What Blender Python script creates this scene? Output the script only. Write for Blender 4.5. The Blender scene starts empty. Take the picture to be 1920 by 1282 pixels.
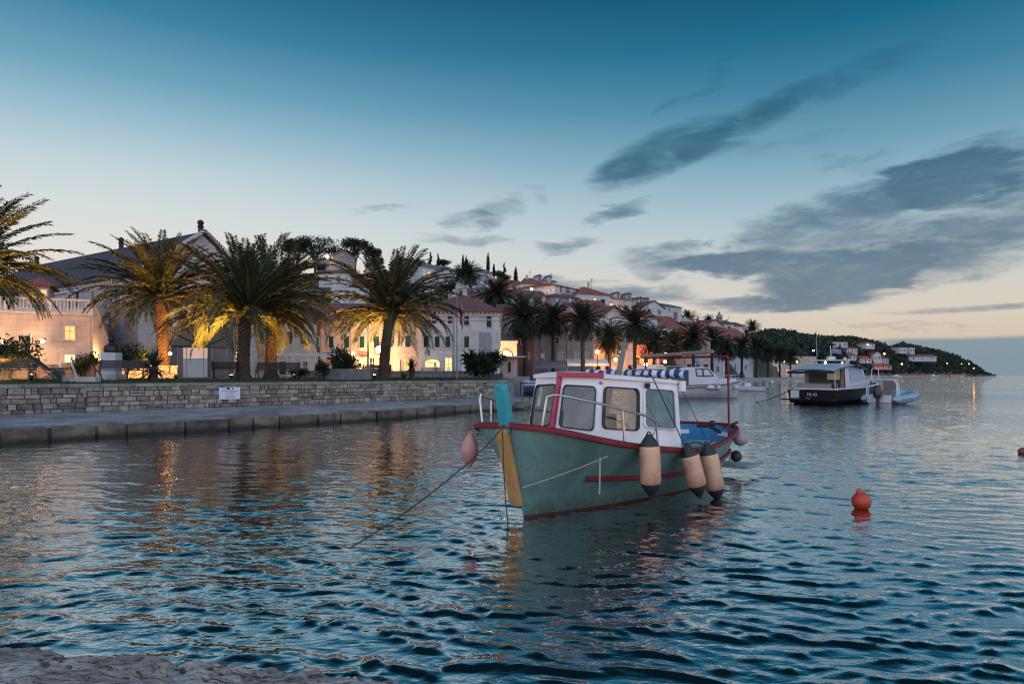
import bpy, math, random
import numpy as np
from mathutils import Matrix, Vector
R = math.radians
PI = math.pi
sc = bpy.context.scene
col = sc.collection
F = 1280.0            # focal length in photo pixels
HOR = 702.0           # horizon row in the photo
CAMZ = 2.0
# ------------------------------------------------------------------ camera
cam = bpy.data.cameras.new('camera')
cam.lens = 24.0; cam.sensor_width = 36.0; cam.shift_y = 61.0/1920.0
cam.clip_start = 0.05; cam.clip_end = 30000
cob = bpy.data.objects.new('camera', cam); col.objects.link(cob)
cob.location = (0, 0, CAMZ); cob.rotation_euler = (R(90), 0, 0)
sc.camera = cob
sc.view_settings.view_transform = 'Standard'; sc.view_settings.look = 'None'
sc.view_settings.exposure = 0.0; sc.view_settings.gamma = 1.0
sc.cycles.use_denoising = True; sc.cycles.denoising_prefilter = 'NONE'; sc.cycles.filter_width = 1.15
sc.cycles.max_bounces = 6; sc.cycles.diffuse_bounces = 3; sc.cycles.glossy_bounces = 3
sc.cycles.sample_clamp_indirect = 4.0; sc.cycles.sample_clamp_direct = 0
sc.cycles.caustics_reflective = False; sc.cycles.caustics_refractive = False

def s2l(r, g=None, b=None):
    if g is None: r, g, b = r
    f = lambda c: (c/255/12.92 if c/255 <= .04045 else ((c/255+.055)/1.055)**2.4)
    return (f(r), f(g), f(b), 1.0)

# ------------------------------------------------------------------ node expression helper
class NT:
    def __init__(s, tree): s.t = tree; s.n = tree.nodes; s.l = tree.links
    def new(s, typ, **kw):
        n = s.n.new(typ)
        for k, v in kw.items(): setattr(n, k, v)
        return n
    def put(s, sock, v):
        if hasattr(v, 'is_linked') or isinstance(v, bpy.types.NodeSocket): s.l.new(v, sock)
        else: sock.default_value = v
    def math(s, op, a, b=0.0, c=None, clamp=False):
        n = s.new('ShaderNodeMath', operation=op); n.use_clamp = clamp
        s.put(n.inputs[0], a); s.put(n.inputs[1], b)
        if c is not None: s.put(n.inputs[2], c)
        return n.outputs[0]
    def mix(s, f, a, b, typ='RGBA', blend='MIX'):
        n = s.new('ShaderNodeMix', data_type=typ)
        if typ == 'RGBA': n.blend_type = blend
        i = {'RGBA': (6, 7, 2), 'FLOAT': (2, 3, 0)}[typ]
        s.put(n.inputs[0], f); s.put(n.inputs[i[0]], a); s.put(n.inputs[i[1]], b)
        return n.outputs[i[2]]
    def ramp(s, f, stops, interp='LINEAR'):
        n = s.new('ShaderNodeValToRGB'); e = n.color_ramp.elements; n.color_ramp.interpolation = interp
        while len(e) < len(stops): e.new(0.5)
        for k, (p, c) in enumerate(sorted(stops, key=lambda q: q[0])): e[k].position = p; e[k].color = c
        s.put(n.inputs[0], f); return n.outputs[0]
    def noise(s, vec, scale, detail=4, rough=.55, dist=0.0, out='Fac'):
        n = s.new('ShaderNodeTexNoise'); s.put(n.inputs['Vector'], vec)
        n.inputs['Scale'].default_value = scale; n.inputs['Detail'].default_value = detail
        n.inputs['Roughness'].default_value = rough; n.inputs['Distortion'].default_value = dist
        return n.outputs[out]
    def maprange(s, v, a, b, c=0.0, d=1.0, smooth=True):
        n = s.new('ShaderNodeMapRange'); n.interpolation_type = 'SMOOTHSTEP' if smooth else 'LINEAR'
        s.put(n.inputs[0], v)
        for k, q in zip((1, 2, 3, 4), (a, b, c, d)): n.inputs[k].default_value = q
        return n.outputs[0]
    def mapping(s, vec, loc=(0, 0, 0), rot=(0, 0, 0), scale=(1, 1, 1), typ='POINT'):
        n = s.new('ShaderNodeMapping', vector_type=typ); s.put(n.inputs[0], vec)
        n.inputs['Location'].default_value = loc; n.inputs['Rotation'].default_value = rot; n.inputs['Scale'].default_value = scale
        return n.outputs[0]

# ------------------------------------------------------------------ world: dusk sky, sun already set (no sun lamp)
def build_world():
    w = bpy.data.worlds.new('World'); sc.world = w; w.use_nodes = True
    t = NT(w.node_tree); w.node_tree.nodes.clear()
    tc = t.new('ShaderNodeTexCoord')
    sep = t.new('ShaderNodeSeparateXYZ'); t.l.new(tc.outputs['Generated'], sep.inputs[0])
    x, y, z = sep.outputs
    az = t.math('ARCTAN2', x, y); el = t.math('ARCSINE', z)
    eld = t.math('DIVIDE', el, R(45.0), clamp=True)          # 0..45 degrees
    S = lambda deg, c: (min(deg/45.0, 1.0), s2l(c))
    left = t.ramp(eld, [S(0, (224, 206, 188)), S(5, (228, 216, 204)), S(9, (225, 223, 217)), S(12, (214, 221, 221)), S(15, (193, 211, 217)), S(18, (155, 190, 206)), S(21, (112, 164, 189)), S(25, (62, 130, 162)), S(29, (40, 100, 130)), S(37, (20, 48, 61)), S(45, (13, 30, 39))])
    right = t.ramp(eld, [S(0, (170, 164, 164)), S(2.5, (214, 195, 174)), S(4.5, (217, 206, 190)), S(7, (208, 207, 198)), S(10, (188, 203, 207)), S(13, (158, 188, 203)), S(17, (112, 160, 184)), S(21, (66, 130, 160)), S(25, (28, 105, 139)), S(29, (18, 84, 114)), S(37, (14, 43, 56)), S(45, (10, 27, 35))])
    f = t.maprange(az, R(-34), R(32))
    sky = t.mix(f, left, right)
    # clouds, laid out by azimuth and elevation
    cmb = t.new('ShaderNodeCombineXYZ'); t.l.new(az, cmb.inputs[0]); t.l.new(el, cmb.inputs[1])
    v0 = cmb.outputs[0]
    slant = t.mapping(v0, rot=(0, 0, R(-17)), scale=(1, 3.6, 1))
    nz = t.noise(slant, 9.0, 5, .55, 0.3, 'Color')
    vs = t.new('ShaderNodeVectorMath', operation='SUBTRACT'); t.l.new(nz, vs.inputs[0]); vs.inputs[1].default_value = (.5, .5, .5)
    vm = t.new('ShaderNodeVectorMath', operation='SCALE'); t.l.new(vs.outputs[0], vm.inputs[0]); vm.inputs['Scale'].default_value = .085
    va = t.new('ShaderNodeVectorMath', operation='ADD'); t.l.new(v0, va.inputs[0]); t.l.new(vm.outputs[0], va.inputs[1])
    wv = va.outputs[0]
    blobs = [  # px, py, half length, half width (photo px), slant deg, strength, warped?
        (1232, 292, 150, 44, 19, 1.25, 0), (1160, 318, 60, 22, 12, .5, 0), (1390, 236, 150, 34, 24, .62, 0), (1560, 160, 240, 34, 15, .55, 0),
        (1300, 172, 130, 15, 27, .42, 1), (1600, 395, 380, 62, 17, 1.0, 1), (1830, 335, 220, 50, -4, 1.05, 1),
        (1740, 470, 400, 70, 11, 1.15, 1), (1330, 492, 190, 34, -4, 1.05, 1), (1560, 520, 190, 40, 8, 1.0, 1), (1150, 545, 190, 34, -6, 1.0, 1),
        (1420, 575, 140, 20, 3, 1.1, 1), (905, 402, 95, 28, 10, .8, 1), (1152, 402, 72, 24, 8, .95, 1),
        (1062, 452, 62, 18, 0, .8, 1), (870, 456, 105, 17, 2, .66, 1), (730, 390, 75, 10, 8, .5, 1),
        (1830, 578, 240, 8, 1, .85, 0), (1600, 300, 100, 24, 8, .42, 1), (1460, 275, 160, 20, 6, .3, 1), (1000, 360, 60, 12, -30, .3, 1), (1700, 612, 240, 6, 0, .35, 1)]
    dens = None
    for (px, py, a, b, ang, st, wp) in blobs:
        dx = (px-960)/F; a0 = math.atan(dx); e0 = math.atan((HOR-py)/F/math.hypot(1, dx))
        ka = 1/(F*(1+dx*dx)); kb = 1/(F*math.sqrt(1+dx*dx))
        mp = t.mapping(wv if wp else v0, loc=(a0, e0, 0), rot=(0, 0, R(ang)), scale=(a*ka*1.08, b*kb*1.08, 1), typ='TEXTURE')
        d = t.new('ShaderNodeVectorMath', operation='DOT_PRODUCT'); t.l.new(mp, d.inputs[0]); t.l.new(mp, d.inputs[1])
        q = t.math('MULTIPLY_ADD', d.outputs['Value'], -st, st, clamp=True)
        dens = q if dens is None else t.math('ADD', dens, q)
    dens = t.math('MINIMUM', dens, 1.25)
    st2 = t.mapping(v0, rot=(0, 0, R(-15)), scale=(1, 3.6, 1))
    n1 = t.noise(st2, 17.0, 10, .64, .5)
    n2 = t.noise(st2, 6.0, 3, .5)
    nn = t.math('MULTIPLY_ADD', n1, 1.5, -.74)
    m = t.math('ADD', dens, nn)
    m = t.maprange(m, .0, 1.3)
    m = t.math('MULTIPLY', m, t.maprange(dens, 0.0, .4))
    m = t.math('MULTIPLY', m, .84)
    ccol = t.ramp(eld, [S(0, (112, 128, 146)), S(6, (78, 112, 137)), S(11, (58, 98, 125)), S(17, (44, 92, 116)), S(24, (18, 86, 118)), S(32, (10, 72, 104))])
    lite = t.ramp(eld, [S(0, (165, 170, 178)), S(8, (128, 152, 168)), S(16, (96, 146, 170)), S(30, (40, 110, 145))])
    cc = t.mix(t.maprange(n1, .52, .8, 0, .6), ccol, lite)
    cc = t.mix(t.maprange(n2, .4, .75, 0, .25), cc, lite)
    sky = t.mix(m, sky, cc)
    # low blue-grey bank on the sea horizon to the right
    hb = t.math('ADD', el, t.math('MULTIPLY', n2, .006))
    band = t.math('MULTIPLY', t.maprange(hb, R(2.95), R(2.55)), t.maprange(az, R(25.5), R(30)))
    band = t.math('MULTIPLY', band, .9)
    sky = t.mix(band, sky, s2l(124, 149, 164))
    # behind the viewer the sky is still open and pale (that is what lights the facades)
    back = t.maprange(t.math('ABSOLUTE', az), R(62), R(120))
    backc = t.ramp(eld, [S(0, (206, 196, 200)), S(15, (204, 206, 220)), S(30, (164, 187, 214)), S(45, (120, 152, 186))])
    bs = t.new('ShaderNodeVectorMath', operation='SCALE'); t.l.new(backc, bs.inputs[0]); bs.inputs['Scale'].default_value = 2.35
    sky = t.mix(back, sky, bs.outputs[0])
    bg = t.new('ShaderNodeBackground'); t.l.new(sky, bg.inputs[0]); bg.inputs[1].default_value = 1.0
    out = t.new('ShaderNodeOutputWorld'); t.l.new(bg.outputs[0], out.inputs[0])
    w.cycles.sampling_method = 'MANUAL'; w.cycles.sample_map_resolution = 1024
build_world()

# ------------------------------------------------------------------ helpers
def P(px, py, Y):
    """World point seen at photo pixel (px, py) if it stands Y metres out."""
    return Vector(((px-960)/F*Y, Y, CAMZ+(HOR-py)/F*Y))
def PX(px, Y): return (px-960)/F*Y
def PZ(py, Y): return CAMZ+(HOR-py)/F*Y

def tag(o, label=None, cat=None, group=None, kind=None):
    for k, v in (('label', label), ('category', cat), ('group', group), ('kind', kind)):
        if v: o[k] = v
    return o
def thing(name, label, cat, loc=(0, 0, 0), rz=0.0, group=None):
    o = bpy.data.objects.new(name, None); col.objects.link(o)
    o.location = loc; o.rotation_euler = (0, 0, rz); o.empty_display_size = .3
    return tag(o, label, cat, group)
def children(o): return [c for c in bpy.data.objects if c.parent == o]
def dup(root, loc, rz=None, label=None, scale=None):
    r = root.copy(); col.objects.link(r); r.location = loc
    if rz is not None: r.rotation_euler = (0, 0, rz)
    if scale: r.scale = (scale,)*3 if not isinstance(scale, tuple) else scale
    if label: r['label'] = label
    for ch in children(root):
        c = ch.copy(); col.objects.link(c); c.parent = r
        for g in children(ch):
            d = g.copy(); col.objects.link(d); d.parent = c
    return r

class MB:
    """Collects shapes; build() links them as one mesh object."""
    def __init__(s): s.v = []; s.f = []; s.mi = []; s.cur = 0; s.m = None
    def add(s, vs, fs):
        b = len(s.v)
        for p in vs:
            p = Vector(p); s.v.append(tuple(s.m @ p) if s.m else tuple(p))
        for f in fs: s.f.append([b+i for i in f]); s.mi.append(s.cur)
        return s
    def box(s, c, size, rz=0.0, taper=1.0):
        hx, hy, hz = size[0]/2, size[1]/2, size[2]/2; ca, sa = math.cos(rz), math.sin(rz); vs = []
        for dz in (-1, 1):
            k = taper if dz > 0 else 1
            for dx, dy in ((-1, -1), (1, -1), (1, 1), (-1, 1)):
                x, y = dx*hx*k, dy*hy*k
                vs.append((c[0]+x*ca-y*sa, c[1]+x*sa+y*ca, c[2]+dz*hz))
        return s.add(vs, [(3, 2, 1, 0), (4, 5, 6, 7), (0, 1, 5, 4), (1, 2, 6, 5), (2, 3, 7, 6), (3, 0, 4, 7)])
    def bar(s, a, b, w, h=None, up=(0, 0, 1)):
        a, b = Vector(a), Vector(b); h = h or w; d = (b-a).normalized(); u = Vector(up)
        if abs(d.dot(u)) > .98: u = Vector((1, 0, 0))
        r = d.cross(u).normalized(); u = r.cross(d); vs = []
        for p in (a, b):
            for i, j in ((-1, -1), (1, -1), (1, 1), (-1, 1)): vs.append(p+r*(i*w/2)+u*(j*h/2))
        return s.add(vs, [(3, 2, 1, 0), (4, 5, 6, 7), (0, 1, 5, 4), (1, 2, 6, 5), (2, 3, 7, 6), (3, 0, 4, 7)])
    def tube(s, pts, r, n=8, cap=True):
        pts = [Vector(p) for p in pts]; N = len(pts); rs = r if isinstance(r, (list, tuple)) else [r]*N
        d0 = (pts[1]-pts[0]).normalized(); u = Vector((0, 0, 1)) if abs(d0.z) < .9 else Vector((1, 0, 0)); vs = []
        for i, p in enumerate(pts):
            d = (pts[min(i+1, N-1)]-pts[max(i-1, 0)]).normalized()
            a = d.cross(u)
            if a.length < 1e-5: a = d.cross(Vector((0, 1, 0)))
            a.normalize(); b = a.cross(d); u = b
            for k in range(n):
                q = 2*PI*k/n; vs.append(p+a*(rs[i]*math.cos(q))+b*(rs[i]*math.sin(q)))
        fs = [(i*n+k, i*n+(k+1) % n, (i+1)*n+(k+1) % n, (i+1)*n+k) for i in range(N-1) for k in range(n)]
        if cap: fs += [tuple(range(n))[::-1], tuple((N-1)*n+k for k in range(n))]
        return s.add(vs, fs)
    def lathe(s, prof, c=(0, 0, 0), n=16, axis=None):
        """prof: (radius, height) along z, or along the given axis from c."""
        c = Vector(c); M = Matrix.Identity(3)
        if axis is not None: M = Vector((0, 0, 1)).rotation_difference(Vector(axis)).to_matrix()
        vs = [c+M @ Vector((r*math.cos(2*PI*k/n), r*math.sin(2*PI*k/n), h)) for r, h in prof for k in range(n)]
        N = len(prof)
        fs = [(i*n+k, i*n+(k+1) % n, (i+1)*n+(k+1) % n, (i+1)*n+k) for i in range(N-1) for k in range(n)]
        fs += [tuple(range(n))[::-1], tuple((N-1)*n+k for k in range(n))]
        return s.add(vs, fs)
    def ball(s, c, r, n=12, sq=(1, 1, 1)):
        vs, fs = [], []; m = n//2
        for i in range(m+1):
            th = PI*i/m
            for k in range(n):
                ph = 2*PI*k/n; vs.append((c[0]+r*sq[0]*math.sin(th)*math.cos(ph), c[1]+r*sq[1]*math.sin(th)*math.sin(ph), c[2]+r*sq[2]*math.cos(th)))
        for i in range(m):
            for k in range(n): fs.append((i*n+k, (i+1)*n+k, (i+1)*n+(k+1) % n, i*n+(k+1) % n))
        return s.add(vs, fs)
    def prism(s, poly, z0, z1, top=True, bottom=True):
        n = len(poly); vs = [(p[0], p[1], z0) for p in poly]+[(p[0], p[1], z1 if len(p) < 3 else p[2]) for p in poly]
        fs = [(i, (i+1) % n, n+(i+1) % n, n+i) for i in range(n)]
        if top: fs.append(tuple(range(n, 2*n)))
        if bottom: fs.append(tuple(range(n))[::-1])
        return s.add(vs, fs)
    def grid(s, pts, closed=False):
        n, m = len(pts), len(pts[0]); vs = [p for row in pts for p in row]
        fs = [(i*m+j, i*m+(j+1) % m, (i+1)*m+(j+1) % m, (i+1)*m+j) for i in range(n-1) for j in range(m if closed else m-1)]
        return s.add(vs, fs)
    def build(s, name, mats, parent=None, smooth=False, bevel=0.0):
        me = bpy.data.meshes.new(name); me.from_pydata(s.v, [], s.f)
        mats = mats if isinstance(mats, (list, tuple)) else [mats]
        for m in mats: me.materials.append(m)
        me.polygons.foreach_set('material_index', s.mi)
        if smooth: me.polygons.foreach_set('use_smooth', [True]*len(s.f))
        me.update()
        o = bpy.data.objects.new(name, me); col.objects.link(o)
        if parent: o.parent = parent
        if bevel:
            b = o.modifiers.new('bevel', 'BEVEL'); b.width = bevel; b.segments = 2; b.limit_method = 'ANGLE'
        if smooth and smooth != 'all':
            try: me.set_sharp_from_angle(angle=R(38))
            except Exception: pass
        return o

def mesh_np(name, V, Fa, mats, parent=None, mi=None, smooth=False):
    """Fast mesh from numpy arrays; faces all of one size."""
    V = np.ascontiguousarray(V, dtype=np.float32); Fa = np.ascontiguousarray(Fa, dtype=np.int32)
    me = bpy.data.meshes.new(name); k = Fa.shape[1]
    me.vertices.add(len(V)); me.vertices.foreach_set('co', V.ravel())
    me.loops.add(Fa.size); me.loops.foreach_set('vertex_index', Fa.ravel())
    me.polygons.add(len(Fa)); me.polygons.foreach_set('loop_start', np.arange(0, Fa.size, k, dtype=np.int32))
    try: me.polygons.foreach_set('loop_total', np.full(len(Fa), k, dtype=np.int32))
    except Exception: pass
    for m in (mats if isinstance(mats, (list, tuple)) else [mats]): me.materials.append(m)
    if mi is not None: me.polygons.foreach_set('material_index', np.asarray(mi, dtype=np.int32))
    if smooth: me.polygons.foreach_set('use_smooth', np.ones(len(Fa), dtype=bool))
    me.update(calc_edges=True)
    o = bpy.data.objects.new(name, me); col.objects.link(o)
    if parent: o.parent = parent
    return o

def vnoise(x, y, seed=0):
    """Smooth lattice noise in 0..1."""
    x = np.asarray(x, float); y = np.asarray(y, float)
    xi = np.floor(x).astype(np.int64); yi = np.floor(y).astype(np.int64); fx = x-xi; fy = y-yi
    fx = fx*fx*(3-2*fx); fy = fy*fy*(3-2*fy)
    def h(a, b):
        n = (a*374761393+b*668265263+seed*1442695041) & 0x7fffffff
        n = ((n ^ (n >> 13))*1274126177) & 0x7fffffff
        return ((n ^ (n >> 16)) & 0xffff)/65535.0
    return (h(xi, yi)*(1-fx)+h(xi+1, yi)*fx)*(1-fy)+(h(xi, yi+1)*(1-fx)+h(xi+1, yi+1)*fx)*fy
def fbm(x, y, seed=0, o=4):
    a, s, t = .5, 0, 0
    for k in range(o): s = s+a*vnoise(x*2**k, y*2**k, seed+k*17); t += a; a *= .5
    return s/t
def ipl(x, tbl):
    return float(np.interp(x, [a for a, b in tbl], [b for a, b in tbl]))

# ------------------------------------------------------------------ materials
def mat(name, c1, c2=None, scale=3.0, rough=.75, bump=0.0, bscale=None, metal=0.0, spec=.5, emit=None, es=0.0, coat=0.0, detail=5, island=0.0, stretch=None):
    m = bpy.data.materials.new(name); m.use_nodes = True; t = NT(m.node_tree); t.n.clear()
    b = t.new('ShaderNodeBsdfPrincipled'); o = t.new('ShaderNodeOutputMaterial'); t.l.new(b.outputs[0], o.inputs[0])
    tc = t.new('ShaderNodeTexCoord'); vec = tc.outputs['Object']
    if stretch: vec = t.mapping(vec, scale=stretch)
    c1 = tuple(c1)+(1,) if len(c1) == 3 else c1
    base = None
    if c2 is not None:
        c2 = tuple(c2)+(1,) if len(c2) == 3 else c2
        fac = t.maprange(t.noise(vec, scale, detail, .6), .3, .7)
        base = t.mix(fac, c1, c2)
    if island:
        g = t.new('ShaderNodeNewGeometry')
        v = t.math('MULTIPLY_ADD', g.outputs['Random Per Island'], island*2, 1-island)
        hsv = t.new('ShaderNodeHueSaturation'); t.l.new(v, hsv.inputs['Value'])
        hh = t.math('MULTIPLY_ADD', g.outputs['Random Per Island'], .06, .47); t.l.new(hh, hsv.inputs['Hue'])
        t.put(hsv.inputs['Color'], base if base is not None else c1); base = hsv.outputs[0]
    t.put(b.inputs['Base Color'], base if base is not None else c1)
    b.inputs['Roughness'].default_value = rough; b.inputs['Metallic'].default_value = metal
    b.inputs['Specular IOR Level'].default_value = spec; b.inputs['Coat Weight'].default_value = coat
    if bump:
        bn = t.new('ShaderNodeBump'); bn.inputs['Strength'].default_value = min(1, bump); bn.inputs['Distance'].default_value = .03*max(1, bump)
        t.l.new(t.noise(vec, bscale or scale*4, 5, .6), bn.inputs['Height']); t.l.new(bn.outputs[0], b.inputs['Normal'])
    if emit:
        b.inputs['Emission Color'].default_value = tuple(emit)+(1,); b.inputs['Emission Strength'].default_value = es
    return m

def stone_mat(name, c1, c2, mortar, row=.32, width=.75, soft=.5, stain=.35):
    """Coursed masonry: brick courses on the vertical faces of the object, weather stains over them."""
    m = bpy.data.materials.new(name); m.use_nodes = True; t = NT(m.node_tree); t.n.clear()
    b = t.new('ShaderNodeBsdfPrincipled'); o = t.new('ShaderNodeOutputMaterial'); t.l.new(b.outputs[0], o.inputs[0])
    tc = t.new('ShaderNodeTexCoord'); sp = t.new('ShaderNodeSeparateXYZ'); t.l.new(tc.outputs['Object'], sp.inputs[0])
    cb = t.new('ShaderNodeCombineXYZ'); t.l.new(t.math('ADD', sp.outputs[0], sp.outputs[1]), cb.inputs[0]); t.l.new(sp.outputs[2], cb.inputs[1])
    br = t.new('ShaderNodeTexBrick'); t.l.new(cb.outputs[0], br.inputs['Vector'])
    br.inputs['Color1'].default_value = tuple(c1)+(1,); br.inputs['Color2'].default_value = tuple(c2)+(1,); br.inputs['Mortar'].default_value = tuple(mortar)+(1,)
    br.inputs['Scale'].default_value = 1.0; br.inputs['Mortar Size'].default_value = .014; br.inputs['Mortar Smooth'].default_value = soft
    br.inputs['Brick Width'].default_value = width; br.inputs['Row Height'].default_value = row; br.offset = .43; br.squash = .8; br.squash_frequency = 3
    n1 = t.noise(tc.outputs['Object'], .7, 6, .65); n2 = t.noise(t.mapping(tc.outputs['Object'], scale=(3, 3, .5)), 1.2, 4, .6)
    c = t.mix(t.maprange(n1, .35, .75, 0, stain), br.outputs[0], tuple(x*.5 for x in c1)+(1,))
    c = t.mix(t.maprange(n2, .5, .8, 0, stain), c, tuple(x*.42 for x in c2)+(1,))
    t.l.new(c, b.inputs['Base Color']); b.inputs['Roughness'].default_value = .88
    bn = t.new('ShaderNodeBump'); bn.inputs['Strength'].default_value = .5; bn.inputs['Distance'].default_value = .03
    t.l.new(t.noise(tc.outputs['Object'], 9, 4), bn.inputs['Height']); t.l.new(bn.outputs[0], b.inputs['Normal'])
    return m

def tile_mat(name, c1, c2):
    m = bpy.data.materials.new(name); m.use_nodes = True; t = NT(m.node_tree); t.n.clear()
    b = t.new('ShaderNodeBsdfPrincipled'); o = t.new('ShaderNodeOutputMaterial'); t.l.new(b.outputs[0], o.inputs[0])
    tc = t.new('ShaderNodeTexCoord'); ob = tc.outputs['Object']
    w = t.new('ShaderNodeTexWave'); w.wave_type = 'BANDS'; w.bands_direction = 'X'; t.l.new(ob, w.inputs[0])
    w.inputs['Scale'].default_value = 1.3; w.inputs['Distortion'].default_value = .5; w.inputs['Detail'].default_value = 2
    n1 = t.noise(ob, .6, 6, .7); n2 = t.noise(t.mapping(ob, scale=(4, 1.2, 2)), 1.5, 3, .6)
    c = t.mix(t.maprange(n1, .3, .7), tuple(c1)+(1,), tuple(c2)+(1,))
    c = t.mix(t.maprange(n2, .45, .75, 0, .5), c, tuple(x*.45 for x in c1)+(1,))
    t.l.new(c, b.inputs['Base Color']); b.inputs['Roughness'].default_value = .85
    bn = t.new('ShaderNodeBump'); bn.inputs['Strength'].default_value = .8; bn.inputs['Distance'].default_value = .08
    t.l.new(t.math('ADD', w.outputs['Fac'], n2), bn.inputs['Height']); t.l.new(bn.outputs[0], b.inputs['Normal'])
    return m

WARM = (1.0, .56, .2)
M = dict(
    cream=stone_mat('cream_stone', (.5, .42, .36), (.4, .33, .28), (.24, .2, .17), .34, .8, .5, .5),
    pink=stone_mat('pinkish_plaster', (.5, .39, .34), (.42, .33, .29), (.28, .22, .19), .36, .8, .6, .55),
    plaster=stone_mat('weathered_plaster', (.5, .475, .455), (.44, .415, .40), (.34, .32, .31), .9, 1.7, .9, .75),
    white=stone_mat('white_plaster', (.46, .48, .51), (.40, .42, .45), (.34, .35, .38), 1.6, 3.0, .9, .5),
    grey=stone_mat('grey_stone', (.27, .25, .25), (.18, .17, .18), (.09, .085, .09), .3, .6, .4, .5),
    hall=stone_mat('pale_hall_stone', (.37, .355, .36), (.3, .285, .29), (.2, .19, .19), .36, .85, .5, .5),
    brownred=mat('brown_red_plaster', (.2, .09, .075), (.15, .075, .065), 1.2, .9),
    coral=mat('coral_and_lamplit_plaster', (.5, .28, .22), (.42, .24, .2), 1.2, .9),  # warm lamp glow put into the colour, for lit walls as well
    tile=tile_mat('red_roof_tiles', (.3, .085, .05), (.2, .06, .045)),
    tiledark=tile_mat('brown_roof_tiles', (.17, .075, .06), (.11, .055, .05)),
    slate=tile_mat('dark_hall_roof', (.05, .045, .06), (.036, .034, .047)),
    roofgrey=tile_mat('grey_roof', (.16, .15, .17), (.11, .1, .12)),
    trim=mat('pale_stone_trim', (.44, .42, .4), (.34, .32, .31), 3, .85),
    dark=mat('dark_window_glass', (.016, .02, .026), rough=.12, spec=.6),
    green=mat('green_shutter_paint', (.012, .045, .034), (.009, .032, .026), 4, .6),
    wood=mat('dark_weathered_wood', (.03, .022, .02), (.018, .014, .013), 9, .7, .3),
    iron=mat('black_iron', (.012, .012, .014), rough=.5, metal=.4),
    steel=mat('polished_steel', (.42, .41, .4), rough=.28, metal=1.0),
    galv=mat('dull_grey_metal', (.22, .23, .25), (.17, .18, .2), 4, .5, metal=.5),
    lit=mat('lit_window', (.8, .5, .2), emit=(1.0, .42, .10), es=1.0),
    litw=mat('lit_shop_window', (.8, .6, .3), (.75, .5, .22), 3, emit=(1.0, .58, .19), es=1.35),
    lityel=mat('lit_pale_window', (.8, .75, .5), emit=(1.0, .84, .5), es=.6),
    bulb=mat('lamp_globe', (1, .85, .6), emit=(1.0, .64, .26), es=14.0),
    bulbo=mat('sodium_globe', (1, .6, .3), emit=(1.0, .34, .07), es=14.0),
    bulby=mat('yellow_white_bulb', (1, .9, .6), emit=(1.0, .74, .33), es=14.0),
    canvas=mat('pale_canvas', (.66, .63, .6), (.56, .54, .52), 2.5, .9),
    frond=mat('palm_frond', (.05, .056, .024), (.028, .04, .018), 1.2, .6, spec=.25),
    rachis=mat('palm_rachis', (.14, .12, .05), (.1, .085, .035), 4, .6),
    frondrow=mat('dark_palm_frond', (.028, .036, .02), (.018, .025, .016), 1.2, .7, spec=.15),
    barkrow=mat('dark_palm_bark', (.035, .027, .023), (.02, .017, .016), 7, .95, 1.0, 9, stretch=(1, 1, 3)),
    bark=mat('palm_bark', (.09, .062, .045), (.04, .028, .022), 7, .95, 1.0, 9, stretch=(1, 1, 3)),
    leaf=mat('dark_leaves', (.022, .036, .018), (.012, .022, .014), 1.5, .75, spec=.2),
    pine=mat('pine_needles', (.018, .034, .022), (.01, .02, .016), .6, .85, spec=.15),
    silver=mat('silvery_leaves', (.12, .15, .12), (.08, .11, .09), 5, .8),
    soil=mat('dry_soil', (.09, .08, .06), (.05, .05, .04), .3, .95),
    concrete=mat('stained_concrete', (.16, .16, .17), (.1, .1, .11), 3, .9, .4),
)

# ================================================================== WATER
def water_material():
    m = bpy.data.materials.new('harbour_water'); m.use_nodes = True; t = NT(m.node_tree); t.n.clear()
    o = t.new('ShaderNodeOutputMaterial'); mx = t.new('ShaderNodeMixShader'); t.l.new(mx.outputs[0], o.inputs[0])
    df = t.new('ShaderNodeBsdfDiffuse'); df.inputs[0].default_value = (.003, .010, .013, 1)
    gl = t.new('ShaderNodeBsdfGlossy'); gl.inputs['Color'].default_value = (.97, .98, 1, 1); gl.inputs['Roughness'].default_value = .03
    t.l.new(df.outputs[0], mx.inputs[1]); t.l.new(gl.outputs[0], mx.inputs[2])
    lw = t.new('ShaderNodeLayerWeight'); lw.inputs['Blend'].default_value = .5
    t.l.new(t.math('MULTIPLY_ADD', t.math('POWER', lw.outputs['Facing'], 1.35), .96, .035), mx.inputs[0])
    tc = t.new('ShaderNodeTexCoord'); ob = tc.outputs['Object']
    a1 = t.noise(t.mapping(ob, rot=(0, 0, R(12)), scale=(1.0, 1.9, 1)), 1.3, 4, .55, .5)
    a2 = t.noise(t.mapping(ob, rot=(0, 0, R(-18)), scale=(1.0, 1.7, 1)), 5.5, 3, .5, .4)
    spw = t.new('ShaderNodeSeparateXYZ'); t.l.new(ob, spw.inputs[0])   # sheltered water inside the quay, more open further out
    patch = t.math('MULTIPLY', t.maprange(t.noise(t.mapping(ob, scale=(1, .5, 1)), .05, 3), .35, .65, .5, 1.0), t.maprange(spw.outputs[1], 8, 55, .5, 1.0))
    h = t.math('ADD', t.math('MULTIPLY', a1, .07), t.math('MULTIPLY', a2, .019))
    bn = t.new('ShaderNodeBump'); t.l.new(patch, bn.inputs['Strength']); bn.inputs['Distance'].default_value = 1.0
    t.l.new(h, bn.inputs['Height'])
    for q in (df, gl, lw): t.l.new(bn.outputs[0], q.inputs['Normal'])
    return m

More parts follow.
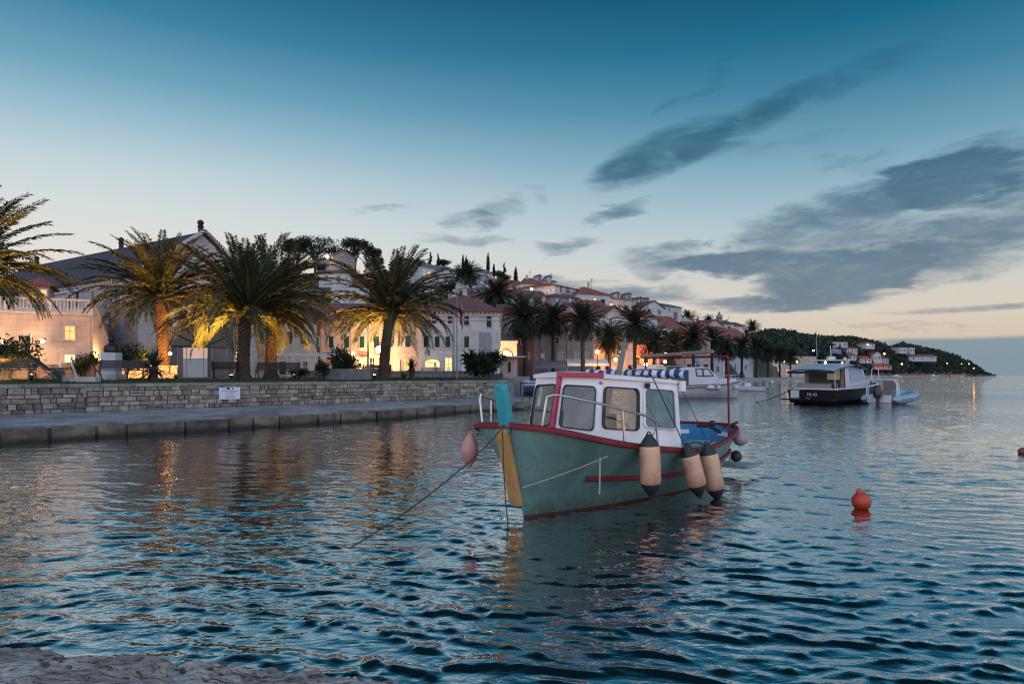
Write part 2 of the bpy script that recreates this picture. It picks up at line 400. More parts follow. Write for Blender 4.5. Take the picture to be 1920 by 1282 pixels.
def build_water():
    na, r0, r1, nr = 760, 1.3, 150.0, 980
    rad = np.concatenate([r0*(r1/r0)**(np.arange(nr)/(nr-1)), r1*(12000/r1)**((np.arange(24)+1)/24)])
    ang = np.linspace(R(-68), R(68), na)
    rr, aa = np.meshgrid(rad, ang, indexing='ij')
    X = rr*np.sin(aa); Y = rr*np.cos(aa)-.6
    sp = rr*np.log(r1/r0)/(nr-1)
    rng = np.random.default_rng(11)
    Z = np.zeros_like(X); n = 100
    lam = .13*(1.15/.13)**(rng.random(n)**.95); th = R(78)+rng.normal(0, R(30), n); ph = rng.random(n)*2*PI
    wx = (fbm(X*.35, Y*.35, 5, 3)-.5)*1.6; wy = (fbm(X*.35, Y*.35, 9, 3)-.5)*1.6
    amp = .45+1.1*fbm(X*.16+3, Y*.22, 21, 3)
    for l, a, p in zip(lam, th, ph):
        k = 2*PI/l; c = .0138*(1.4 if l < .40 else .85 if l < .6 else .36)
        att = np.clip((l/sp-2.2)/2.5, 0, 1)
        q = k*((X+wx)*math.cos(a)+(Y+wy)*math.sin(a))+p
        s = np.sin(q)
        Z += att*(c/k)*(s-.28*np.cos(2*q))
    sg = .55*Z.std(axis=1, keepdims=True).max(); Z = sg*(np.exp(np.clip(Z/sg, -3, 2.4)*.62)-1)/.62*.8
    Z *= amp
    Z *= np.clip((145-rr)/90, 0, 1)
    n0, n1 = X.shape
    idx = np.arange(n0*n1).reshape(n0, n1)
    Fa = np.stack([idx[:-1, :-1], idx[:-1, 1:], idx[1:, 1:], idx[1:, :-1]], -1).reshape(-1, 4)[:, ::-1]
    o = mesh_np('water', np.stack([X, Y, Z], -1).reshape(-1, 3), Fa, water_material(), smooth=True)
    tag(o, kind='structure')
build_water()

# ================================================================== QUAY, WALL, LAWN
WT = Vector((.674, .739)); WN = Vector((-.739, .674))          # along the garden wall, and inland
WA = Vector((-36.0, 6.75)); WB = Vector((-.2, 46.0))             # the wall runs from A to B
WT = (WB-WA).normalized(); WN = Vector((-WT.y, WT.x)); WL = (WB-WA).length
def wall_at(px):
    k = (px-960)/F
    f = (k*WA.y-WA.x)/((WB.x-WA.x)-k*(WB.y-WA.y))
    return WA+(WB-WA)*f
def garden(px, off):
    """Point inland of the wall by off metres along the line of sight of column px."""
    p = wall_at(px); k = (px-960)/F; d = Vector((k, 1)); s = off/d.dot(WN); return p+d*s
QE = [(-27, 5.0), (-14.7, 19.5), (-5.05, 30.8), (-2.3, 36.2), (1.2, 39.4), (4.8, 41.4), (5.4, 43.2)]
def build_quay():
    pav = mat('worn_quay_stone', (.31, .31, .32), (.13, .135, .15), .8, .42, .8, 5, spec=.6, detail=8)
    edge = mat('quay_edge_stone', (.19, .15, .12), (.065, .052, .044), 1.8, .85, 2.0, 5, island=.3, detail=8)
    t = NT(edge.node_tree); pb = [n for n in t.n if n.type == 'BSDF_PRINCIPLED'][0]; src = pb.inputs['Base Color'].links[0].from_socket
    tc = t.new('ShaderNodeTexCoord'); sp = t.new('ShaderNodeSeparateXYZ'); t.l.new(tc.outputs['Object'], sp.inputs[0]); nz = t.noise(tc.outputs['Object'], 1.6, 5, .65)
    wet = t.maprange(t.math('ADD', sp.outputs[2], t.math('MULTIPLY', nz, -.3)), .1, -.12)   # tide mark: weed and wet stone
    t.l.new(t.mix(wet, src, (.025, .022, .017, 1)), pb.inputs['Base Color'])
    t = NT(pav.node_tree); pb = [n for n in t.n if n.type == 'BSDF_PRINCIPLED'][0]; tc = t.new('ShaderNodeTexCoord')
    t.l.new(t.maprange(t.noise(tc.outputs['Object'], .5, 5, .6), .4, .62, .22, .7), pb.inputs['Roughness'])
    b = MB()
    inner = [(WB.x, WB.y+.3), (WA.x, WA.y)]
    b.cur = 1; b.prism([(x, y, .42) for x, y in QE]+[(WB.x+.1, WB.y+.25, .50), (WA.x-.2, WA.y, .52)], -1.0, .42); b.mi[-2] = 0
    rnd = random.Random(4); b.cur = 1
    for i in range(len(QE)-1):                                   # the row of big edge stones, laid one by one
        a, c = Vector(QE[i]), Vector(QE[i+1]); L = (c-a).length; d = (c-a)/L; nrm = Vector((d.y, -d.x)); s = 0
        while s < L-.05:
            l = min(rnd.uniform(.8, 1.9), L-s)
            if L-s-l < .5: l = L-s
            m = a+d*(s+l/2)+nrm*rnd.uniform(.0, .05); dep = .62
            c3 = m-nrm*(dep/2-.1)
            b.box((c3.x, c3.y, -.12+rnd.uniform(-.03, .016)), (l-rnd.uniform(.03, .07), dep, 1.12), math.atan2(d.y, d.x)+rnd.uniform(-.02, .02), rnd.uniform(.95, .985))
            s += l
    o = b.build('quay', [pav, edge], bevel=.03); tag(o, kind='structure')
build_quay()

def build_wall():
    stone = mat('wall_block_stone', (.32, .26, .22), (.17, .14, .12), 3, .9, 2.0, 9, island=.42)
    mort = mat('wall_mortar', (.12, .1, .09), (.085, .075, .07), 6, .95)
    cap = mat('coping_stone', (.26, .235, .21), (.16, .145, .13), 2.2, .85, .6, 9, island=.1)
    root = thing('stone_wall', 'low wall of squared pale stone blocks holding up the palm garden above the quay', 'wall', (WA.x, WA.y, 0), math.atan2(WT.y, WT.x))
    b = MB(); b.box((WL/2, .22, .8), (WL, .36, 1.1)); b.build('mortar_core', mort, root)
    b = MB(); rnd = random.Random(8); z = .5
    x0 = 8.0
    while x0 < WL:
        x1 = min(WL, x0+rnd.uniform(2.5, 5.5)); hs = [rnd.uniform(.14, .27) for _ in range(5)]; k = .98/sum(hs); zz = .5
        for h in [q*k for q in hs]:
            x = x0+rnd.uniform(-.12, .05)
            while x < x1-.06:
                w = min(rnd.uniform(.18, .62), x1+.04-x); d = rnd.uniform(-.012, .03)
                if rnd.random() < .12 and h > .2: b.box((x+w/2, .02+d, zz+h*.27), (w-.025, .14, h*.5-.02)); b.box((x+w/2, .02-d, zz+h*.76), (w-.025, .14, h*.44))
                else: b.box((x+w/2, .02+d, zz+h/2), (w-rnd.uniform(.02, .04), .14, h-rnd.uniform(.018, .034)), rnd.uniform(-.03, .03), .965)
                x += w
            zz += h
        x0 = x1
    z = 1.48
    b.build('block_courses', stone, root, bevel=.012)
    b = MB(); x = 0
    while x < WL-.5:
        w = min(rnd.uniform(1.1, 1.9), WL-x); b.box((x+w/2, .22, z+.075+rnd.uniform(-.004, .004)), (w-.02, .56, .15)); x += w
    b.build('coping', cap, root, bevel=.015)
    b = MB(); b.box((WL+.25, .16, .95), (.46, .46, 1.1)); b.box((WL+.25, .16, 1.56), (.56, .56, .1)); b.build('end_pillar', cap, root, bevel=.015)
    # the notice screwed to the wall
    q = wall_at(429); s = (q-WA).dot(WT)
    sg = thing('notice_sign', 'white rectangular notice with small pictograms and printed lines on the stone wall', 'sign', (q.x, q.y, 1.15), math.atan2(WT.y, WT.x))
    b = MB(); b.box((0, -.085, -.02), (1.0, .03, .56)); b.build('board', mat('white_sign_paint', (.62, .64, .72), (.56, .58, .66), 5, .5), sg, bevel=.006)
    ink = mat('faded_ink', (.2, .15, .2), (.3, .25, .3), 8, .6); blk = mat('black_ink', (.02, .02, .03), rough=.6)
    b = MB(); b.box((-.07, -.102, .2), (.13, .004, .1)); b.build('pictogram', blk, sg)
    b = MB(); b.box((.12, -.102, .2), (.03, .004, .1)); b.box((.165, -.102, .165), (.06, .004, .03)); b.build('pictogram', blk, sg)
    rnd = random.Random(2)
    for zz, x0, x1, h in ((.21, -.37, -.17, .018), (.165, -.37, -.17, .018), (.085, -.37, .4, .034), (.02, -.24, .26, .026), (-.03, -.24, .22, .022), (-.12, -.17, .18, .03), (-.175, -.26, .26, .03), (-.225, -.2, .2, .022)):
        x = x0; b = MB()
        while x < x1:
            w = rnd.uniform(.02, .08); b.box((min(x+w/2, x1), -.1015, zz), (w, .004, h)); x += w+.012
        b.build('lettering', ink, sg)
build_wall()

def build_land():
    grass = mat('lawn_grass', (.028, .05, .012), (.018, .032, .009), 2.5, .95, 1.0, 30)
    plaza = mat('plaza_paving', (.24, .23, .24), (.17, .165, .17), .8, .6, .3, 8)
    offs = [(.4, 1.62), (.9, 1.67), (1.6, 1.71), (3.0, 1.75), (5.0, 1.77), (9.0, 1.775), (9.01, 1.5)]
    rows = []
    n = 90
    for o_, z in offs:
        row = []
        for i in range(n+1):
            p = WA+WT*(WL*i/n-.2)+WN*o_; row.append((p.x, p.y, z+.03*(vnoise(p.x*.8, p.y*.8, 3)-.5)))
        rows.append(row)
    b = MB(); b.grid(rows); tag(b.build('lawn', grass, smooth='all'), kind='structure')
    b = MB(); a = WA+WN*2.6; c = WB+WN*2.6+WT*.3
    b.prism([(a.x, a.y), (c.x, c.y), (.5, 47.2), (1.6, 80), (2.5, 96), (-140, 110), (-140, 40)], -1, 1.752)
    tag(b.build('plaza', plaza), kind='structure')
    # short grass blades along the wall top
    rng = np.random.default_rng(3); N = 26000
    u = rng.random(N)*WL; v = .42+rng.random(N)**1.4*4.5
    px = WA.x+WT.x*u+WN.x*v; py = WA.y+WT.y*u+WN.y*v
    z = np.interp(v, [o for o, _ in offs[:-1]], [zz for _, zz in offs[:-1]])-.02
    h = .05+.09*rng.random(N); an = rng.random(N)*2*PI; w = .012+.012*rng.random(N)
    lx, ly = rng.normal(0, .03, N), rng.normal(0, .03, N)
    V = np.empty((N, 3, 3)); ca, sa = np.cos(an)*w, np.sin(an)*w
    V[:, 0] = np.stack([px-ca, py-sa, z], -1); V[:, 1] = np.stack([px+ca, py+sa, z], -1); V[:, 2] = np.stack([px+lx, py+ly, z+h], -1)
    o = mesh_np('grass', V.reshape(-1, 3), np.arange(N*3).reshape(-1, 3), mat('grass_blades', (.04, .07, .015), (.022, .04, .01), 3, .8))
    tag(o, 'short dark grass along the top of the garden wall', 'grass', kind='stuff')
    # promenade round the harbour, its quay edge towards the water
    prom = mat('promenade_stone', (.3, .3, .31), (.22, .22, .23), 1.2, .6, .4, 4)
    W_ = [(1.4, 79), (9, 88), (22, 108), (45, 160), (74, 207), (105, 252), (128, 290), (160, 330), (210, 395)]
    b = MB(); b.prism(W_+[(260, 470), (150, 400), (95, 330), (20, 180), (-12, 110), (-12, 90), (1.4, 88)], -2, 1.12)
    tag(b.build('promenade', prom), kind='structure')
build_land()

# ================================================================== ROCKS in the foreground
def build_rocks():
    rm = bpy.data.materials.new('pitted_shore_rock'); rm.use_nodes = True; t = NT(rm.node_tree); t.n.clear()
    b = t.new('ShaderNodeBsdfPrincipled'); o = t.new('ShaderNodeOutputMaterial'); t.l.new(b.outputs[0], o.inputs[0])
    tc = t.new('ShaderNodeTexCoord'); ob = tc.outputs['Object']
    n1 = t.noise(ob, 3, 7, .65); n2 = t.noise(t.mapping(ob, scale=(.55, 1.9, 1)), 17, 4, .6)
    c = t.ramp(n1, [(.32, (.12, .085, .07, 1)), (.46, (.26, .2, .175, 1)), (.58, (.36, .3, .27, 1)), (.72, (.44, .385, .36, 1))])
    c = t.mix(t.maprange(n2, .66, .5), (.05, .038, .033, 1), c)
    t.l.new(c, b.inputs['Base Color']); b.inputs['Roughness'].default_value = .7
    bn = t.new('ShaderNodeBump'); bn.inputs['Strength'].default_value = 1; bn.inputs['Distance'].default_value = .035
    t.l.new(t.math('ADD', n2, t.math('MULTIPLY', t.noise(ob, 45, 3), .4)), bn.inputs['Height']); t.l.new(bn.outputs[0], b.inputs['Normal'])
    specs = [('pale pitted rock slab in the bottom corner beside the crack', (-3.62, 3.72), 1.0, .62, .26, 10, 1),
             ('broad pale rock slab with a dark stepped edge between two cracks', (-2.80, 3.54), .88, .66, .28, 10, 2),
             ('pointed brown rock slab with wet hollow, narrowing toward open water', (-1.98, 3.53), .9, .62, .28, -10, 3),
             ('lowest dark rock sinking away into the water', (-1.0, 3.44), 1.0, .56, .255, -14, 4)]
    for lab, (cx, cy), a, bb, h, ang, sd in specs:
        n = 260; u = np.linspace(-1.2, 1.2, n); U, V = np.meshgrid(u, u, indexing='ij')
        warp = (fbm(U*1.6+sd*7, V*1.6, sd, 2)-.5)*.22+.012*(fbm(U*9, V*9, sd, 3)-.5)
        r = (np.abs(U)**3.2+np.abs(V)**3.2)**(1/3.2)+warp*.6
        f = np.clip((1.08-r)/.09, 0, 1); f = f*f*(3-2*f)
        X, Y = U*a, V*bb
        lay = fbm(X*3+sd, Y*3, sd+3, 5); crack = np.abs(fbm(X*1.6+9*sd, Y*2.4, sd+8, 4)-.5)
        bed = X*.55+Y*1.0+.22*(fbm(X*2.2, Y*2.2, sd+31, 4)-.5); st = bed*4.2+sd; stp = np.floor(st)+np.clip((st-np.floor(st))*7, 0, 1)
        pits = np.clip(fbm(X*11+3, Y*26, sd+5, 4)-.56, 0, 1)
        Z = -.55+f*(.55+h+.035*(lay-.5)-.016*(stp-sd)+.014*(st-sd)-.11*pits-.05*np.clip(1-crack*16, 0, 1)+.006*(fbm(X*40, Y*40, sd+6, 3)-.5))
        idx = np.arange(n*n).reshape(n, n)
        Fa = np.stack([idx[:-1, :-1], idx[1:, :-1], idx[1:, 1:], idx[:-1, 1:]], -1).reshape(-1, 4)
        ob_ = mesh_np('rock_slab', np.stack([X, Y, Z], -1).reshape(-1, 3), Fa, rm, smooth=True)
        ob_.location = (cx, cy, 0); ob_.rotation_euler = (0, 0, R(ang))
        tag(ob_, lab, 'rock', 'shore rocks at the water edge')
build_rocks()

# ================================================================== THE FISHING BOAT
BO = Vector((-.09, 9.2, 0)); BD = Vector((.65, .76, 0)); BN = Vector((.76, -.65, 0)); BRZ = math.atan2(.76, .65)
def bw(s, b, z): return BO+BD*s+BN*b+Vector((0, 0, z))          # boat station s, port breadth b, height z -> world
def L3(s, b, z): return (s, -b, z)                                # the same in the boat's own frame
RAIL = [(0, 0, 1.32), (.04, .36, 1.31), (.14, .66, 1.285), (.33, .87, 1.235), (.8, 1.0, 1.125), (1.5, 1.08, 1.0), (2.2, 1.12, .905), (3.0, 1.12, .815), (3.7, 1.10, .765), (4.3, 1.05, .765), (4.9, .97, .80), (5.5, .87, .86), (5.95, .78, .94), (6.14, .66, .985), (6.22, .4, 1.0), (6.24, 0, 1.0)]
WLN = [(.39, 0), (.48, .035), (.68, .09), (.95, .17), (1.48, .31), (2.1, .43), (2.8, .53), (3.5, .63), (4.13, .68), (4.6, .67), (5.0, .63), (5.4, .57), (5.72, .5), (5.86, .38), (5.92, .2), (5.94, 0)]
BOT = [(.62, 0), (.66, .015), (.8, .03), (1.1, .06), (1.6, .12), (2.2, .2), (2.9, .28), (3.5, .33), (4.1, .36), (4.6, .36), (5.0, .33), (5.3, .28), (5.5, .2), (5.6, .12), (5.62, .05), (5.64, 0)]
NT_ = 72
def _dense(tbl):
    a = np.array(tbl, float); k = np.arange(len(a)); q = np.linspace(0, len(a)-1, NT_)
    out = np.stack([np.interp(q, k, a[:, c]) for c in range(a.shape[1])], 1)
    for _ in range(5):
        o2 = out.copy(); o2[1:-1] = .25*out[:-2]+.5*out[1:-1]+.25*out[2:]; out = o2
    return out
RC, WC, BC = _dense(RAIL), _dense(WLN), _dense(BOT)
def hull_pt(i, v, off=0.0):
    """v: 0 bottom, .25 waterline, 1 rail."""
    r, w, bo = RC[i], WC[i], BC[i]
    if v <= .25:
        k = v/.25; s = bo[0]+(w[0]-bo[0])*k; b = bo[1]+(w[1]-bo[1])*k**.8; z = -.35+.35*k
    else:
        k = (v-.25)/.75; s = w[0]+(r[0]-w[0])*k; e = 1.18 if s < 2 else 1.0
        b = w[1]+(r[1]-w[1])*k**e; z = r[2]*k
    return s, max(0, b+off) if b > 0 else 0.0, z
def rail_at(s):
    i = int(np.argmin(np.abs(RC[:62, 0]-s))); return RC[i]

def build_boat():
    hullm = mat('teal_hull_paint', (.175, .31, .285), (.11, .23, .215), 2.2, .42, .35, 5, spec=.5, detail=7)
    # scuffs and salt streaks on the paint
    t = NT(hullm.node_tree); b = [n for n in t.n if n.type == 'BSDF_PRINCIPLED'][0]; src = b.inputs['Base Color'].links[0].from_socket
    tc = t.new('ShaderNodeTexCoord'); n1 = t.noise(t.mapping(tc.outputs['Object'], scale=(6, 6, 1.2)), 2.2, 5, .65); n2 = t.noise(tc.outputs['Object'], 14, 6, .7)
    c = t.mix(t.maprange(n1, .5, .8, 0, .5), src, (.085, .2, .18, 1)); c = t.mix(t.maprange(n2, .62, .72, 0, .6), c, (.02, .06, .06, 1))
    sp = t.new('ShaderNodeSeparateXYZ'); t.l.new(tc.outputs['Object'], sp.inputs[0])
    g = t.math('MULTIPLY', t.maprange(sp.outputs[2], .30, .08), t.maprange(n1, .3, .6, .15, .75)); c = t.mix(g, c, (.09, .095, .07, 1))
    # plank seams that follow the sheer, and rust-brown runs from the rail
    zz = t.math('ADD', sp.outputs[2], t.math('MULTIPLY', sp.outputs[0], .075)); sm = t.math('ABSOLUTE', t.math('SUBTRACT', t.math('FRACT', t.math('MULTIPLY', zz, 7.5)), .5))
    c = t.mix(t.math('MULTIPLY', t.maprange(sm, .04, .012), t.maprange(n1, .35, .65, .05, .45)), c, (.03, .07, .066, 1))
    n3 = t.noise(t.mapping(tc.outputs['Object'], scale=(9, 9, .7)), 1.6, 4, .6); c = t.mix(t.maprange(n3, .56, .74, 0, .75), c, (.12, .095, .06, 1))
    t.l.new(c, b.inputs['Base Color'])
    anti = mat('antifouling_red', (.1, .02, .018), (.05, .015, .014), 4, .7)
    red = mat('worn_red_paint', (.2, .009, .014), (.12, .007, .011), 7, .5, .4, 14, spec=.3)
    redv = mat('raspberry_red_trim', (.42, .03, .065), (.34, .025, .055), 6, .5)
    white = mat('cabin_white_paint', (.8, .74, .75), (.68, .62, .63), 1.3, .5, .25, 7)
    blue = mat('cockpit_blue_paint', (.03, .23, .44), (.022, .17, .35), 3, .5)
    deck = mat('deck_paint', (.4, .42, .42), (.3, .32, .33), 3, .7)
    ochre = mat('ochre_plank', (.5, .28, .1), (.4, .21, .075), 5, .6, .5, 9, stretch=(3, 3, .8))
    turq = mat('turquoise_post_paint', (.035, .30, .35), (.028, .24, .28), 5, .5, .4, 10)
    turqd = mat('weathered_post_foot', (.1, .16, .15), (.06, .09, .085), 8, .8)
    rub = mat('black_rubber', (.012, .012, .014), rough=.5)
    def glass(name, tint, body, k):
        m = bpy.data.materials.new(name); m.use_nodes = True; t = NT(m.node_tree); t.n.clear(); o = t.new('ShaderNodeOutputMaterial')
        tr = t.new('ShaderNodeBsdfTransparent'); tr.inputs[0].default_value = tint+(1,); df = t.new('ShaderNodeBsdfDiffuse'); gs = t.new('ShaderNodeBsdfGlossy'); gs.inputs['Roughness'].default_value = .03
        tc = t.new('ShaderNodeTexCoord'); n = t.noise(tc.outputs['Object'], 2.5, 6, .65); df.inputs[0].default_value = body+(1,)
        fr = t.new('ShaderNodeFresnel'); fr.inputs[0].default_value = 1.5
        m1 = t.new('ShaderNodeMixShader'); t.l.new(t.maprange(n, .3, .75, .02, k), m1.inputs[0]); t.l.new(tr.outputs[0], m1.inputs[1]); t.l.new(df.outputs[0], m1.inputs[2])   # salt film
        m2 = t.new('ShaderNodeMixShader'); t.l.new(t.math('MULTIPLY_ADD', fr.outputs[0], 1.0, .05), m2.inputs[0]); t.l.new(m1.outputs[0], m2.inputs[1]); t.l.new(gs.outputs[0], m2.inputs[2]); t.l.new(m2.outputs[0], o.inputs[0]); return m
    gl = glass('grey_cabin_glass', (.62, .7, .7), (.3, .33, .33), .35)
    glt = glass('warm_reflection_glass', (.72, .6, .48), (.4, .32, .25), .4)  # warm reflection of the town put into the pane's tint
    glq = glass('turquoise_tinted_glass', (.16, .62, .68), (.1, .36, .4), .45)
    inter = mat('grey_seat_and_shade', (.12, .11, .12), (.09, .085, .095), 2, .8)
    root = thing('fishing_boat', 'small wooden fishing boat with teal hull, red rails and white cabin, moored in the foreground', 'boat', BO, BRZ)
    # hull
    b = MB(); vs = [0, .08, .16, .25, .262, .275, .4, .5, .6, .7, .8, .9, 1.0]
    for sgn in (1, -1):
        for lo, hi, mi in ((0, 5, 1), (5, 12, 0)):
            b.cur = mi; rows = []
            for v in vs[lo:hi+1]:
                row = [L3(*(lambda q: (q[0], q[1]*sgn, q[2]))(hull_pt(i, v))) for i in range(NT_)]; rows.append(row)
            if sgn < 0: rows = [r[::-1] for r in rows]
            b.grid(rows)
    b.build('hull', [hullm, anti], root, smooth=True)
    # inner bulwark, cockpit sole, foredeck
    b = MB(); b2 = MB()
    idx = [i for i in range(NT_) if RC[i, 0] >= 3.0]
    for sgn in (1, -1):
        rows = []
        for k in (0, .35, 1.0):
            rows.append([L3(RC[i, 0]*(1 if RC[i, 0] < 5.6 else .985), sgn*max(0, (RC[i, 1]-.075)*(1-.3*k)), (RC[i, 2]-.01)*(1-k)+.25*k) for i in idx])
        b.grid(rows if sgn < 0 else [r[::-1] for r in rows])
    b.build('bulwark_lining', blue, root, smooth=True)
    b = MB(); b.grid([[L3(RC[i, 0]*.98, sg*max(0, RC[i, 1]-.075)*.72, .27) for i in idx] for sg in (1, 0, -1)]); b.build('cockpit_sole', deck, root)
    b = MB()
    for sg in (1, -1):                                           # white inner ledge that shows under the far rail
        b.grid([[L3(RC[i, 0]*.985, sg*max(0, RC[i, 1]-q), RC[i, 2]-z) for i in idx[:-6]] for q, z in ((.075, .12), (.15, .125), (.16, .2), (.09, .21))])
    b.build('inner_ledge', white, root)
    b = MB(); ib = [i for i in range(NT_) if RC[i, 0] <= 3.3 and i < 60]
    b.grid([[L3(RC[i, 0]+.02, q*max(0, RC[i, 1]-.03), RC[i, 2]-.03+.03*(1-q*q)) for i in ib] for q in (1, .6, .2, -.2, -.6, -1)]); b.build('foredeck', deck, root, smooth=True)
    # gunwale: red rubbing rail all round
    b = MB(); ring = []
    prof = [(.045, .03), (.055, .0), (.05, -.05), (.0, -.062), (-.05, -.03), (-.055, .02), (-.03, .042), (.02, .045)]
    order = [(i, 1) for i in range(NT_)]+[(i, -1) for i in range(NT_-2, 0, -1)]
    pts = [Vector(L3(RC[i, 0], sg*RC[i, 1], RC[i, 2])) for i, sg in order]; N = len(pts); rows = []
    for k in range(N):
        d = (pts[(k+1) % N]-pts[k-1]); d.z = 0; d.normalize(); o = Vector((d.y, -d.x, 0))*-1
        ctr = Vector((3.0, 0, pts[k].z)); o = o if (pts[k]-ctr).dot(o) > 0 else -o
        rows.append([tuple(pts[k]+o*x*.8+Vector((0, 0, z*.8))) for x, z in prof])
    rows.append(rows[0]); b.grid(rows, closed=True); b.build('gunwale', red, root, smooth=True)
    # lower red rubbing strake, port and starboard
    b = MB()
    for sg in (1, -1):
        rows = []
        for i in range(NT_):
            q = hull_pt(i, .70 if True else 0)
            v = float(np.interp(q[0], [1.0, 3.0, 6], [.60, .60, .68])); s, bb, z = hull_pt(i, v)
            if s < .98 or s > 5.9: continue
            nx = .02 if s < 1.05 else .05
            rows.append([L3(s, sg*(bb-.01), z+.04), L3(s, sg*(bb+nx), z+.028), L3(s, sg*(bb+nx), z-.028), L3(s, sg*(bb-.01), z-.045)])
        b.grid(rows if sg > 0 else [r[::-1] for r in rows])
    b.build('rubbing_strake', red, root)
    # stem post (turquoise, rounded top) and the ochre plank down the stem
    b = MB(); n = 10
    def plank(bm, p0, p1, w, th, roundtop, x0=0):
        p0, p1 = Vector(p0), Vector(p1); ax = (p1-p0); Lh = ax.length; ax.normalize(); side = Vector((0, 1, 0)); fr = ax.cross(side).normalized()
        out = [(-w/2*.92, 0), (w/2*.92, 0), (w/2, Lh*.5), (w/2, Lh-roundtop)]
        for k in range(1, n): q = PI*k/n; out.append((w/2*math.cos(q), Lh-roundtop+roundtop*math.sin(q)))
        out += [(-w/2, Lh-roundtop), (-w/2, Lh*.5)]
        vs = [p0+side*x+ax*y+fr*(th/2) for x, y in out]+[p0+side*x+ax*y-fr*(th/2) for x, y in out]; m = len(out)
        bm.add(vs, [tuple(range(m)), tuple(range(m, 2*m))[::-1]]+[(i, m+i, m+(i+1) % m, (i+1) % m) for i in range(m)])
    plank(b, (.05, 0, 1.22), (-.10, 0, 1.885), .18, .13, .07); b.cur = 1; b.box((.045, 0, 1.33), (.17, .2, .09)); b.build('stem_post', [turq, turqd], root, bevel=.02)
    b = MB(); plank(b, (.27, .03, .2), (-.04, .035, 1.27), .19, .09, .03); b.build('stem_plank', ochre, root, bevel=.02)
    # ---------------- cabin
    cab = [(1.05, 0, 1.06), (1.25, .66, 1.0), (3.1, 1.03, .79)]
    top = [(1.25, 0, 2.0), (1.43, .60, 1.975), (3.3, .85, 1.885)]
    # roof with a little crown and an overhang
    b = MB(); rows = []
    ss = [1.21, 1.3, 1.42, 1.8, 2.4, 3.0, 3.42]
    for s in ss:
        hb = float(np.interp(s, [1.21, 1.3, 1.42, 3.42], [.02, .34, .655, .90])); z = float(np.interp(s, [1.2, 3.42], [2.0, 1.885]))
        rows.append([L3(s, hb*q, z+.012+.05*(1-q*q)*(1 if s > 1.35 else .4)) for q in (-1, -.96, -.6, -.2, .2, .6, .96, 1)])
    rows2 = [[(x, y, z-.055) for x, y, z in r] for r in rows]
    b.grid(rows[::-1]); b.grid(rows2)
    m = len(rows); k = 8
    for e in (0, k-1): b.grid([[r[e] for r in rows], [r[e] for r in rows2]] if e else [[r[e] for r in rows2], [r[e] for r in rows]])
    b.grid([rows[-1], rows2[-1]][::-1]); b.grid([rows[0], rows2[0]])
    b.build('cabin_roof', white, root, smooth=True)
    # red trim: strip down the centre of the windscreen, band over the port half of it
    b = MB(); b.bar(L3(1.02, .0, 1.12), L3(1.225, .0, 1.97), .065, .05, up=(1, 0, 0)); b.build('centre_trim', redv, root)
    b = MB(); b.bar(L3(1.19, -.02, 2.005), L3(1.39, .66, 1.985), .06, .075, up=(0, 0, 1)); b.build('roof_trim', redv, root, bevel=.01)
    # windows: quad corners bottom-left, bottom-right, top-right, top-left seen from outside
    def face(q, a, bq, c, d):
        a, bq, c, d = [Vector(L3(*p)) for p in (a, bq, c, d)]
        return lambda u, v, o=0.0: (a*(1-u)+bq*u)*(1-v)+(d*(1-u)+c*u)*v+q*o
    walls = MB()
    def win(name, fn, u0, u1, v0, v1, glass, frame=True, skew=0.0, cell=(0, 1)):
        def ring(g, o):
            pts = []; du, dv = (u1-u0), (v1-v0)
            ru, rv = .11*du, .13*dv
            for cu, cv, a0 in ((u1-ru, v1-rv, 0), (u0+ru, v1-rv, 90), (u0+ru, v0+rv, 180), (u1-ru, v0+rv, 270)):
                for k in range(7):
                    q = R(a0+15*k); uu = cu+(ru)*math.cos(q); vv = cv+(rv)*math.sin(q)
                    uu = (uu-(u0+u1)/2)*(1+g/du*2)+(u0+u1)/2; vv = (vv-(v0+v1)/2)*(1+g*1.5/dv)+(v0+v1)/2
                    pts.append(fn(uu+skew*(vv-v0), vv, o))
            return pts
        b = MB(); p = ring(0, .004); b.add(p, [tuple(range(len(p)))]); w = b.build(name, glass, root)
        # the wall round this opening, out to its share of the cabin side
        (c0, c1) = cell; q0 = ring(.002, 0.0); q1 = []; n = len(q0)
        uvs = []
        for k in range(n):
            ci, kk = divmod(k, 7); 
            uvs.append(((c1, 1.0), (c0, 1.0), (c0, 0.0), (c1, 0.0))[ci])
        q1 = [fn(u, v, 0.0) for u, v in uvs]
        for k in range(n):
            k2 = (k+1) % n
            if uvs[k] == uvs[k2]: walls.add([q0[k], q0[k2], q1[k]], [(0, 2, 1)])
            else: walls.add([q0[k], q0[k2], q1[k2], q1[k]], [(0, 3, 2, 1)])
        b = MB(); n = len(p); gg = .02
        rr = [ring(0, .008), ring(0, .03), ring(gg*.45, .034), ring(gg, .026), ring(gg, -.004)]
        b.grid([[tuple(x) for x in r] for r in rr], closed=True); b.build('window_frame', rub if frame else white, w, smooth=True)
        return w
    nf = (Vector(L3(1.25, .66, 1))-Vector(L3(1.05, 0, 1))).cross(Vector(L3(1.25, 0, 2))-Vector(L3(1.05, 0, 1.06))).normalized()
    if nf.x > 0: nf = -nf
    fp = face(nf, cab[0], cab[1], top[1], top[0]); nm = Vector((nf.x, -nf.y, nf.z))
    mi = lambda p: (p[0], -p[1], p[2])
    fs = face(nm, mi(cab[1]), cab[0], top[0], mi(top[1]))
    npn = (Vector(L3(*cab[2]))-Vector(L3(*cab[1]))).cross(Vector(L3(*top[1]))-Vector(L3(*cab[1]))).normalized()
    if npn.y > 0: npn = -npn
    ps = face(npn, cab[1], cab[2], top[2], top[1])
    nss = Vector((npn.x, -npn.y, npn.z)); ssd = face(nss, mi(cab[2]), mi(cab[1]), mi(top[1]), mi(top[2]))
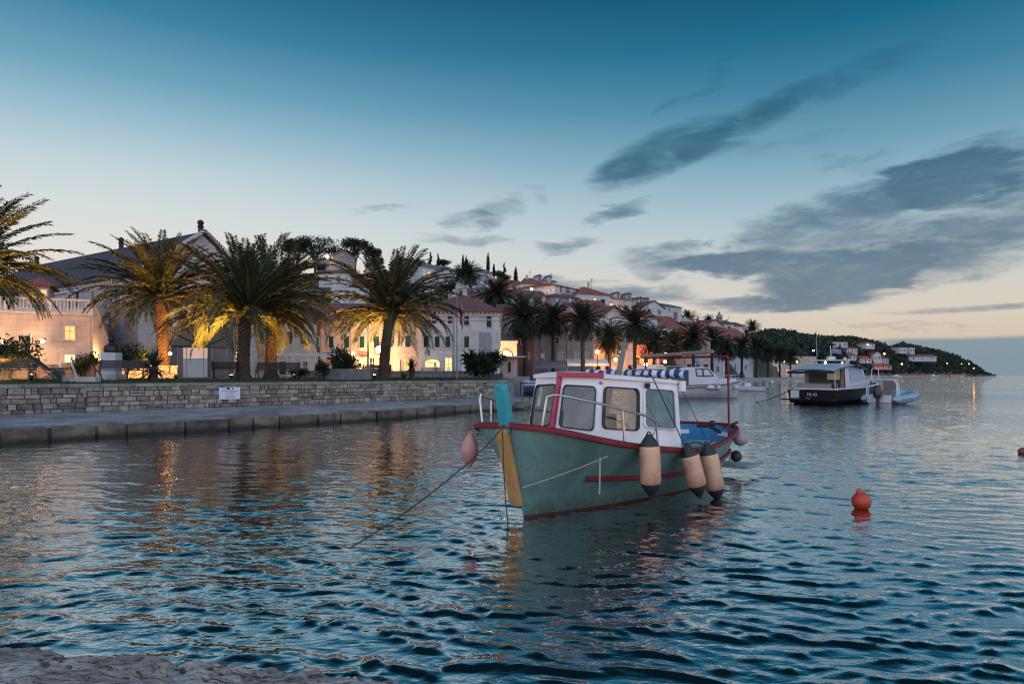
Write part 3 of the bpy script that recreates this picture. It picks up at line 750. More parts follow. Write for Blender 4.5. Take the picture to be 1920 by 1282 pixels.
    win('window', fp, .13, .88, .20, .83, gl); win('window', fs, .10, .88, .21, .84, gl)
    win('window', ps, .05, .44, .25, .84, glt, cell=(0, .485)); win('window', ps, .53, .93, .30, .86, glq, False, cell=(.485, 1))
    win('window', ssd, .08, .45, .3, .86, glq, False, cell=(0, .5)); win('window', ssd, .56, .94, .25, .84, gl, cell=(.5, 1))
    af = lambda s_, q, z: L3(s_, q, z)                            # aft bulkhead with an open doorway
    A0, A1, T0, T1 = cab[2], (cab[2][0], -cab[2][1], cab[2][2]), top[2], (top[2][0], -top[2][1], top[2][2])
    lerp = lambda p, q, k: tuple(p[i]+(q[i]-p[i])*k for i in range(3))
    for k0, k1 in ((0, .34), (.7, 1)): walls.add([L3(*lerp(A0, A1, k0)), L3(*lerp(A0, A1, k1)), L3(*lerp(T0, T1, k1)), L3(*lerp(T0, T1, k0))], [(0, 1, 2, 3)])
    cabin = walls.build('cabin', white, root); sm = cabin.modifiers.new('thick', 'SOLIDIFY'); sm.thickness = .03; sm.offset = -1
    b = MB(); b.box(L3(1.62, 0, 1.25), (.4, 1.25, .34)); b.box(L3(1.5, 0, 1.44), (.3, 1.1, .05)); b.build('dashboard', M['wood'], cabin, bevel=.02)
    b = MB(); b.tube([L3(1.9, -.25+.17*math.cos(q), 1.5+.17*math.sin(q)) for q in [2*PI*k/20 for k in range(21)]], .013, 6)
    for q in range(3): b.tube([L3(1.9, -.25, 1.5), L3(1.9, -.25+.17*math.cos(q*2.1), 1.5+.17*math.sin(q*2.1))], .01, 6)
    b.tube([L3(1.9, -.25, 1.5), L3(1.78, -.25, 1.45)], .02, 6); b.build('steering_wheel', M['wood'], cabin, smooth=True)
    b = MB(); b.box(L3(2.5, -.45, 1.1), (.4, .45, .5)); b.box(L3(2.72, -.45, 1.5), (.07, .45, .5)); b.build('helm_seat', inter, cabin, bevel=.04)
    b = MB(); b.box(L3(1.55, -.5, 1.6), (.03, .14, .55)); b.build('inner_shade', inter, cabin)  # added dark strip in place of the shading inside the windscreen
    # windscreen hinges
    for u, v in ((.995, .90), (.985, .10)):
        b = MB(); b.ball(fp(u, v, .0), .03, 10, (1, 1, .7)); b.build('hinge', M['galv'], root, smooth=True)
    # white horn at the aft corner, small deck lamp
    b = MB(); b.lathe([(.03, 0), (.06, .01), (.06, .17), (.03, .18)], L3(3.32, .93, 1.72), 14); b.build('horn', white, root, smooth=True)
    b = MB(); b.box(L3(2.42, .80, 1.83), (.09, .05, .08)); b.build('side_lamp', M['iron'], root, bevel=.01)
    # striped awning rolled up along the aft edge of the roof
    wst = mat('awning_white', (.6, .6, .62), (.5, .5, .53), 6, .9); bst = mat('awning_navy', (.015, .055, .2), (.012, .04, .14), 6, .9)
    b = MB(); n = 14; Lr = 1.95; NN = 92; rows = []
    for i in range(NN+1):
        y = -.95+Lr*i/NN; rr = .075+.012*math.sin(i*.7)+.006*math.sin(i*1.9); sag = .012*math.sin(i*.33)
        rows.append([L3(3.36+rr*math.cos(2*PI*k/n)*1.25+.06*math.sin(i*.05), y, 2.005+sag+rr*math.sin(2*PI*k/n)*(1.0 if math.sin(2*PI*k/n) > 0 else .75)) for k in range(n)])
    for i in range(NN):
        b.cur = (i//4) % 2; b.grid([rows[i], rows[i+1]], closed=True)
    b.cur = 1; b.add(rows[-1], [tuple(range(n))]); b.add(rows[0], [tuple(range(n))[::-1]])
    b.build('rolled_awning', [wst, bst], root, smooth=True)
    b = MB(); b.tube([L3(3.30, -.1, 2.085), L3(3.30, .72, 2.085)], .012); b.build('awning_batten', M['galv'], root)
    b = MB(); b.box(L3(2.85, .45, 1.965), (.18, .16, .05)); b.build('roof_pad', rub, root, bevel=.015)
    # mast stump with a round head
    grey = mat('grey_weathered_timber', (.2, .175, .155), (.14, .12, .11), 6, .85, .6, 12, stretch=(3, 3, .6))
    b = MB(); b.tube([L3(2.86, 0, 1.95), L3(3.04, 0, 2.48)], [.05, .042], 12); b.ball(L3(3.05, 0, 2.5), .062, 12, (1, 1, 1)); b.build('mast_stump', grey, root, smooth=True)
    # red stern arch
    b = MB()
    z1 = 2.335
    b.tube([L3(5.3, .88, .83), L3(5.3, .86, z1-.03), L3(5.3, .83, z1)], .021, 8); b.tube([L3(5.3, -.88, .83), L3(5.3, -.86, z1-.03), L3(5.3, -.83, z1)], .021, 8)
    b.tube([L3(5.3, .85, z1), L3(5.3, -.85, z1)], .021, 8); b.build('stern_arch', red, root, smooth=True)
    b = MB(); b.bar(L3(5.35, -1.0, 2.36), L3(5.2, .62, 2.43), .10, .07); b.build('boom', grey, root, bevel=.02)
    # handrails on the bow, steel
    for sg in (1, -1):
        b = MB()
        def ra(s, z, inn=.03):
            r = rail_at(s); return L3(s, sg*(r[1]-inn), r[2]+z)
        r = .018
        path = [ra(.12, .02), ra(.13, .36), ra(.15, .43), ra(.2, .47), ra(.34, .475), ra(.9, .475), ra(1.4, .47), ra(1.9, .445), ra(2.08, .42), ra(2.16, .36), ra(2.19, .25), ra(2.22, .02)]
        b.tube(path, r, 10); b.tube([ra(1.35, .02), ra(1.32, .47)], r, 10)
        b.tube([ra(.75, .02), ra(.75, .475)], r*.8, 8) if sg < 0 else None
        if sg < 0: b.tube([ra(.13, .30), ra(.4, .24), ra(.7, .22)], r*.8, 8)
        b.build('handrail', M['steel'], root, smooth=True)
    # deck gear at the stern
    b = MB(); b.tube([L3(5.55, .60, .9), L3(5.7, .3, 1.0), L3(5.85, .0, .98)], .035, 8); b.ball(L3(5.75, .35, 1.04), .07, 10); b.tube([L3(5.9, .5, .96), L3(6.1, .72, 1.07)], .025, 8); b.build('tiller', M['wood'], root, smooth=True)
    b = MB(); b.tube([L3(5.0, -.85, .8), L3(5.0, -.85, .98)], .03, 10); b.box(L3(5.0, -.85, 1.02), (.13, .1, .09)); b.build('bollard', M['iron'], root)
    b = MB(); b.box(L3(6.35, .42, .2), (.6, 1.05, .06)); b.tube([L3(6.0, .6, .3), L3(6.05, .58, .55)], .02); b.build('swim_platform', mat('pale_board', (.36, .37, .37), (.26, .27, .28), 5, .7), root, bevel=.01)
    # --- fenders: things of their own
    fm = mat('stained_cream_fender', (.7, .40, .26), (.4, .2, .13), 2.6, .6, .25, 8); fpk = mat('faded_pink_fender', (.5, .26, .21), (.4, .2, .165), 3, .6, .25, 8)
    tip = mat('fender_black_end', (.014, .013, .016), (.022, .02, .02), 6, .55)
    def fender(label, pos, axis, Lh, r, body=fm, tips=True):
        f = thing('fender', label, 'fender', pos, 0, 'fenders hung round the fishing boat'); ax = Vector(axis).normalized()
        b = MB(); b.lathe([(r*.9, -.0), (r*.97, .015), (r, .05), (r*1.015, Lh*.5), (r, Lh-.05), (r*.97, Lh-.012), (r*.9, Lh)], (0, 0, 0), 24, ax); b.build('fender_body', body, f, smooth=True)
        for e, dr in ((Lh, 1), (0, -1)):
            b = MB(); a = ax*dr; c = ax*e
            b.lathe([(r*.93, -.01), (r*.88, .03), (r*.62, .09), (r*.42, .13), (r*.3, .165), (r*.12, .17)], c, 20, a)
            pr = c+a*.172; b.tube([pr+Vector((math.cos(q)*.025, 0, math.sin(q)*.03)) for q in [2*PI*k/10 for k in range(11)]], .011, 6)
            b.build('fender_end', tip if tips else body, f, smooth=True)
        return f
    def hang(px, ytop, ybot, Y, px2=None):
        return P(px, ytop, Y), P(px2 or px, ybot, Y-.02)
    def ff(label, px0, y0, px1, y1, Y, r, body=fm, tips=True):
        a, bq = P(px0, y0, Y), P(px1, y1, Y); d = a-bq; Lh = d.length-.3
        return fender(label, bq+d.normalized()*.15, d, Lh, r, body, tips)
    ff('large cream fender with black ends, alone amidships below the cabin window', 1217, 816, 1221, 927, 9.70, .148)
    ff('tilted cream fender with black ends, the nearer to the bow of the touching pair', 1288, 836, 1312, 928, 10.6, .148)
    ff('tilted cream fender with black ends, the nearer to the stern of the touching pair', 1325, 834, 1345, 934, 11.0, .148)
    ff('pinkish fender hanging off the far side of the bow', 882, 815, 879, 873, 9.9, .125, fpk, False)
    g = tag(MB().ball((0, 0, 0), .142, 20, (1, 1, 1)).ball((-.08, 0, .11), .03, 10).build('round_fender', mat('greyish_pink_ball', (.42, .33, .33), (.34, .27, .28), 4, .6), smooth=True), 'greyish round ball fender tied at the stern corner of the fishing boat', 'fender', 'fenders hung round the fishing boat'); g.location = P(1388, 822, 13.3)
    g = tag(MB().ball((0, 0, 0), .115, 16).build('round_fender', tip, smooth=True), 'small black ball fender just above the swim platform', 'fender', 'fenders hung round the fishing boat'); g.location = P(1380, 855, 13.5)
    # --- ropes
    rp = mat('pale_rope', (.45, .38, .26), (.33, .27, .18), 30, .9); rd = mat('dark_rope', (.03, .03, .032), (.05, .045, .04), 30, .9)
    def rope(label, pts, r, m, name='rope'):
        b = MB(); P2 = []
        for i in range(len(pts)-1):
            a, c = Vector(pts[i]), Vector(pts[i+1])
            for k in range(8): P2.append(a.lerp(c, k/8))
        P2.append(Vector(pts[-1])); b.tube(P2, r, 6); o = b.build(name, m, smooth=True); tag(o, label, 'rope', 'ropes on the fishing boat')
    def cat(a, c, sag, n=7):
        a, c = Vector(a), Vector(c); return [a.lerp(c, k/n)-Vector((0, 0, sag*4*(k/n)*(1-k/n))) for k in range(n+1)]
    rope('slack mooring rope from the stem slanting down into the water on the left', [P(944, 797, 9.05)]+cat(P(925, 822, 9.0), P(868, 876, 8.9), .01, 3)+cat(P(866, 877, 8.9), (P(640, 1032, 8.0).x, 7.77, -.06), .06), .009, rd, 'mooring_rope')
    rope('pale rope stretched from the stem plank along the teal bow', cat(P(979, 914, 9.16), P(1140, 855, 9.18), .015), .008, rp)
    rope('short pale rope end hanging down the teal bow', cat(P(1125, 857, 9.16), P(1124, 926, 9.13), 0, 3), .012, rp)
    rope('dark rope dropping straight from the bow into the water', [P(942, 800, 9.0), P(944, 870, 8.98), P(948, 940, 8.96), (P(954, 1000, 8.6).x, 8.95, -.1)], .009, rd)
    rope('dark stay from the cabin roof down to the port rail', [P(1223, 706, 10.4), P(1284, 836, 10.75)], .009, rd)
    rope('thin line from the rolled awning down into the cockpit', [P(1272, 718, 11.1), P(1320, 815, 12.2)], .006, rd)
    rope('thin cord hanging below the handrail end to the cabin side', [bw(2.16, 1.08, 1.2), bw(2.1, 1.02, 1.0), bw(1.9, .93, .92)], .006, rd)
    rope('fender lanyard looped over the red rail', [bw(3.05, 1.1, .9), bw(3.3, 1.2, .92), bw(3.7, 1.16, .84), bw(4.0, 1.16, .9)], .012, rd)
    return root
build_boat()

# ================================================================== BUOYS
def build_buoys():
    om = mat('orange_buoy_plastic', (.55, .05, .018), (.42, .035, .014), 4, .42, .2, 8); dk = mat('wet_rim', (.12, .02, .015), rough=.4)
    Y = 10.2
    r = thing('mooring_buoy', 'round orange mooring buoy floating alone on open water', 'buoy', (PX(1615, Y), Y, 0))
    b = MB(); b.ball((0, 0, .11), .138, 24, (1, 1, 1.02)); b.build('float', om, r, smooth=True)
    b = MB(); b.tube([(-.035+.03*math.cos(q), 0, .262+.03*math.sin(q)) for q in [2*PI*k/12 for k in range(13)]], .013, 8); b.lathe([(.04, 0), (.03, .03)], (-.03, 0, .235), 12); b.build('lifting_eye', om, r, smooth=True)
    Y = 17.3; o = tag(MB().ball((0, 0, .05), .13, 14, (1.1, 1, .8)).build('small_buoy', mat('dull_brown_buoy', (.16, .06, .03), (.08, .035, .025), 6, .6), smooth=True), 'small dull brown float at the edge of the view on open water', 'buoy'); o.location = (PX(1920, Y), Y, 0)
build_buoys()

# ================================================================== PALMS
def crown_mesh(name, nf, nl, Rr, seed, e_lo=-35, e_hi=86, leaf=.42, wid=.05, mats=None, bend0=28, bend1=62, skirt=0, parent=None):
    """Arching feather fronds round the origin: thin leaflets either side of a curved rachis."""
    rng = np.random.default_rng(seed); V = []; Fc = []; MI = []; nb = 0
    n = 14; ts = np.linspace(0, 1, n)
    for i in range(nf+skirt):
        f = (i+.5)/nf
        az = i*2.39996+rng.normal(0, .16)
        if i < nf:
            e0 = e_hi+(e_lo-e_hi)*f**.82+rng.normal(0, 5); L = Rr*(.80+.25*math.sin(PI*min(1, f*.9+.12)))*rng.uniform(.9, 1.08); bend = (bend0+(bend1-bend0)*min(1, f*1.3))*rng.uniform(.8, 1.25)
        else:
            e0 = rng.uniform(-75, -45); L = Rr*rng.uniform(.4, .62); bend = 20
        e = np.radians(np.maximum(e0-bend*ts**1.5, -96)); dl = L/(n-1)
        side_w = rng.normal(0, .10)
        ca, sa = math.cos(az), math.sin(az)
        h = np.concatenate([[0], np.cumsum(np.cos(e[:-1])*dl)]); z = np.concatenate([[0], np.cumsum(np.sin(e[:-1])*dl)])
        drift = side_w*L*ts**2
        rb = .22 if nf > 30 else .1
        P3 = np.stack([ca*(h+rb*math.cos(math.radians(e0)))-sa*drift, sa*(h+rb*math.cos(math.radians(e0)))+ca*drift, z+.12*math.sin(math.radians(max(e0, 0)))], -1)
        # rachis: flat triangular rod
        T = np.gradient(P3, axis=0); T /= np.linalg.norm(T, axis=1)[:, None]
        Sd = np.cross(T, np.array([0, 0, 1.0])); Sd /= (np.linalg.norm(Sd, axis=1)[:, None]+1e-9)
        # keep the side vector steady for near vertical fronds
        ref = np.array([sa, -ca, 0.0]); Sd[np.einsum('ij,j->i', Sd, ref) < 0] *= -1
        Up = np.cross(Sd, T)
        w = (.045*(1-ts)**1.0+.007)[:, None]*(Rr/4)
        ring = np.stack([P3+Sd*w, P3-Sd*w, P3-Up*w*.8], 1).reshape(-1, 3)
        V.append(ring)
        for k in range(n-1):
            for a, b in ((0, 1), (1, 2), (2, 0)):
                q = [nb+k*3+a, nb+k*3+b, nb+(k+1)*3+b, nb+(k+1)*3+a]; Fc += [[q[0], q[1], q[2]], [q[0], q[2], q[3]]]; MI += [1, 1]
        nb += len(ring)
        # leaflets
        tl = np.linspace(.10, .995, nl)
        tl = np.concatenate([tl, tl+.4/nl]); tl = np.clip(tl, 0, 1); sg = np.concatenate([np.ones(nl), -np.ones(nl)])
        pos = np.stack([np.interp(tl, ts, P3[:, c]) for c in range(3)], -1)
        tt = np.stack([np.interp(tl, ts, T[:, c]) for c in range(3)], -1); ss = np.stack([np.interp(tl, ts, Sd[:, c]) for c in range(3)], -1); uu = np.stack([np.interp(tl, ts, Up[:, c]) for c in range(3)], -1)
        ll = leaf*(np.sin(PI*(.10+.80*tl))**.65)*rng.uniform(.8, 1.15, len(tl))
        fw = .55+.6*tl+rng.normal(0, .12, len(tl))
        d = ss*sg[:, None]*1.0+tt*fw[:, None]+uu*(.28+rng.normal(0, .14, len(tl)))[:, None]
        d /= np.linalg.norm(d, axis=1)[:, None]
        d[:, 2] -= .12+.26*rng.random(len(tl)); wv = tt*(wid/2)
        tip = pos+d*ll[:, None]; mid = pos+d*(ll*.5)[:, None]
        m = len(tl); droop = np.zeros_like(tip); droop[:, 2] = -.12*ll
        quad = np.stack([pos-wv*.7, mid+wv, tip+droop, mid-wv], 1).reshape(-1, 3)
        V.append(quad); base = nb+np.arange(m)*4
        Fc += np.concatenate([np.stack([base, base+1, base+2], -1), np.stack([base, base+2, base+3], -1)]).tolist(); MI += [0]*(2*m)
        nb += m*4
    o = mesh_np(name, np.concatenate(V), np.array(Fc), mats or [M['frond'], M['rachis']], parent, MI)
    return o

def palm_trunk(name, h, r, parent, seed=0, lean=(0, 0), boss=True, m='bark'):
    rnd = random.Random(seed); b = MB(); n = 18; rows = []; N = max(10, int(h*9))
    prof = [(0, 1.55), (.04, 1.25), (.10, 1.04), (.5, .95), (.82, .98), (.9, 1.22), (.97, 1.3), (1.0, .8)] if boss else [(0, 1.3), (.08, 1.02), (.9, .9), (1, .8)]
    for i in range(N+1):
        f = i/N; rr = r*ipl(f, prof); row = []
        for k in range(n):
            q = 2*PI*k/n+(i % 2)*PI/n; k2 = rr*(1+.07*(1 if (k+i) % 2 else -1)+rnd.uniform(-.03, .03))
            row.append((k2*math.cos(q)+lean[0]*f*f, k2*math.sin(q)+lean[1]*f*f, f*h))
        rows.append(row)
    b.grid(rows, closed=True); b.add(rows[-1], [tuple(range(n))])
    if boss:                                                     # cut frond stubs under the crown
        for k in range(46):
            q = rnd.uniform(0, 2*PI); f = rnd.uniform(.84, .99); rr = r*ipl(f, prof)
            a = Vector((math.cos(q), math.sin(q), 0)); c = a*rr*.9+Vector((lean[0]*f*f, lean[1]*f*f, f*h)); b.bar(c, c+a*.16+Vector((0, 0, .16)), .09, .05)
    return b.build(name, M[m], parent)

def spotlight(label, loc, target, energy, size=105, color=(1.0, .42, .09), group='uplights in the palm garden', r=.06):
    t = thing('ground_spotlight', label, 'spotlight', loc, 0, group)
    d = (Vector(target)-Vector(loc)).normalized()
    b = MB(); b.lathe([(.05, -.1), (.075, -.08), (.085, .06), (.085, .1)], d*.02+Vector((0, 0, .1)), 12, d); b.build('housing', M['iron'], t, smooth=True)
    b = MB(); b.tube([(0, 0, -.02), (0, 0, .08)], .015); b.build('stake', M['iron'], t)
    b = MB(); b.lathe([(.07, 0), (.07, .012)], d*.125+Vector((0, 0, .1)), 12, d); b.build('lens', M['bulb'], t)
    L = bpy.data.lights.new('spot_light', 'SPOT'); L.energy = energy; L.color = color; L.spot_size = R(size); L.spot_blend = .7; L.shadow_soft_size = r
    o = bpy.data.objects.new('spot_light', L); col.objects.link(o); o.parent = t; o.visible_glossy = False; o.location = d*.16+Vector((0, 0, .1)); o.rotation_euler = (-d).to_track_quat('Z', 'Y').to_euler()
    return t

GZ = 1.76
def build_palms():
    specs = [  # label, px base, Y, crown py, px crown, R, seed, trunk r, fronds
        ('big date palm with thick dark trunk standing behind the notice on the wall', 455, 35.2, 582, 461, 4.45, 1, .33, 94),
        ('date palm with reddish trunk just behind the dark palm that stands by the notice', 508, 39.5, 568, 512, 4.2, 2, .33, 82),
        ('date palm with flared trunk foot in front of the lit cafe, uplit on one side', 720, 41.0, 584, 734, 4.6, 3, .30, 90),
        ('date palm lit orange up its trunk between the bust monument and the thick dark palm', 306, 38.5, 556, 302, 4.2, 4, .33, 84),
        ('date palm cut off by the edge of the view, only its fronds reaching in', -72, 30.0, 512, -70, 4.4, 5, .33, 86)]
    for lab, px, Y, pyc, pxc, Rr, sd, tr, nf in specs:
        X = PX(px, Y); zc = PZ(pyc, Y); h = zc-GZ+.02
        t = thing('date_palm', lab, 'palm tree', (X, Y, GZ-.02), 0, 'date palms in the garden'); lean = (PX(pxc, Y)-X, 0)
        palm_trunk('trunk', h, tr, t, sd, lean)
        c = crown_mesh('crown', nf, 62, Rr, sd*7+1, e_lo=-8, leaf=.52, wid=.072, parent=t, bend0=34, bend1=76); c.location = (lean[0], 0, h-.12)
    # uplights
    for lab, px, off, tgt, en in (
        ('small uplight on the grass beside the folding deck chair', 58, 1.3, P(62, 560, 29.0), 500),
        ('uplight on the lawn at the edge of the view below the cut off palm', -28, 1.6, P(-40, 560, 30.2), 10000),
        ('uplight on the lawn below the orange lit palm trunk', 330, 4.0, P(300, 590, 38.3), 7500),
        ('low uplight in the grass beside the thick dark palm trunk', 434, 3.5, P(412, 555, 35.3), 13000),
        ('uplight on the lawn at the foot of the palm behind the notice palm', 552, 1.8, P(535, 590, 38.5), 3000),
        ('small triangular glowing uplight beside the planter and flared palm foot', 702, 3.7, P(696, 560, 41.2), 13000)):
        p = garden(px, off); spotlight(lab, (p.x, p.y, GZ), tgt, en)
    # lamp against the trunk of the orange palm
    t = thing('trunk_lamp', 'bright round lamp fixed beside the orange lit palm trunk', 'lamp', P(319, 663, 37.6))
    b = MB(); b.ball((0, 0, 0), .09, 12); b.build('globe', M['bulb'], t, smooth=True); b = MB(); b.tube([(0, 0, -1.12), (0, 0, -.05)], .02); b.build('post', M['iron'], t)
    L = bpy.data.lights.new('lamp_light', 'POINT'); L.energy = 260; L.color = (1, .45, .12); L.shadow_soft_size = .1
    o = bpy.data.objects.new('lamp_light', L); col.objects.link(o); o.parent = t; o.location = (-.02, .14, .05); o.visible_glossy = False
    # ---- row along the promenade: three crowns shared by all
    protos = []
    for k in range(3):
        r = thing('promenade_palm', 'x', 'palm tree', (0, 0, 0), 0, 'palms along the promenade')
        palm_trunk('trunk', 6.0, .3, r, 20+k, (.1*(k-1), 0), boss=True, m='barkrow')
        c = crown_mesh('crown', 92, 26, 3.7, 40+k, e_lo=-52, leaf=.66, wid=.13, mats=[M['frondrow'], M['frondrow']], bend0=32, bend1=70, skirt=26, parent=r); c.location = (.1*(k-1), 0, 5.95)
        protos.append(r)
    row = [  # px, crown centre py, Y, radius scale, label
        (985, 596, 98, 1.06, 'tall dark palm nearest to the lamp-lit alley, in front of the red-brown house'),
        (1037, 598, 104, .86, 'slim dark palm in front of the stone house, between two fuller palms'),
        (1093, 602, 100, .98, 'full dark palm standing before the white lit awning'),
        (1143, 632, 122, .95, 'shorter palm beside the street lamp at the end of the white awning'),
        (1190, 608, 112, 1.02, 'tall palm rising behind the mast stump of the fishing boat'),
        (1226, 640, 128, .95, 'low dark palm in front of the coral lit wall'),
        (1262, 646, 140, .98, 'dark palm in front of the big red roof, nearer its dormer'),
        (1300, 634, 142, 1.08, 'wide dark palm in front of the far end of the big red roof'),
        (1335, 638, 155, 1.05, 'dark palm rising left of the long red roofed white house'),
        (1362, 654, 165, 1.0, 'lower dark palm just right above the stern arch of the fishing boat'),
        (1391, 650, 178, 1.05, 'dark palm before the long red roofed house near its middle'),
        (1418, 652, 190, 1.08, 'dark palm below the white gable end of the long red roofed house'),
        (1440, 662, 212, 1.0, 'small distant palm above the brightly lit arcade'),
        (1462, 664, 226, 1.0, 'small distant palm just past the lit arcade'),
        (1482, 668, 240, 1.0, 'farthest small promenade palm beside the black motor yacht')]
    for i, (px, py, Y, s, lab) in enumerate(row):
        zc = PZ(py, Y); s2 = s; base = 1.1; zs = (zc-base)/5.95
        pr = protos[i % 3]
        o = pr if i < 3 else dup(pr, (0, 0, 0))
        o['label'] = lab; o.location = (PX(px, Y), Y, base); o.rotation_euler = (0, 0, i*1.3); o.scale = (s2, s2, 1)
        for ch in children(o):
            if ch.name.startswith('trunk'): ch.scale = (1, 1, zs)
            else: ch.location = (ch.location.x, ch.location.y, zc-base); ch.scale = (1, 1, s2)
build_palms()

# ================================================================== LEAF CLOUDS: shrubs, pines, cypresses
def leaf_cloud(name, blobs, n, size, mat_, parent=None, seed=0, spiky=0.0, edge=.55):
    """Leaf clusters through the volume of several ellipsoids (cx,cy,cz,rx,ry,rz)."""
    rng = np.random.default_rng(seed); vol = np.array([b[3]*b[4]*b[5] for b in blobs])**(2/3); cnt = np.maximum(3, (n*vol/vol.sum()).astype(int)); Vs = []
    for bl, c in zip(blobs, cnt):
        d = rng.normal(size=(c, 3)); d /= np.linalg.norm(d, axis=1)[:, None]
        r = edge+(1.06-edge)*rng.random(c)**.6; r *= 1+.13*rng.normal(size=c)
        p = d*r[:, None]*np.array(bl[3:6])+np.array(bl[:3])
        a = rng.normal(size=(c, 3)); a /= np.linalg.norm(a, axis=1)[:, None]
        if spiky: a = a*(1-spiky)+d*spiky; a /= np.linalg.norm(a, axis=1)[:, None]
        b2 = np.cross(a, rng.normal(size=(c, 3))); b2 /= np.linalg.norm(b2, axis=1)[:, None]
        s = size*rng.uniform(.5, 1.3, c)[:, None]; w = s*(.42 if not spiky else .16)
        Vs.append(np.stack([p-a*s*.5-b2*w, p-a*s*.4+b2*w, p+a*s*.6+b2*w*.3, p+a*s*.45-b2*w*.6], 1))
    V = np.concatenate(Vs); m = len(V)
    return mesh_np(name, V.reshape(-1, 3), np.arange(m*4).reshape(-1, 4), mat_, parent)
def clump(name, label, cat, loc, blobs, n, size, m, stem=None, seed=0, group=None, spiky=0.0, edge=.55):
    t = thing(name, label, cat, loc, 0, group)
    leaf_cloud('crown' if 'tree' in name or 'pine' in name or 'cypress' in name else 'foliage', blobs, n, size, m, t, seed, spiky, edge)
    if stem:
        b = MB()
        for pts, r in stem: b.tube(pts, r, 7)
        b.build('trunk' if 'tree' in name or 'pine' in name or 'cypress' in name else 'stems', M['wood'], t)
    return t

def fan_plant(name, label, cat, loc, n, L, seed, trunk=0.0, m=None, w=.06, e_lo=-10, group=None, stiff=True):
    """Rosette of stiff narrow leaves (cycad, yucca, agave)."""
    t = thing(name, label, cat, loc, 0, group); rng = np.random.default_rng(seed)
    crown = crown_mesh('leaves', n, 26, L, seed, e_lo=e_lo, leaf=.16 if not stiff else .05, wid=.03, mats=[m or M['frond'], m or M['frond']], bend0=8, bend1=40, parent=t) if not stiff else None
    if stiff:
        V, Fc = [], []
        for i in range(n):
            az = i*2.4+rng.normal(0, .2); e = R(85-(85-e_lo)*((i+.5)/n)**.9+rng.normal(0, 6)); l = L*rng.uniform(.8, 1.1)
            d = np.array([math.cos(az)*math.cos(e), math.sin(az)*math.cos(e), math.sin(e)]); s = np.array([-math.sin(az), math.cos(az), 0])*w/2
            k = len(V); p1 = d*l*.5; p2 = d*l*.98+np.array([0, 0, -.10*l*math.cos(e)])
            V += [-s*.6, s*.6, p1+s, p1-s, p2]; Fc += [[k, k+1, k+2], [k, k+2, k+3], [k+3, k+2, k+4]]
        crown = mesh_np('leaves', np.array(V), np.array(Fc), m or M['frond'], t)
    crown.location = (0, 0, trunk)
    if trunk: b = MB(); b.lathe([(.2, -.02), (.17, trunk*.5), (.2, trunk), (.1, trunk+.1)], (0, 0, 0), 12); b.build('trunk', M['bark'], t)
    return t

# ================================================================== GARDEN FURNITURE
def bench(label, px, off, w, turn, h=.84, group='garden benches', style=0):
    p = garden(px, off)
    t = thing('park_bench', label, 'bench', (p.x, p.y, GZ-.02), turn, group)
    b = MB()
    for k in range(3): b.box((0, .12-.15*k, .45), (w, .12, .035))
    b.build('seat', M['wood'], t, bevel=.008)
    b = MB(); d = Vector((0, .38, .92)).normalized()
    for k in range(4): c = Vector((0, .23, .52))+d*(.04+.105*k); b.bar(c-Vector((w/2, 0, 0)), c+Vector((w/2, 0, 0)), .03, .085, up=d)
    b.build('backrest', M['wood'], t, bevel=.008)
    for sx in (-1, 1):
        b = MB(); x = sx*(w/2-.08)
        b.tube([(x, -.27, 0), (x, -.24, .25), (x, -.22, .43), (x, .2, .42), (x, .23, .5), (x, .42, .9)], .028, 8)
        b.tube([(x, .36, 0), (x, .26, .22), (x, .16, .42)], .028, 8); b.tube([(x, -.22, .43), (x, -.24, .64), (x, .05, .66), (x, .28, .6)], .02, 8)
        b.build('leg', M['iron'], t, smooth=True)
    return t
wr = math.atan2(WT.y, WT.x)
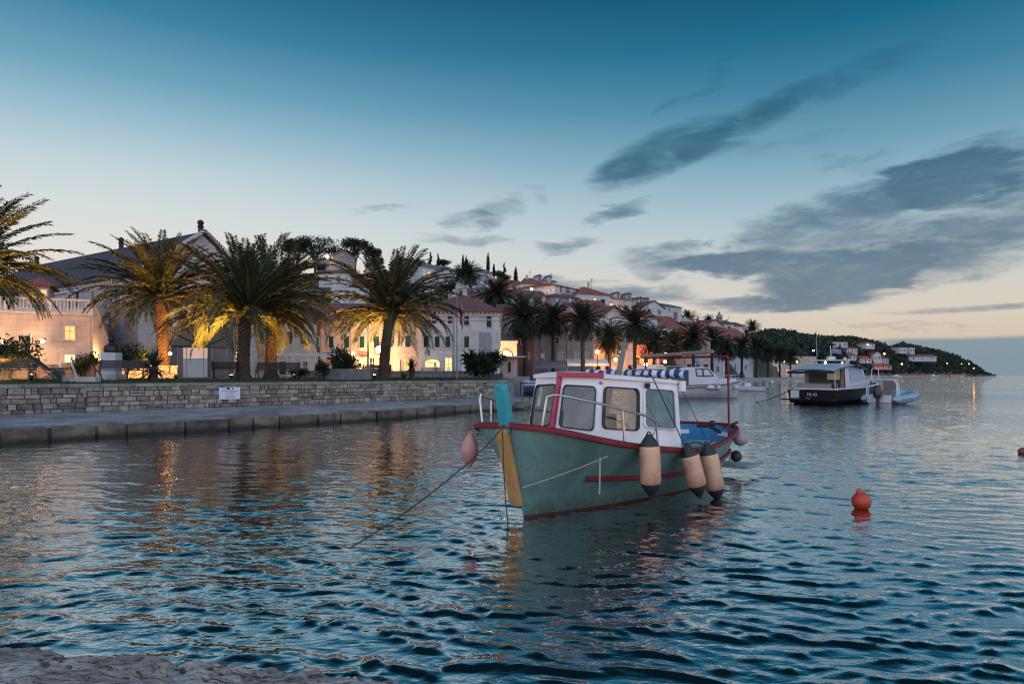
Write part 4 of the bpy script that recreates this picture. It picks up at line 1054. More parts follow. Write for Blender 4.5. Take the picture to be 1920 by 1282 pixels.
def build_garden():
    bench('dark slatted bench at the edge of the view, in front of a bushy dark shrub', 16, 1.9, 1.9, wr-R(38))
    bench('dark slatted bench in front of the white monument pedestal', 228, 1.6, 2.15, wr-R(42))
    bench('dark bench turned sideways, tucked against the thick dark palm trunk', 424, 2.3, 1.3, wr+R(150))
    bench('long low bench behind the notice palm, under the pergola', 520, 1.9, 2.2, wr-R(40))
    bench('bench half hidden behind the flared palm foot, facing the cafe', 706, 6.0, 1.9, wr+R(150))
    # folding deck chair
    p = garden(92, 1.5); t = thing('deck_chair', 'dark low reclining chair beside the small silvery bush', 'chair', (p.x, p.y, GZ-.02), wr-R(30))
    b = MB(); b.add([(-.55, -.28, .92), (-.55, .28, .92), (.0, .28, .42), (.0, -.28, .42), (.55, -.28, .5), (.55, .28, .5)], [(0, 1, 2, 3), (3, 2, 5, 4)]); o = b.build('sling', M['wood'], t); s = o.modifiers.new('thick', 'SOLIDIFY'); s.thickness = .03
    for sy in (-1, 1):
        b = MB(); y = sy*.3; b.bar((-.6, y, .96), (.3, y, .06), .05, .035); b.bar((.6, y, .5), (-.35, y, .0), .05, .035); b.bar((-.1, y, .5), (.6, y, .52), .05, .035); b.build('leg', M['wood'], t)
    # bust monument
    p = garden(209, 3.4); t = thing('bust_monument', 'dark bust on a plain pale pedestal among shrubs in the palm garden', 'monument', (p.x, p.y, GZ), wr-R(45))
    b = MB(); b.box((0, 0, .12), (.9, .9, .26)); b.build('plinth', M['trim'], t, bevel=.01)
    b = MB(); b.box((0, 0, .74), (.66, .6, 1.0)); b.build('pedestal', mat('pedestal_stone', (.44, .44, .47), (.38, .38, .41), 3, .7), t, bevel=.01)
    bz = mat('dark_bronze', (.018, .017, .016), (.03, .028, .026), 6, .4, metal=.6)
    b = MB(); b.lathe([(.2, 1.23), (.3, 1.28), (.33, 1.42), (.28, 1.55), (.13, 1.62), (.095, 1.72)], (0, 0, 0), 18); b.ball((0, -.015, 1.86), .15, 16, (.86, 1.0, 1.2)); b.box((0, -.16, 1.84), (.04, .07, .06)); b.ball((.13, 0, 1.85), .035, 8); b.ball((-.13, 0, 1.85), .035, 8); b.build('bust', bz, t, smooth=True)
    # shrubs
    def shrub(label, px, off, r, hgt, n=900, m='leaf', seed=1, size=.16, spiky=.35, grp='garden shrubs'):
        p = garden(px, off); rnd = random.Random(seed)
        bl = [(rnd.uniform(-.5, .5)*r, rnd.uniform(-.4, .4)*r, hgt*rnd.uniform(.35, .72), r*rnd.uniform(.45, .7), r*.55, hgt*rnd.uniform(.26, .38)) for _ in range(5)]
        return clump('shrub', label, 'shrub', (p.x, p.y, GZ-.03), bl, n, size, M[m], [([(0, 0, 0), (.05, 0, hgt*.5)], .04), ([(0, 0, 0), (-.2*r, .1, hgt*.6)], .03)], seed, grp, spiky, .3)
    shrub('bushy dark shrub behind the bench at the edge of the view', 18, 5.0, 1.35, 1.9, 1500, seed=3, size=.22)
    shrub('dark shrub under the lit pale notice board window', 152, 8.5, .62, 1.35, 700, seed=4)
    shrub('narrow dark shrub at the foot of the bright corner of the terrace house', 171, 9.5, .5, 1.5, 600, seed=5)
    shrub('dark rounded shrub behind the bust monument', 238, 6.5, 1.3, 1.9, 1500, seed=6, size=.2)
    shrub('small silvery bush on the lawn beside the reclining chair', 113, .9, .32, .55, 700, 'silver', 7, .09, .8)
    shrub('upright dark shrub on the lawn left of the stone planter', 607, 1.5, .55, 1.35, 900, seed=8, size=.16, spiky=.7)
    shrub('pale flowering tuft glowing beside the upright dark shrub', 598, 1.3, .28, .5, 420, 'silver', 9, .09, .8)
    shrub('large dark rounded bush growing in the stone planter', 640, 3.4, 1.25, 1.9, 1900, seed=10, size=.2, spiky=.5)
    shrub('low dark plants along the pavement behind the pergola bench', 560, 9, 1.0, .7, 700, seed=12)
    p = garden(288, 1.3); fan_plant('cycad', 'dark cycad with a rosette of stiff fronds on a short trunk', 'plant', (p.x, p.y, GZ-.05), 84, 1.12, 14, .55, M['leaf'], .075, -38)
    p = garden(772, 2.4); fan_plant('yucca', 'spiky yucca beside the flared palm foot', 'plant', (p.x, p.y, GZ-.05), 90, .85, 15, .65, M['leaf'], .06, -25)
    p = garden(757, 1.9); fan_plant('agave', 'low blue-green agave at the foot of the spiky yucca', 'plant', (p.x, p.y, GZ-.05), 34, .62, 16, 0, mat('agave_leaf', (.05, .09, .08), (.035, .06, .055), 3, .6), .09, 5)
    # dark fan palm clump near the wall end, in a blue tub
    p = garden(906, 1.6); t = thing('fan_palm', 'low bushy dark fan palm in a dark blue tub near the wall end', 'plant', (p.x, p.y, 1.6), 0)
    rnd = random.Random(5); bl = [(rnd.uniform(-.9, .9), rnd.uniform(-.5, .5), rnd.uniform(.75, 1.5), .62, .55, .5) for _ in range(8)]
    leaf_cloud('leaves', bl, 2600, .34, M['leaf'], t, 8, .75, .15)
    b = MB()
    for k in range(7): b.tube([(0, 0, .2), (rnd.uniform(-.4, .4), rnd.uniform(-.3, .3), .7), (rnd.uniform(-.8, .8), rnd.uniform(-.5, .5), 1.2)], .04, 6)
    b.build('stems', M['bark'], t)
    b = MB(); b.box((.7, -.1, .2), (1.3, .7, .42)); b.box((.7, -.1, .43), (1.36, .76, .05)); b.build('tub', mat('dark_blue_tub', (.015, .018, .045), (.02, .02, .03), 4, .6), t, bevel=.02)
    # stone planter
    p = garden(650, 1.5); t = thing('stone_planter', 'long dark stone planter box on the lawn behind the wall', 'planter', (p.x, p.y, GZ-.05), wr-R(42))
    b = MB()
    b.box((0, -.5, .3), (2.7, .14, .62)); b.box((0, .5, .3), (2.7, .14, .62)); b.box((-1.28, 0, .3), (.14, .858, .62)); b.box((1.28, 0, .3), (.14, .858, .62)); b.build('box', M['concrete'], t, bevel=.02)
    b = MB(); b.box((0, 0, .28), (2.4, .84, .5)); b.build('earth', M['soil'], t)
    # pale slabs and signs lying about the lawn
    p = garden(152, 1.1); o = tag(MB().box((0, 0, .09), (1.35, .5, .22)).build('stone_slab', M['trim'], bevel=.03), 'pale stone slab lying on the lawn beside the silvery bush', 'stone'); o.location = (p.x, p.y, GZ-.06); o.rotation_euler = (0, 0, wr-R(42))
    for k, (px, lean, lab) in enumerate(((118, .12, 'short white marker post behind the silvery bush'), (146, .3, 'leaning white marker post between the silvery bush and the bust monument'))):
        p = garden(px, 4.5); b = MB(); b.bar((0, 0, 0), (-lean, 0, .78), .09, .05); b.box((0, 0, .02), (.2, .14, .04)); o = b.build('marker_post', mat('white_post_paint%d' % k, (.6, .62, .66), (.5, .52, .56), 4, .6)); o.location = (p.x, p.y, GZ); tag(o, lab, 'post')
    # low grey terrace wall far behind the lawn
    p0, p1 = garden(-40, 9.0), garden(330, 9.0); d = (p1-p0); b = MB(); b.box((d.length/2, 0, .35), (d.length, .35, .7)); b.box((d.length/2, 0, .73), (d.length, .45, .06))
    o = b.build('low_wall', M['grey']); o.location = (p0.x, p0.y, 1.75); o.rotation_euler = (0, 0, math.atan2(d.y, d.x)); tag(o, 'low grey stone wall along the back of the lawn in front of the terrace house', 'wall')
    p0, p1 = garden(545, 11), garden(900, 4.0); d = (p1-p0); b = MB(); b.box((d.length/2, 0, .2), (d.length, .4, .5)); b.box((d.length/2, 0, .48), (d.length, .5, .07))
    o = b.build('low_wall', M['grey']); o.location = (p0.x, p0.y, 1.75); o.rotation_euler = (0, 0, math.atan2(d.y, d.x)); tag(o, 'low stone wall with flat coping in front of the cafe', 'wall')
    # hoarding of mesh and sheet panels round the arch
    Y = 52; t = thing('site_hoarding', 'fence of metal mesh panels with white and blue sheets in front of the arched hall', 'fence', (PX(333, Y), Y, 1.75), 0)
    k = Y/F
    post = MB()
    for px in (333, 350, 382, 397, 425, 452): post.tube([((px-333)*k, 0, 0), ((px-333)*k, 0, 2.35)], .03, 6)
    post.build('posts', M['galv'], t)
    for x0, x1 in ((333, 350), (397, 425), (425, 452)):
        b = MB()
        for q in range(14): z = .12+q*.16; b.bar(((x0-333)*k, 0, z), ((x1-333)*k, 0, z), .014)
        n = int((x1-x0)*k/.16)
        for q in range(1, n): x = (x0-333)*k+q*.16; b.bar((x, .015, .1), (x, .015, 2.3), .01)
        b.build('mesh_panel', M['galv'], t)
    b = MB(); b.box(((366-333)*k, .02, 1.88), (32*k*1.42, .03, .82)); b.build('white_sheet', mat('white_sheet', (.62, .58, .54), (.54, .5, .47), 2, .7), t)
    b = MB(); b.box(((366-333)*k, .02, .75), (32*k*1.42, .03, 1.4)); b.build('blue_sheet', mat('blue_sheet', (.13, .21, .32), (.17, .25, .34), .8, .5), t)
    # flagpoles, the flag, the grey panel
    for px, top, off, lab in ((657, 588, 4.5, 'thin grey pole beside the stone planter'), (690, 584, 5.0, 'thin grey lamp pole between planter and flared palm')):
        p = garden(px, off); h = PZ(top, p.y)-GZ; b = MB(); b.tube([(0, 0, 0), (0, 0, h)], [.055, .035], 10); b.ball((0, 0, h), .05, 8); b.lathe([(.1, 0), (.09, .12), (.05, .14)], (0, 0, 0), 12)
        o = b.build('pole', M['galv'], smooth=True); o.location = (p.x, p.y, GZ-.02); tag(o, lab, 'pole')
    p = garden(857, 1.4); Yp = p.y; h = PZ(548, Yp)-1.7
    t = thing('flagpole', 'tall thin pole by the wall with a limp tricolour flag', 'flagpole', (p.x, p.y, 1.7))
    b = MB(); b.tube([(0, 0, -.1), (0, 0, h)], [.05, .03], 10); b.ball((0, 0, h+.03), .06, 10); b.build('pole', M['galv'], t, smooth=True)
    fr, fw, fb = mat('flag_red', (.32, .02, .03), rough=.85), mat('flag_white', (.55, .52, .56), rough=.85), mat('flag_blue', (.05, .08, .27), rough=.85)
    V = []; nu, nv = 20, 34; top = h-.12; hgt = PZ(560, Yp)-PZ(626, Yp)
    b = MB()
    def fp_(u, v):                                               # u across the stripes, v along the fly; the cloth hangs in folds
        ang = .55+.9*u; hang = 1.0*v
        x = .03+.62*(1-abs(u-.45)*.5)*math.sin(PI*min(1, v*.62+.10))*(.35+.65*u*(1-.35*v))
        z = top-hgt*(.80*v+.28*u)-.04*math.sin(9*v)
        y = .08*math.sin(10*u+5*v)+.05*math.sin(14*v)
        return (x, y, z)
    for i in range(nu):
        for j in range(nv):
            u0, u1, v0, v1 = i/nu, (i+1)/nu, j/nv, (j+1)/nv; um, vm = (u0+u1)/2, (v0+v1)/2
            c = 0 if um < .34 else (1 if um < .67 else 2)
            if .28 < um < .72 and .40 < vm < .62: c = 0 if (i+j//2) % 2 else 1
            b.cur = c; b.add([fp_(u0, v0), fp_(u0, v1), fp_(u1, v1), fp_(u1, v0)], [(0, 1, 2, 3)])
    o = b.build('flag', [fr, fw, fb], t, smooth='all')
    p = garden(909, 2.6); t = thing('display_panel', 'tall blank grey panel on a post behind the low fan palm', 'sign', (p.x, p.y, 1.7), 0); Yp = p.y
    b = MB(); w = 23*Yp/F; z0, z1 = PZ(668, Yp)-1.7, PZ(623, Yp)-1.7
    b.box((0, 0, (z0+z1)/2), (w, .09, z1-z0)); b.box((0, -.05, (z0*.5+z1*.5)), (w*1.0, .012, .02)); b.build('panel', M['galv'], t, bevel=.01)
    b = MB(); b.tube([(-w*.3, 0, 0), (-w*.3, 0, z0)], .04); b.tube([(w*.3, 0, 0), (w*.3, 0, z0)], .04); b.build('leg', M['galv'], t)
    # cafe tables on the terrace in front of the cafe
    for i, (px, Y, lab) in enumerate(((697, 62, 'pale cafe table beside the lamp glow at the cafe door'), (805, 62, 'cafe table in front of the wide lit shop window'), (828, 64, 'cafe table nearer the tall lit door'))):
        t = thing('cafe_table', lab, 'table', (PX(px, Y), Y, 1.75), .2*i, 'tables outside the cafe')
        b = MB(); b.box((0, 0, .92), (1.5, .8, .05)); b.build('table_top', M['canvas'], t)
        b = MB()
        for sx in (-1, 1):
            for sy in (-1, 1): b.bar((sx*.62, sy*.3, 0), (sx*.66, sy*.33, .9), .05)
        b.build('legs', M['iron'], t)
    # railing on the quay past the wall end and the covered boat behind it
    a, c = Vector((.55, 45.9)), Vector((5.2, 43.6)); d = c-a; t = thing('quay_railing', 'black iron railing on the quay between the wall pillar and the fishing boat cabin', 'railing', (a.x, a.y, .45), math.atan2(d.y, d.x))
    b = MB(); L = d.length; b.bar((0, 0, .98), (L, 0, .98), .045); b.bar((0, 0, .14), (L, 0, .14), .03); n = int(L/.13)
    for q in range(n): b.bar((q*.13+.05, 0, .14), (q*.13+.05, 0, .98), .017)
    for q in range(4): b.bar((q*L/3, 0, 0), (q*L/3, 0, 1.05), .05)
    b.build('bars', M['iron'], t)
    t = tag(MB().tube([(-.22, 0, 0), (-.2, 0, .22), (-.1, 0, .33), (.06, 0, .34), (.18, 0, .25), (.22, 0, 0)], .03, 8).build('mooring_ring', M['iron'], smooth=True), 'small black iron mooring hoop standing on the quay', 'mooring hoop'); t.location = (PX(987, 41.2), 41.2, .44)
build_garden()

# ================================================================== BUILDINGS
BASES = []                                                       # (x, y, z) seats for the hillside
def lamp_point(parent, loc, energy, color=WARM, r=.12):
    L = bpy.data.lights.new('lamp_light', 'POINT'); L.energy = energy*1.0; L.color = color; L.shadow_soft_size = r
    o = bpy.data.objects.new('lamp_light', L); col.objects.link(o); o.parent = parent; o.location = loc; o.visible_glossy = False; return o
def wall_lamp(label, px, py, Y, energy, color=WARM, bulb='bulb', r=.14, off=.35, group='lamps on the house walls'):
    t = thing('wall_lamp', label, 'lamp', P(px, py, Y), 0, group)
    b = MB(); b.ball((0, 0, 0), r, 12); b.build('globe', M[bulb], t, smooth=True)
    b = MB(); b.tube([(0, off, .15), (0, .1, .22), (0, 0, r)], .025, 6); b.build('bracket', M['iron'], t)
    lamp_point(t, (0, -.05-r, -.05), energy, color, r*.8); return t
def street_lamp(label, px, py, Y, base, energy, color=WARM, bulb='bulb', r=.16, group='street lamps'):
    z = PZ(py, Y); t = thing('street_lamp', label, 'street lamp', (PX(px, Y), Y, base), 0, group); h = z-base
    b = MB(); b.lathe([(.13, 0), (.1, .3), (.055, .4)], (0, 0, 0), 10); b.tube([(0, 0, .3), (0, 0, h-r*.8)], .045, 8); b.build('pole', M['iron'], t, smooth=True)
    b = MB(); b.ball((0, 0, h), r, 12); b.build('globe', M[bulb], t, smooth=True)
    b = MB(); b.lathe([(r*1.15, h+r*.65), (r*.7, h+r*1.05), (.03, h+r*1.25)], (0, 0, 0), 12); b.build('cap', M['iron'], t, smooth=True)
    lamp_point(t, (0, 0, h-r*1.35), energy, color, r*.7); return t

def house(label, pa, pb, Ya, Yb, yb, ye, depth, roof='hip', rise=1.6, wall='white', roofm='tile', wins=(2, 2), name='house', cat='house', chim=0, over=.35, extra=None, group=None, seat=True, right=None, left=None, noroofedge=False):
    """House whose front runs from photo column pa (Ya metres out) to pb (Yb); yb, ye: base and eave rows at the first corner."""
    A = Vector((PX(pa, Ya), Ya, 0)); B = Vector((PX(pb, Yb), Yb, 0)); d = B-A; w = d.length; rz = math.atan2(d.y, d.x)
    z0 = PZ(yb, Ya) if yb > 5 or yb < 0 else yb
    h = PZ(ye, Ya)-z0; rnd = random.Random(int(pa*7+ye))
    t = thing(name, label, cat, (A.x, A.y, z0), rz, group)
    if Ya < 330:
        n = Vector((-d.y, d.x, 0)).normalized()
        for u in (0, .5, 1):
            for q in (-5, 0, depth): p = A+d*u+n*q; BASES.append((p.x, p.y, z0+(.1 if q >= 0 else -.7)))
    gx = lambda x, y, z: (x, y, z)
    b = MB(); sk = 3.0 if seat else .3
    # walls (gables included)
    vs = [(0, 0, -sk), (w, 0, -sk), (w, depth, -sk), (0, depth, -sk), (0, 0, h), (w, 0, h), (w, depth, h), (0, depth, h)]
    fs = [(0, 1, 5, 4), (1, 2, 6, 5), (2, 3, 7, 6), (3, 0, 4, 7)]
    if roof == 'side':   vs += [(0, depth/2, h+rise), (w, depth/2, h+rise)]; fs = [(0, 1, 5, 4), (1, 2, 6, 9, 5), (2, 3, 7, 6), (3, 0, 4, 8, 7)]
    elif roof == 'front': vs += [(w/2, 0, h+rise), (w/2, depth, h+rise)]; fs = [(0, 1, 5, 8, 4), (1, 2, 6, 5), (2, 3, 7, 9, 6), (3, 0, 4, 7)]
    elif roof == 'flat': fs.append((4, 5, 6, 7))
    b.add(vs, fs); b.build('wall', M[wall], t)
    # roof
    b = MB(); o = over; th = .16; s = 0
    if roof == 'side':
        k = rise/(depth/2); e = -o*k
        top = [(-o, -o, h+e+th), (w+o, -o, h+e+th), (w+o, depth/2, h+rise+th), (-o, depth/2, h+rise+th), (w+o, depth+o, h+e+th), (-o, depth+o, h+e+th)]
        tf = [(0, 1, 2, 3), (3, 2, 4, 5)]
    elif roof == 'front':
        k = rise/(w/2); e = -o*k
        top = [(-o, -o, h+e+th), (w/2, -o, h+rise+th), (w/2, depth+o, h+rise+th), (-o, depth+o, h+e+th), (w+o, -o, h+e+th), (w+o, depth+o, h+e+th)]
        tf = [(0, 1, 2, 3), (1, 4, 5, 2)]
    elif roof == 'hip':
        r = min(w, depth)/2; k = rise/r; e = -o*k*.5
        if w >= depth: r0, r1 = (depth/2, depth/2, h+rise), (w-depth/2, depth/2, h+rise)
        else: r0, r1 = (w/2, w/2, h+rise), (w/2, depth-w/2, h+rise)
        top = [(-o, -o, h+e+th), (w+o, -o, h+e+th), (w+o, depth+o, h+e+th), (-o, depth+o, h+e+th), r0, r1]
        tf = [(0, 1, 5, 4), (1, 2, 5), (2, 3, 4, 5), (3, 0, 4)] if w >= depth else [(0, 1, 4), (1, 2, 5, 4), (2, 3, 5), (3, 0, 4, 5)]
    elif roof == 'shed':
        top = [(-o, -o, h+th), (w+o, -o, h+th), (w+o, depth+o, h+rise+th), (-o, depth+o, h+rise+th)]; tf = [(0, 1, 2, 3)]
    else:
        top = None
        b.box((w/2, .1, h+.18), (w+.2, .2, .36)); b.box((w/2, depth-.1, h+.18), (w+.2, .2, .36)); b.box((.0, depth/2, h+.17), (.2, depth-.4, .34)); b.box((w, depth/2, h+.17), (.2, depth-.4, .34))
    if top:
        n = len(top); b.add(top, tf); b.add([(x, y, z-th) for x, y, z in top], [f[::-1] for f in tf])
        from collections import Counter
        ed = Counter(); di = {}
        for f in tf:
            for i in range(len(f)): a_, b_ = f[i], f[(i+1) % len(f)]; ed[tuple(sorted((a_, b_)))] += 1; di[tuple(sorted((a_, b_)))] = (a_, b_)
        for e_, c in ed.items():
            if c == 1: a_, b_ = di[e_]; b.add([top[b_], top[a_], tuple(np.array(top[a_])-(0, 0, th)), tuple(np.array(top[b_])-(0, 0, th))], [(0, 1, 2, 3)])
    rf = b.build('roof' if top else 'parapet', M[roofm] if top else M['trim'], t)
    for q in range(chim):
        cx = w*rnd.uniform(.2, .8); cy = depth*.45; b = MB(); zt = h+rise*rnd.uniform(.75, 1.0); b.box((cx, cy, zt+.3), (.55, .45, 1.5)); b.box((cx, cy, zt+1.08), (.7, .6, .1)); b.box((cx, cy, zt+1.2), (.4, .3, .16)); b.build('chimney', M['trim'], rf); b = MB(); b.bar((cx+.9, cy, h), (cx+.9, cy, zt+2.4), .05); [b.bar((cx+.55, cy, zt+1.8+q2*.17), (cx+1.25, cy, zt+1.8+q2*.17), .03) for q2 in range(4)]; b.build('aerial', M['iron'], rf)
    # windows
    def opening(face, u, z, ww, hh, kind):
        if face == 'F': M_ = Matrix.Translation((u, 0, z))
        elif face == 'R': M_ = Matrix.Translation((w, u, z)) @ Matrix.Rotation(R(90), 4, 'Z')
        else: M_ = Matrix.Translation((0, u, z)) @ Matrix.Rotation(R(-90), 4, 'Z')
        b = MB(); b.m = M_; fr = .1 if ww < 1.6 else .14
        nm = 'window'
        b.cur = 0
        if kind in ('shut', 'dshut'):
            for sx in (-1, 1):
                for q in range(int(hh/.16)): b.bar((sx*ww/4-ww/4+.02, -.06, -hh/2+.08+q*.16), (sx*ww/4+ww/4-.02, -.06, -hh/2+.08+q*.16), .035, .13, up=(0, -.5, 1))
            b.box((0, -.03, 0), (ww, .05, hh))
        elif kind == 'door': b.box((0, -.03, 0), (ww, .06, hh)); nm = 'door'
        else: b.box((0, -.015, 0), (ww, .03, hh))
        b.cur = 1
        b.box((-ww/2-fr/2, -.05, 0), (fr, .12, hh)); b.box((ww/2+fr/2, -.05, 0), (fr, .12, hh)); b.box((0, -.05, hh/2+fr/2), (ww+2*fr, .12, fr)); b.box((0, -.07, -hh/2-fr/2), (ww+2.6*fr, .18, fr))
        if kind in ('dark', 'lit', 'litw') and ww > .5: b.box((0, -.035, 0), (.05, .03, hh)); b.box((0, -.034, hh*.12), (ww, .03, .05))
        m0 = {'shut': M['green'], 'dshut': M['wood'], 'dark': M['dark'], 'lit': M['lit'], 'litw': M['litw'], 'yel': M['lityel'], 'door': M['wood'], 'pale': M['canvas'], 'white': M['white'], 'blue': M['galv']}[kind]
        return b.build(nm, [m0, M['trim']], t)
    def atpx(px, py):
        k = (px-960)/F; f = (k*A.y-A.x)/(d.x-k*d.y); Yq = A.y+d.y*f; return f*w, PZ(py, Yq)-z0, Yq/F
    if isinstance(wins, tuple) and len(wins) == 2 and isinstance(wins[0], int):
        c, r = wins
        for i in range(c):
            for j in range(r):
                if rnd.random() < .12 and c*r > 2: continue
                kd = rnd.choices(['dark', 'shut', 'dshut', 'pale'], [5, 4, 2, 1])[0]
                opening('F', w*(i+.5)/c+rnd.uniform(-.15, .15), h*(j+.55)/r, min(.95, w/c*.5), min(1.45, h/r*.52), kd)
    else:
        for (px, py, ww, hh, kd) in wins:
            u, z, k = atpx(px, py); opening('F', u, z, ww*k, hh*k, kd)
    for spec, face in ((right, 'R'), (left, 'L')):
        if spec:
            c, r = spec
            for i in range(c):
                for j in range(r): opening(face, depth*(i+.5)/c, h*(j+.55)/r, .85, min(1.35, h/r*.5), rnd.choice(['dark', 'shut', 'dark', 'pale']))
    if extra: extra(t, w, depth, h, rise, atpx)
    return t

def build_front():
    # --- the old hall with the big gable and its long roof
    A = Vector((-27.2, 60)); D = Vector((-.83, .558)); Nn = Vector((.558, .83)); Lh = 36; hw = 5.6; z0 = 1.7; ze = 10.2; zr = 14.25
    t = thing('stone_hall', 'long old stone hall with a dark roof and a gable end with a wide arch', 'building', (A.x, A.y, z0), math.atan2(D.y, D.x))
    # local x runs back along the ridge, local y towards the camera side (left long wall is y=+)
    n = -1 if Matrix.Rotation(math.atan2(D.y, D.x), 2) @ Vector((0, 1)) @ Nn > 0 else 1
    hy = hw
    b = MB(); e, r = ze-z0, zr-z0
    b.add([(0, -hy, 0), (0, hy, 0), (0, hy, e), (0, 0, r), (0, -hy, e), (Lh, -hy, 0), (Lh, hy, 0), (Lh, hy, e), (Lh, 0, r), (Lh, -hy, e)], [(0, 4, 3, 2, 1), (1, 2, 7, 6), (6, 7, 8, 9, 5), (5, 9, 4, 0)])
    b.build('wall', M['hall'], t)
    b = MB(); o = .45; k = (r-e)/hy
    for sy in (-1, 1):
        a = [(-.25, sy*(hy+o), e-o*k+.1), (Lh+.3, sy*(hy+o), e-o*k+.1), (Lh+.3, 0, r+.1), (-.25, 0, r+.1)]
        a2 = [(x, y, z+.2) for x, y, z in a]; b.add(a+a2, [(0, 1, 2, 3), (4, 7, 6, 5), (0, 4, 5, 1), (3, 2, 6, 7), (0, 3, 7, 4), (1, 5, 6, 2)])
    rf = b.build('roof', M['slate'], t)
    for x in (.3, 14, 33):
        b = MB(); b.lathe([(.22, 0), (.22, .5), (.3, .55), (.18, .7), (.28, .85), (.28, 1.0), (.1, 1.15)], (x, 0, r+.2), 10); b.build('finial', M['iron'], rf, smooth=True)
    b = MB()                                                      # gable coping, dentilled cornice of the long wall
    for sy in (-1, 1): b.bar((-.3, sy*(hy+.3), e+.05), (-.3, 0, r+.35), .35, .25)
    b.build('gable_coping', M['trim'], t)
    b = MB()
    for q in range(70): b.box((.3+q*.5, hy+.12, e-.42), (.22, .26, .3))
    b.box((Lh/2, hy+.1, e-.7), (Lh, .22, .2)); b.build('cornice', M['trim'], t)
    for i in range(7):                                           # upper row of windows on the long wall
        x = 3+i*4.2; b = MB(); b.box((x, hy+.03, 5.9+.8), (.85, .06, 1.7)); b.cur = 1
        for dx in (-.5, .5): b.box((x+dx, hy+.06, 6.7), (.16, .14, 1.7))
        b.box((x, hy+.06, 7.63), (1.16, .14, .16)); b.box((x, hy+.08, 5.77), (1.3, .18, .16)); b.build('window', [M['dark'], M['trim']], t)
    b = MB(); b.tube([(10.2, hy+.1, 3), (10.2, hy+.1, e-.4)], .08, 6); b.build('downpipe', M['iron'], t)
    # arch in the gable wall
    b = MB(); ra = 3.0; cz = 2.7; m = 24; seg = [(-.12, ra*1.0*math.cos(PI*q/m)*-1, cz+ra*math.sin(PI*q/m)) for q in range(m+1)]
    b.add([(-.04, -ra, 0), (-.04, ra, 0)]+[(-.04, y, z) for _, y, z in seg[::-1]], [tuple(range(m+3))[::-1]]); b.cur = 1
    for q in range(m):
        a0, a1 = PI*q/m+.012, PI*(q+1)/m-.012
        pts = [(ra*math.cos(a0), ra*math.sin(a0)), (ra*math.cos(a1), ra*math.sin(a1)), ((ra+.55)*math.cos(a1), (ra+.55)*math.sin(a1)), ((ra+.55)*math.cos(a0), (ra+.55)*math.sin(a0))]
        b.add([(-.0, -y, cz+z) for y, z in pts]+[(-.22, -y, cz+z) for y, z in pts], [(0, 1, 2, 3), (7, 6, 5, 4), (0, 4, 5, 1), (1, 5, 6, 2), (2, 6, 7, 3), (3, 7, 4, 0)])
    for sy in (-1, 1): b.box((-.1, sy*(ra+.28), cz/2), (.24, .55, cz))
    b.cur = 2
    for q in range(1, 8): a0 = PI*q/8; b.bar((-.08, -.5*math.cos(a0), cz+.5*math.sin(a0)), (-.08, -ra*math.cos(a0), cz+ra*math.sin(a0)), .09)
    b.box((-.08, 0, cz), (.12, 2*ra, .14)); b.build('arch', [M['dark'], M['trim'], M['iron']], t)
    # --- terrace house in front of it
    def terrace(t, w, depth, h, rise, at):
        b = MB(); n = 34
        b.box((w/2, .12, h+.06), (w+.3, .5, .16)); b.box((w/2, .1, h+1.0), (w+.2, .3, .14))
        for q in range(n): x = w*(q+.5)/n; b.lathe([(.06, 0), (.1, .2), (.05, .5), (.07, .8)], (x, .1, h+.14), 6)
        for x in (0, w*.33, w*.66, w): b.box((x, .1, h+.52), (.3, .32, .95))
        b.box((w-.1, depth/2, h+.55), (.2, depth, .9))
        b.build('balustrade', M['trim'], t)
        b = MB(); b.box((w/2, depth/2, h-.1), (w-.02, depth-.02, .12)); b.build('terrace_deck', M['trim'], t)
    k45 = 45
    house('lamp-lit stone terrace house with a balustrade along its flat top', -70, 170, 44, 47, 1.7, 583.5, 13, 'flat', 0, 'pink', 'tile',
          [(131, 624, 15, 24, 'lit'), (131, 672, 17, 14, 'yel'), (52, 660, 9, 62, 'door'), (-20, 650, 30, 60, 'litw')], name='terrace_house', extra=terrace, seat=False)
    # bright return wall of the terrace house with its outside stair
    Y0, Y1 = 47.05, 50.5; a, c = Vector((PX(171, Y0), Y0)), Vector((PX(206, Y1), Y1)); d = c-a; w = d.length
    t = thing('stair_wing', 'low stone wing with an outside stair running down beside the terrace house', 'stair', (a.x, a.y, 1.7), math.atan2(d.y, d.x)); h = PZ(588, Y0)-1.7
    b = MB(); ns = 16
    for q in range(ns): x0, x1 = w*q/ns, w*(q+1)/ns; hh = h*(1-.72*q/ns); b.box(((x0+x1)/2+.02, 1.25, hh/2), (x1-x0, 2.5, hh))
    b.build('steps', M['pink'], t)
    b = MB(); b.bar((0, -.06, h+.85), (w, -.06, h*.28+.85), .22, .14); b.add([(0, -.12, 0), (w, -.12, 0), (w, -.12, h*.28+.8), (0, -.12, h+.8)]+[(0, -.003, 0), (w, -.003, 0), (w, -.003, h*.28+.8), (0, -.003, h+.8)], [(0, 1, 2, 3), (7, 6, 5, 4), (1, 5, 6, 2), (3, 2, 6, 7), (0, 3, 7, 4)]); b.build('stair_wall', M['pink'], t)
    # upper loggia behind the palm fronds, its orange lamp glow put into the wall colour
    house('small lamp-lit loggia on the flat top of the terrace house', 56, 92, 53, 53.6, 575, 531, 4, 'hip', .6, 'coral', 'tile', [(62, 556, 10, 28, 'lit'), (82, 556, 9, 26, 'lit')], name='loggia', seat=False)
    wall_lamp('glowing globe lamp on the terrace house between door and lit window', 80, 640, 44.6, 430)
    wall_lamp('glowing globe lamp at the edge of the view on the terrace house', 4, 641, 43.9, 360)
    wall_lamp('small lamp low on the return wall by the outside stair', 197, 675, 47.6, 420, r=.07)
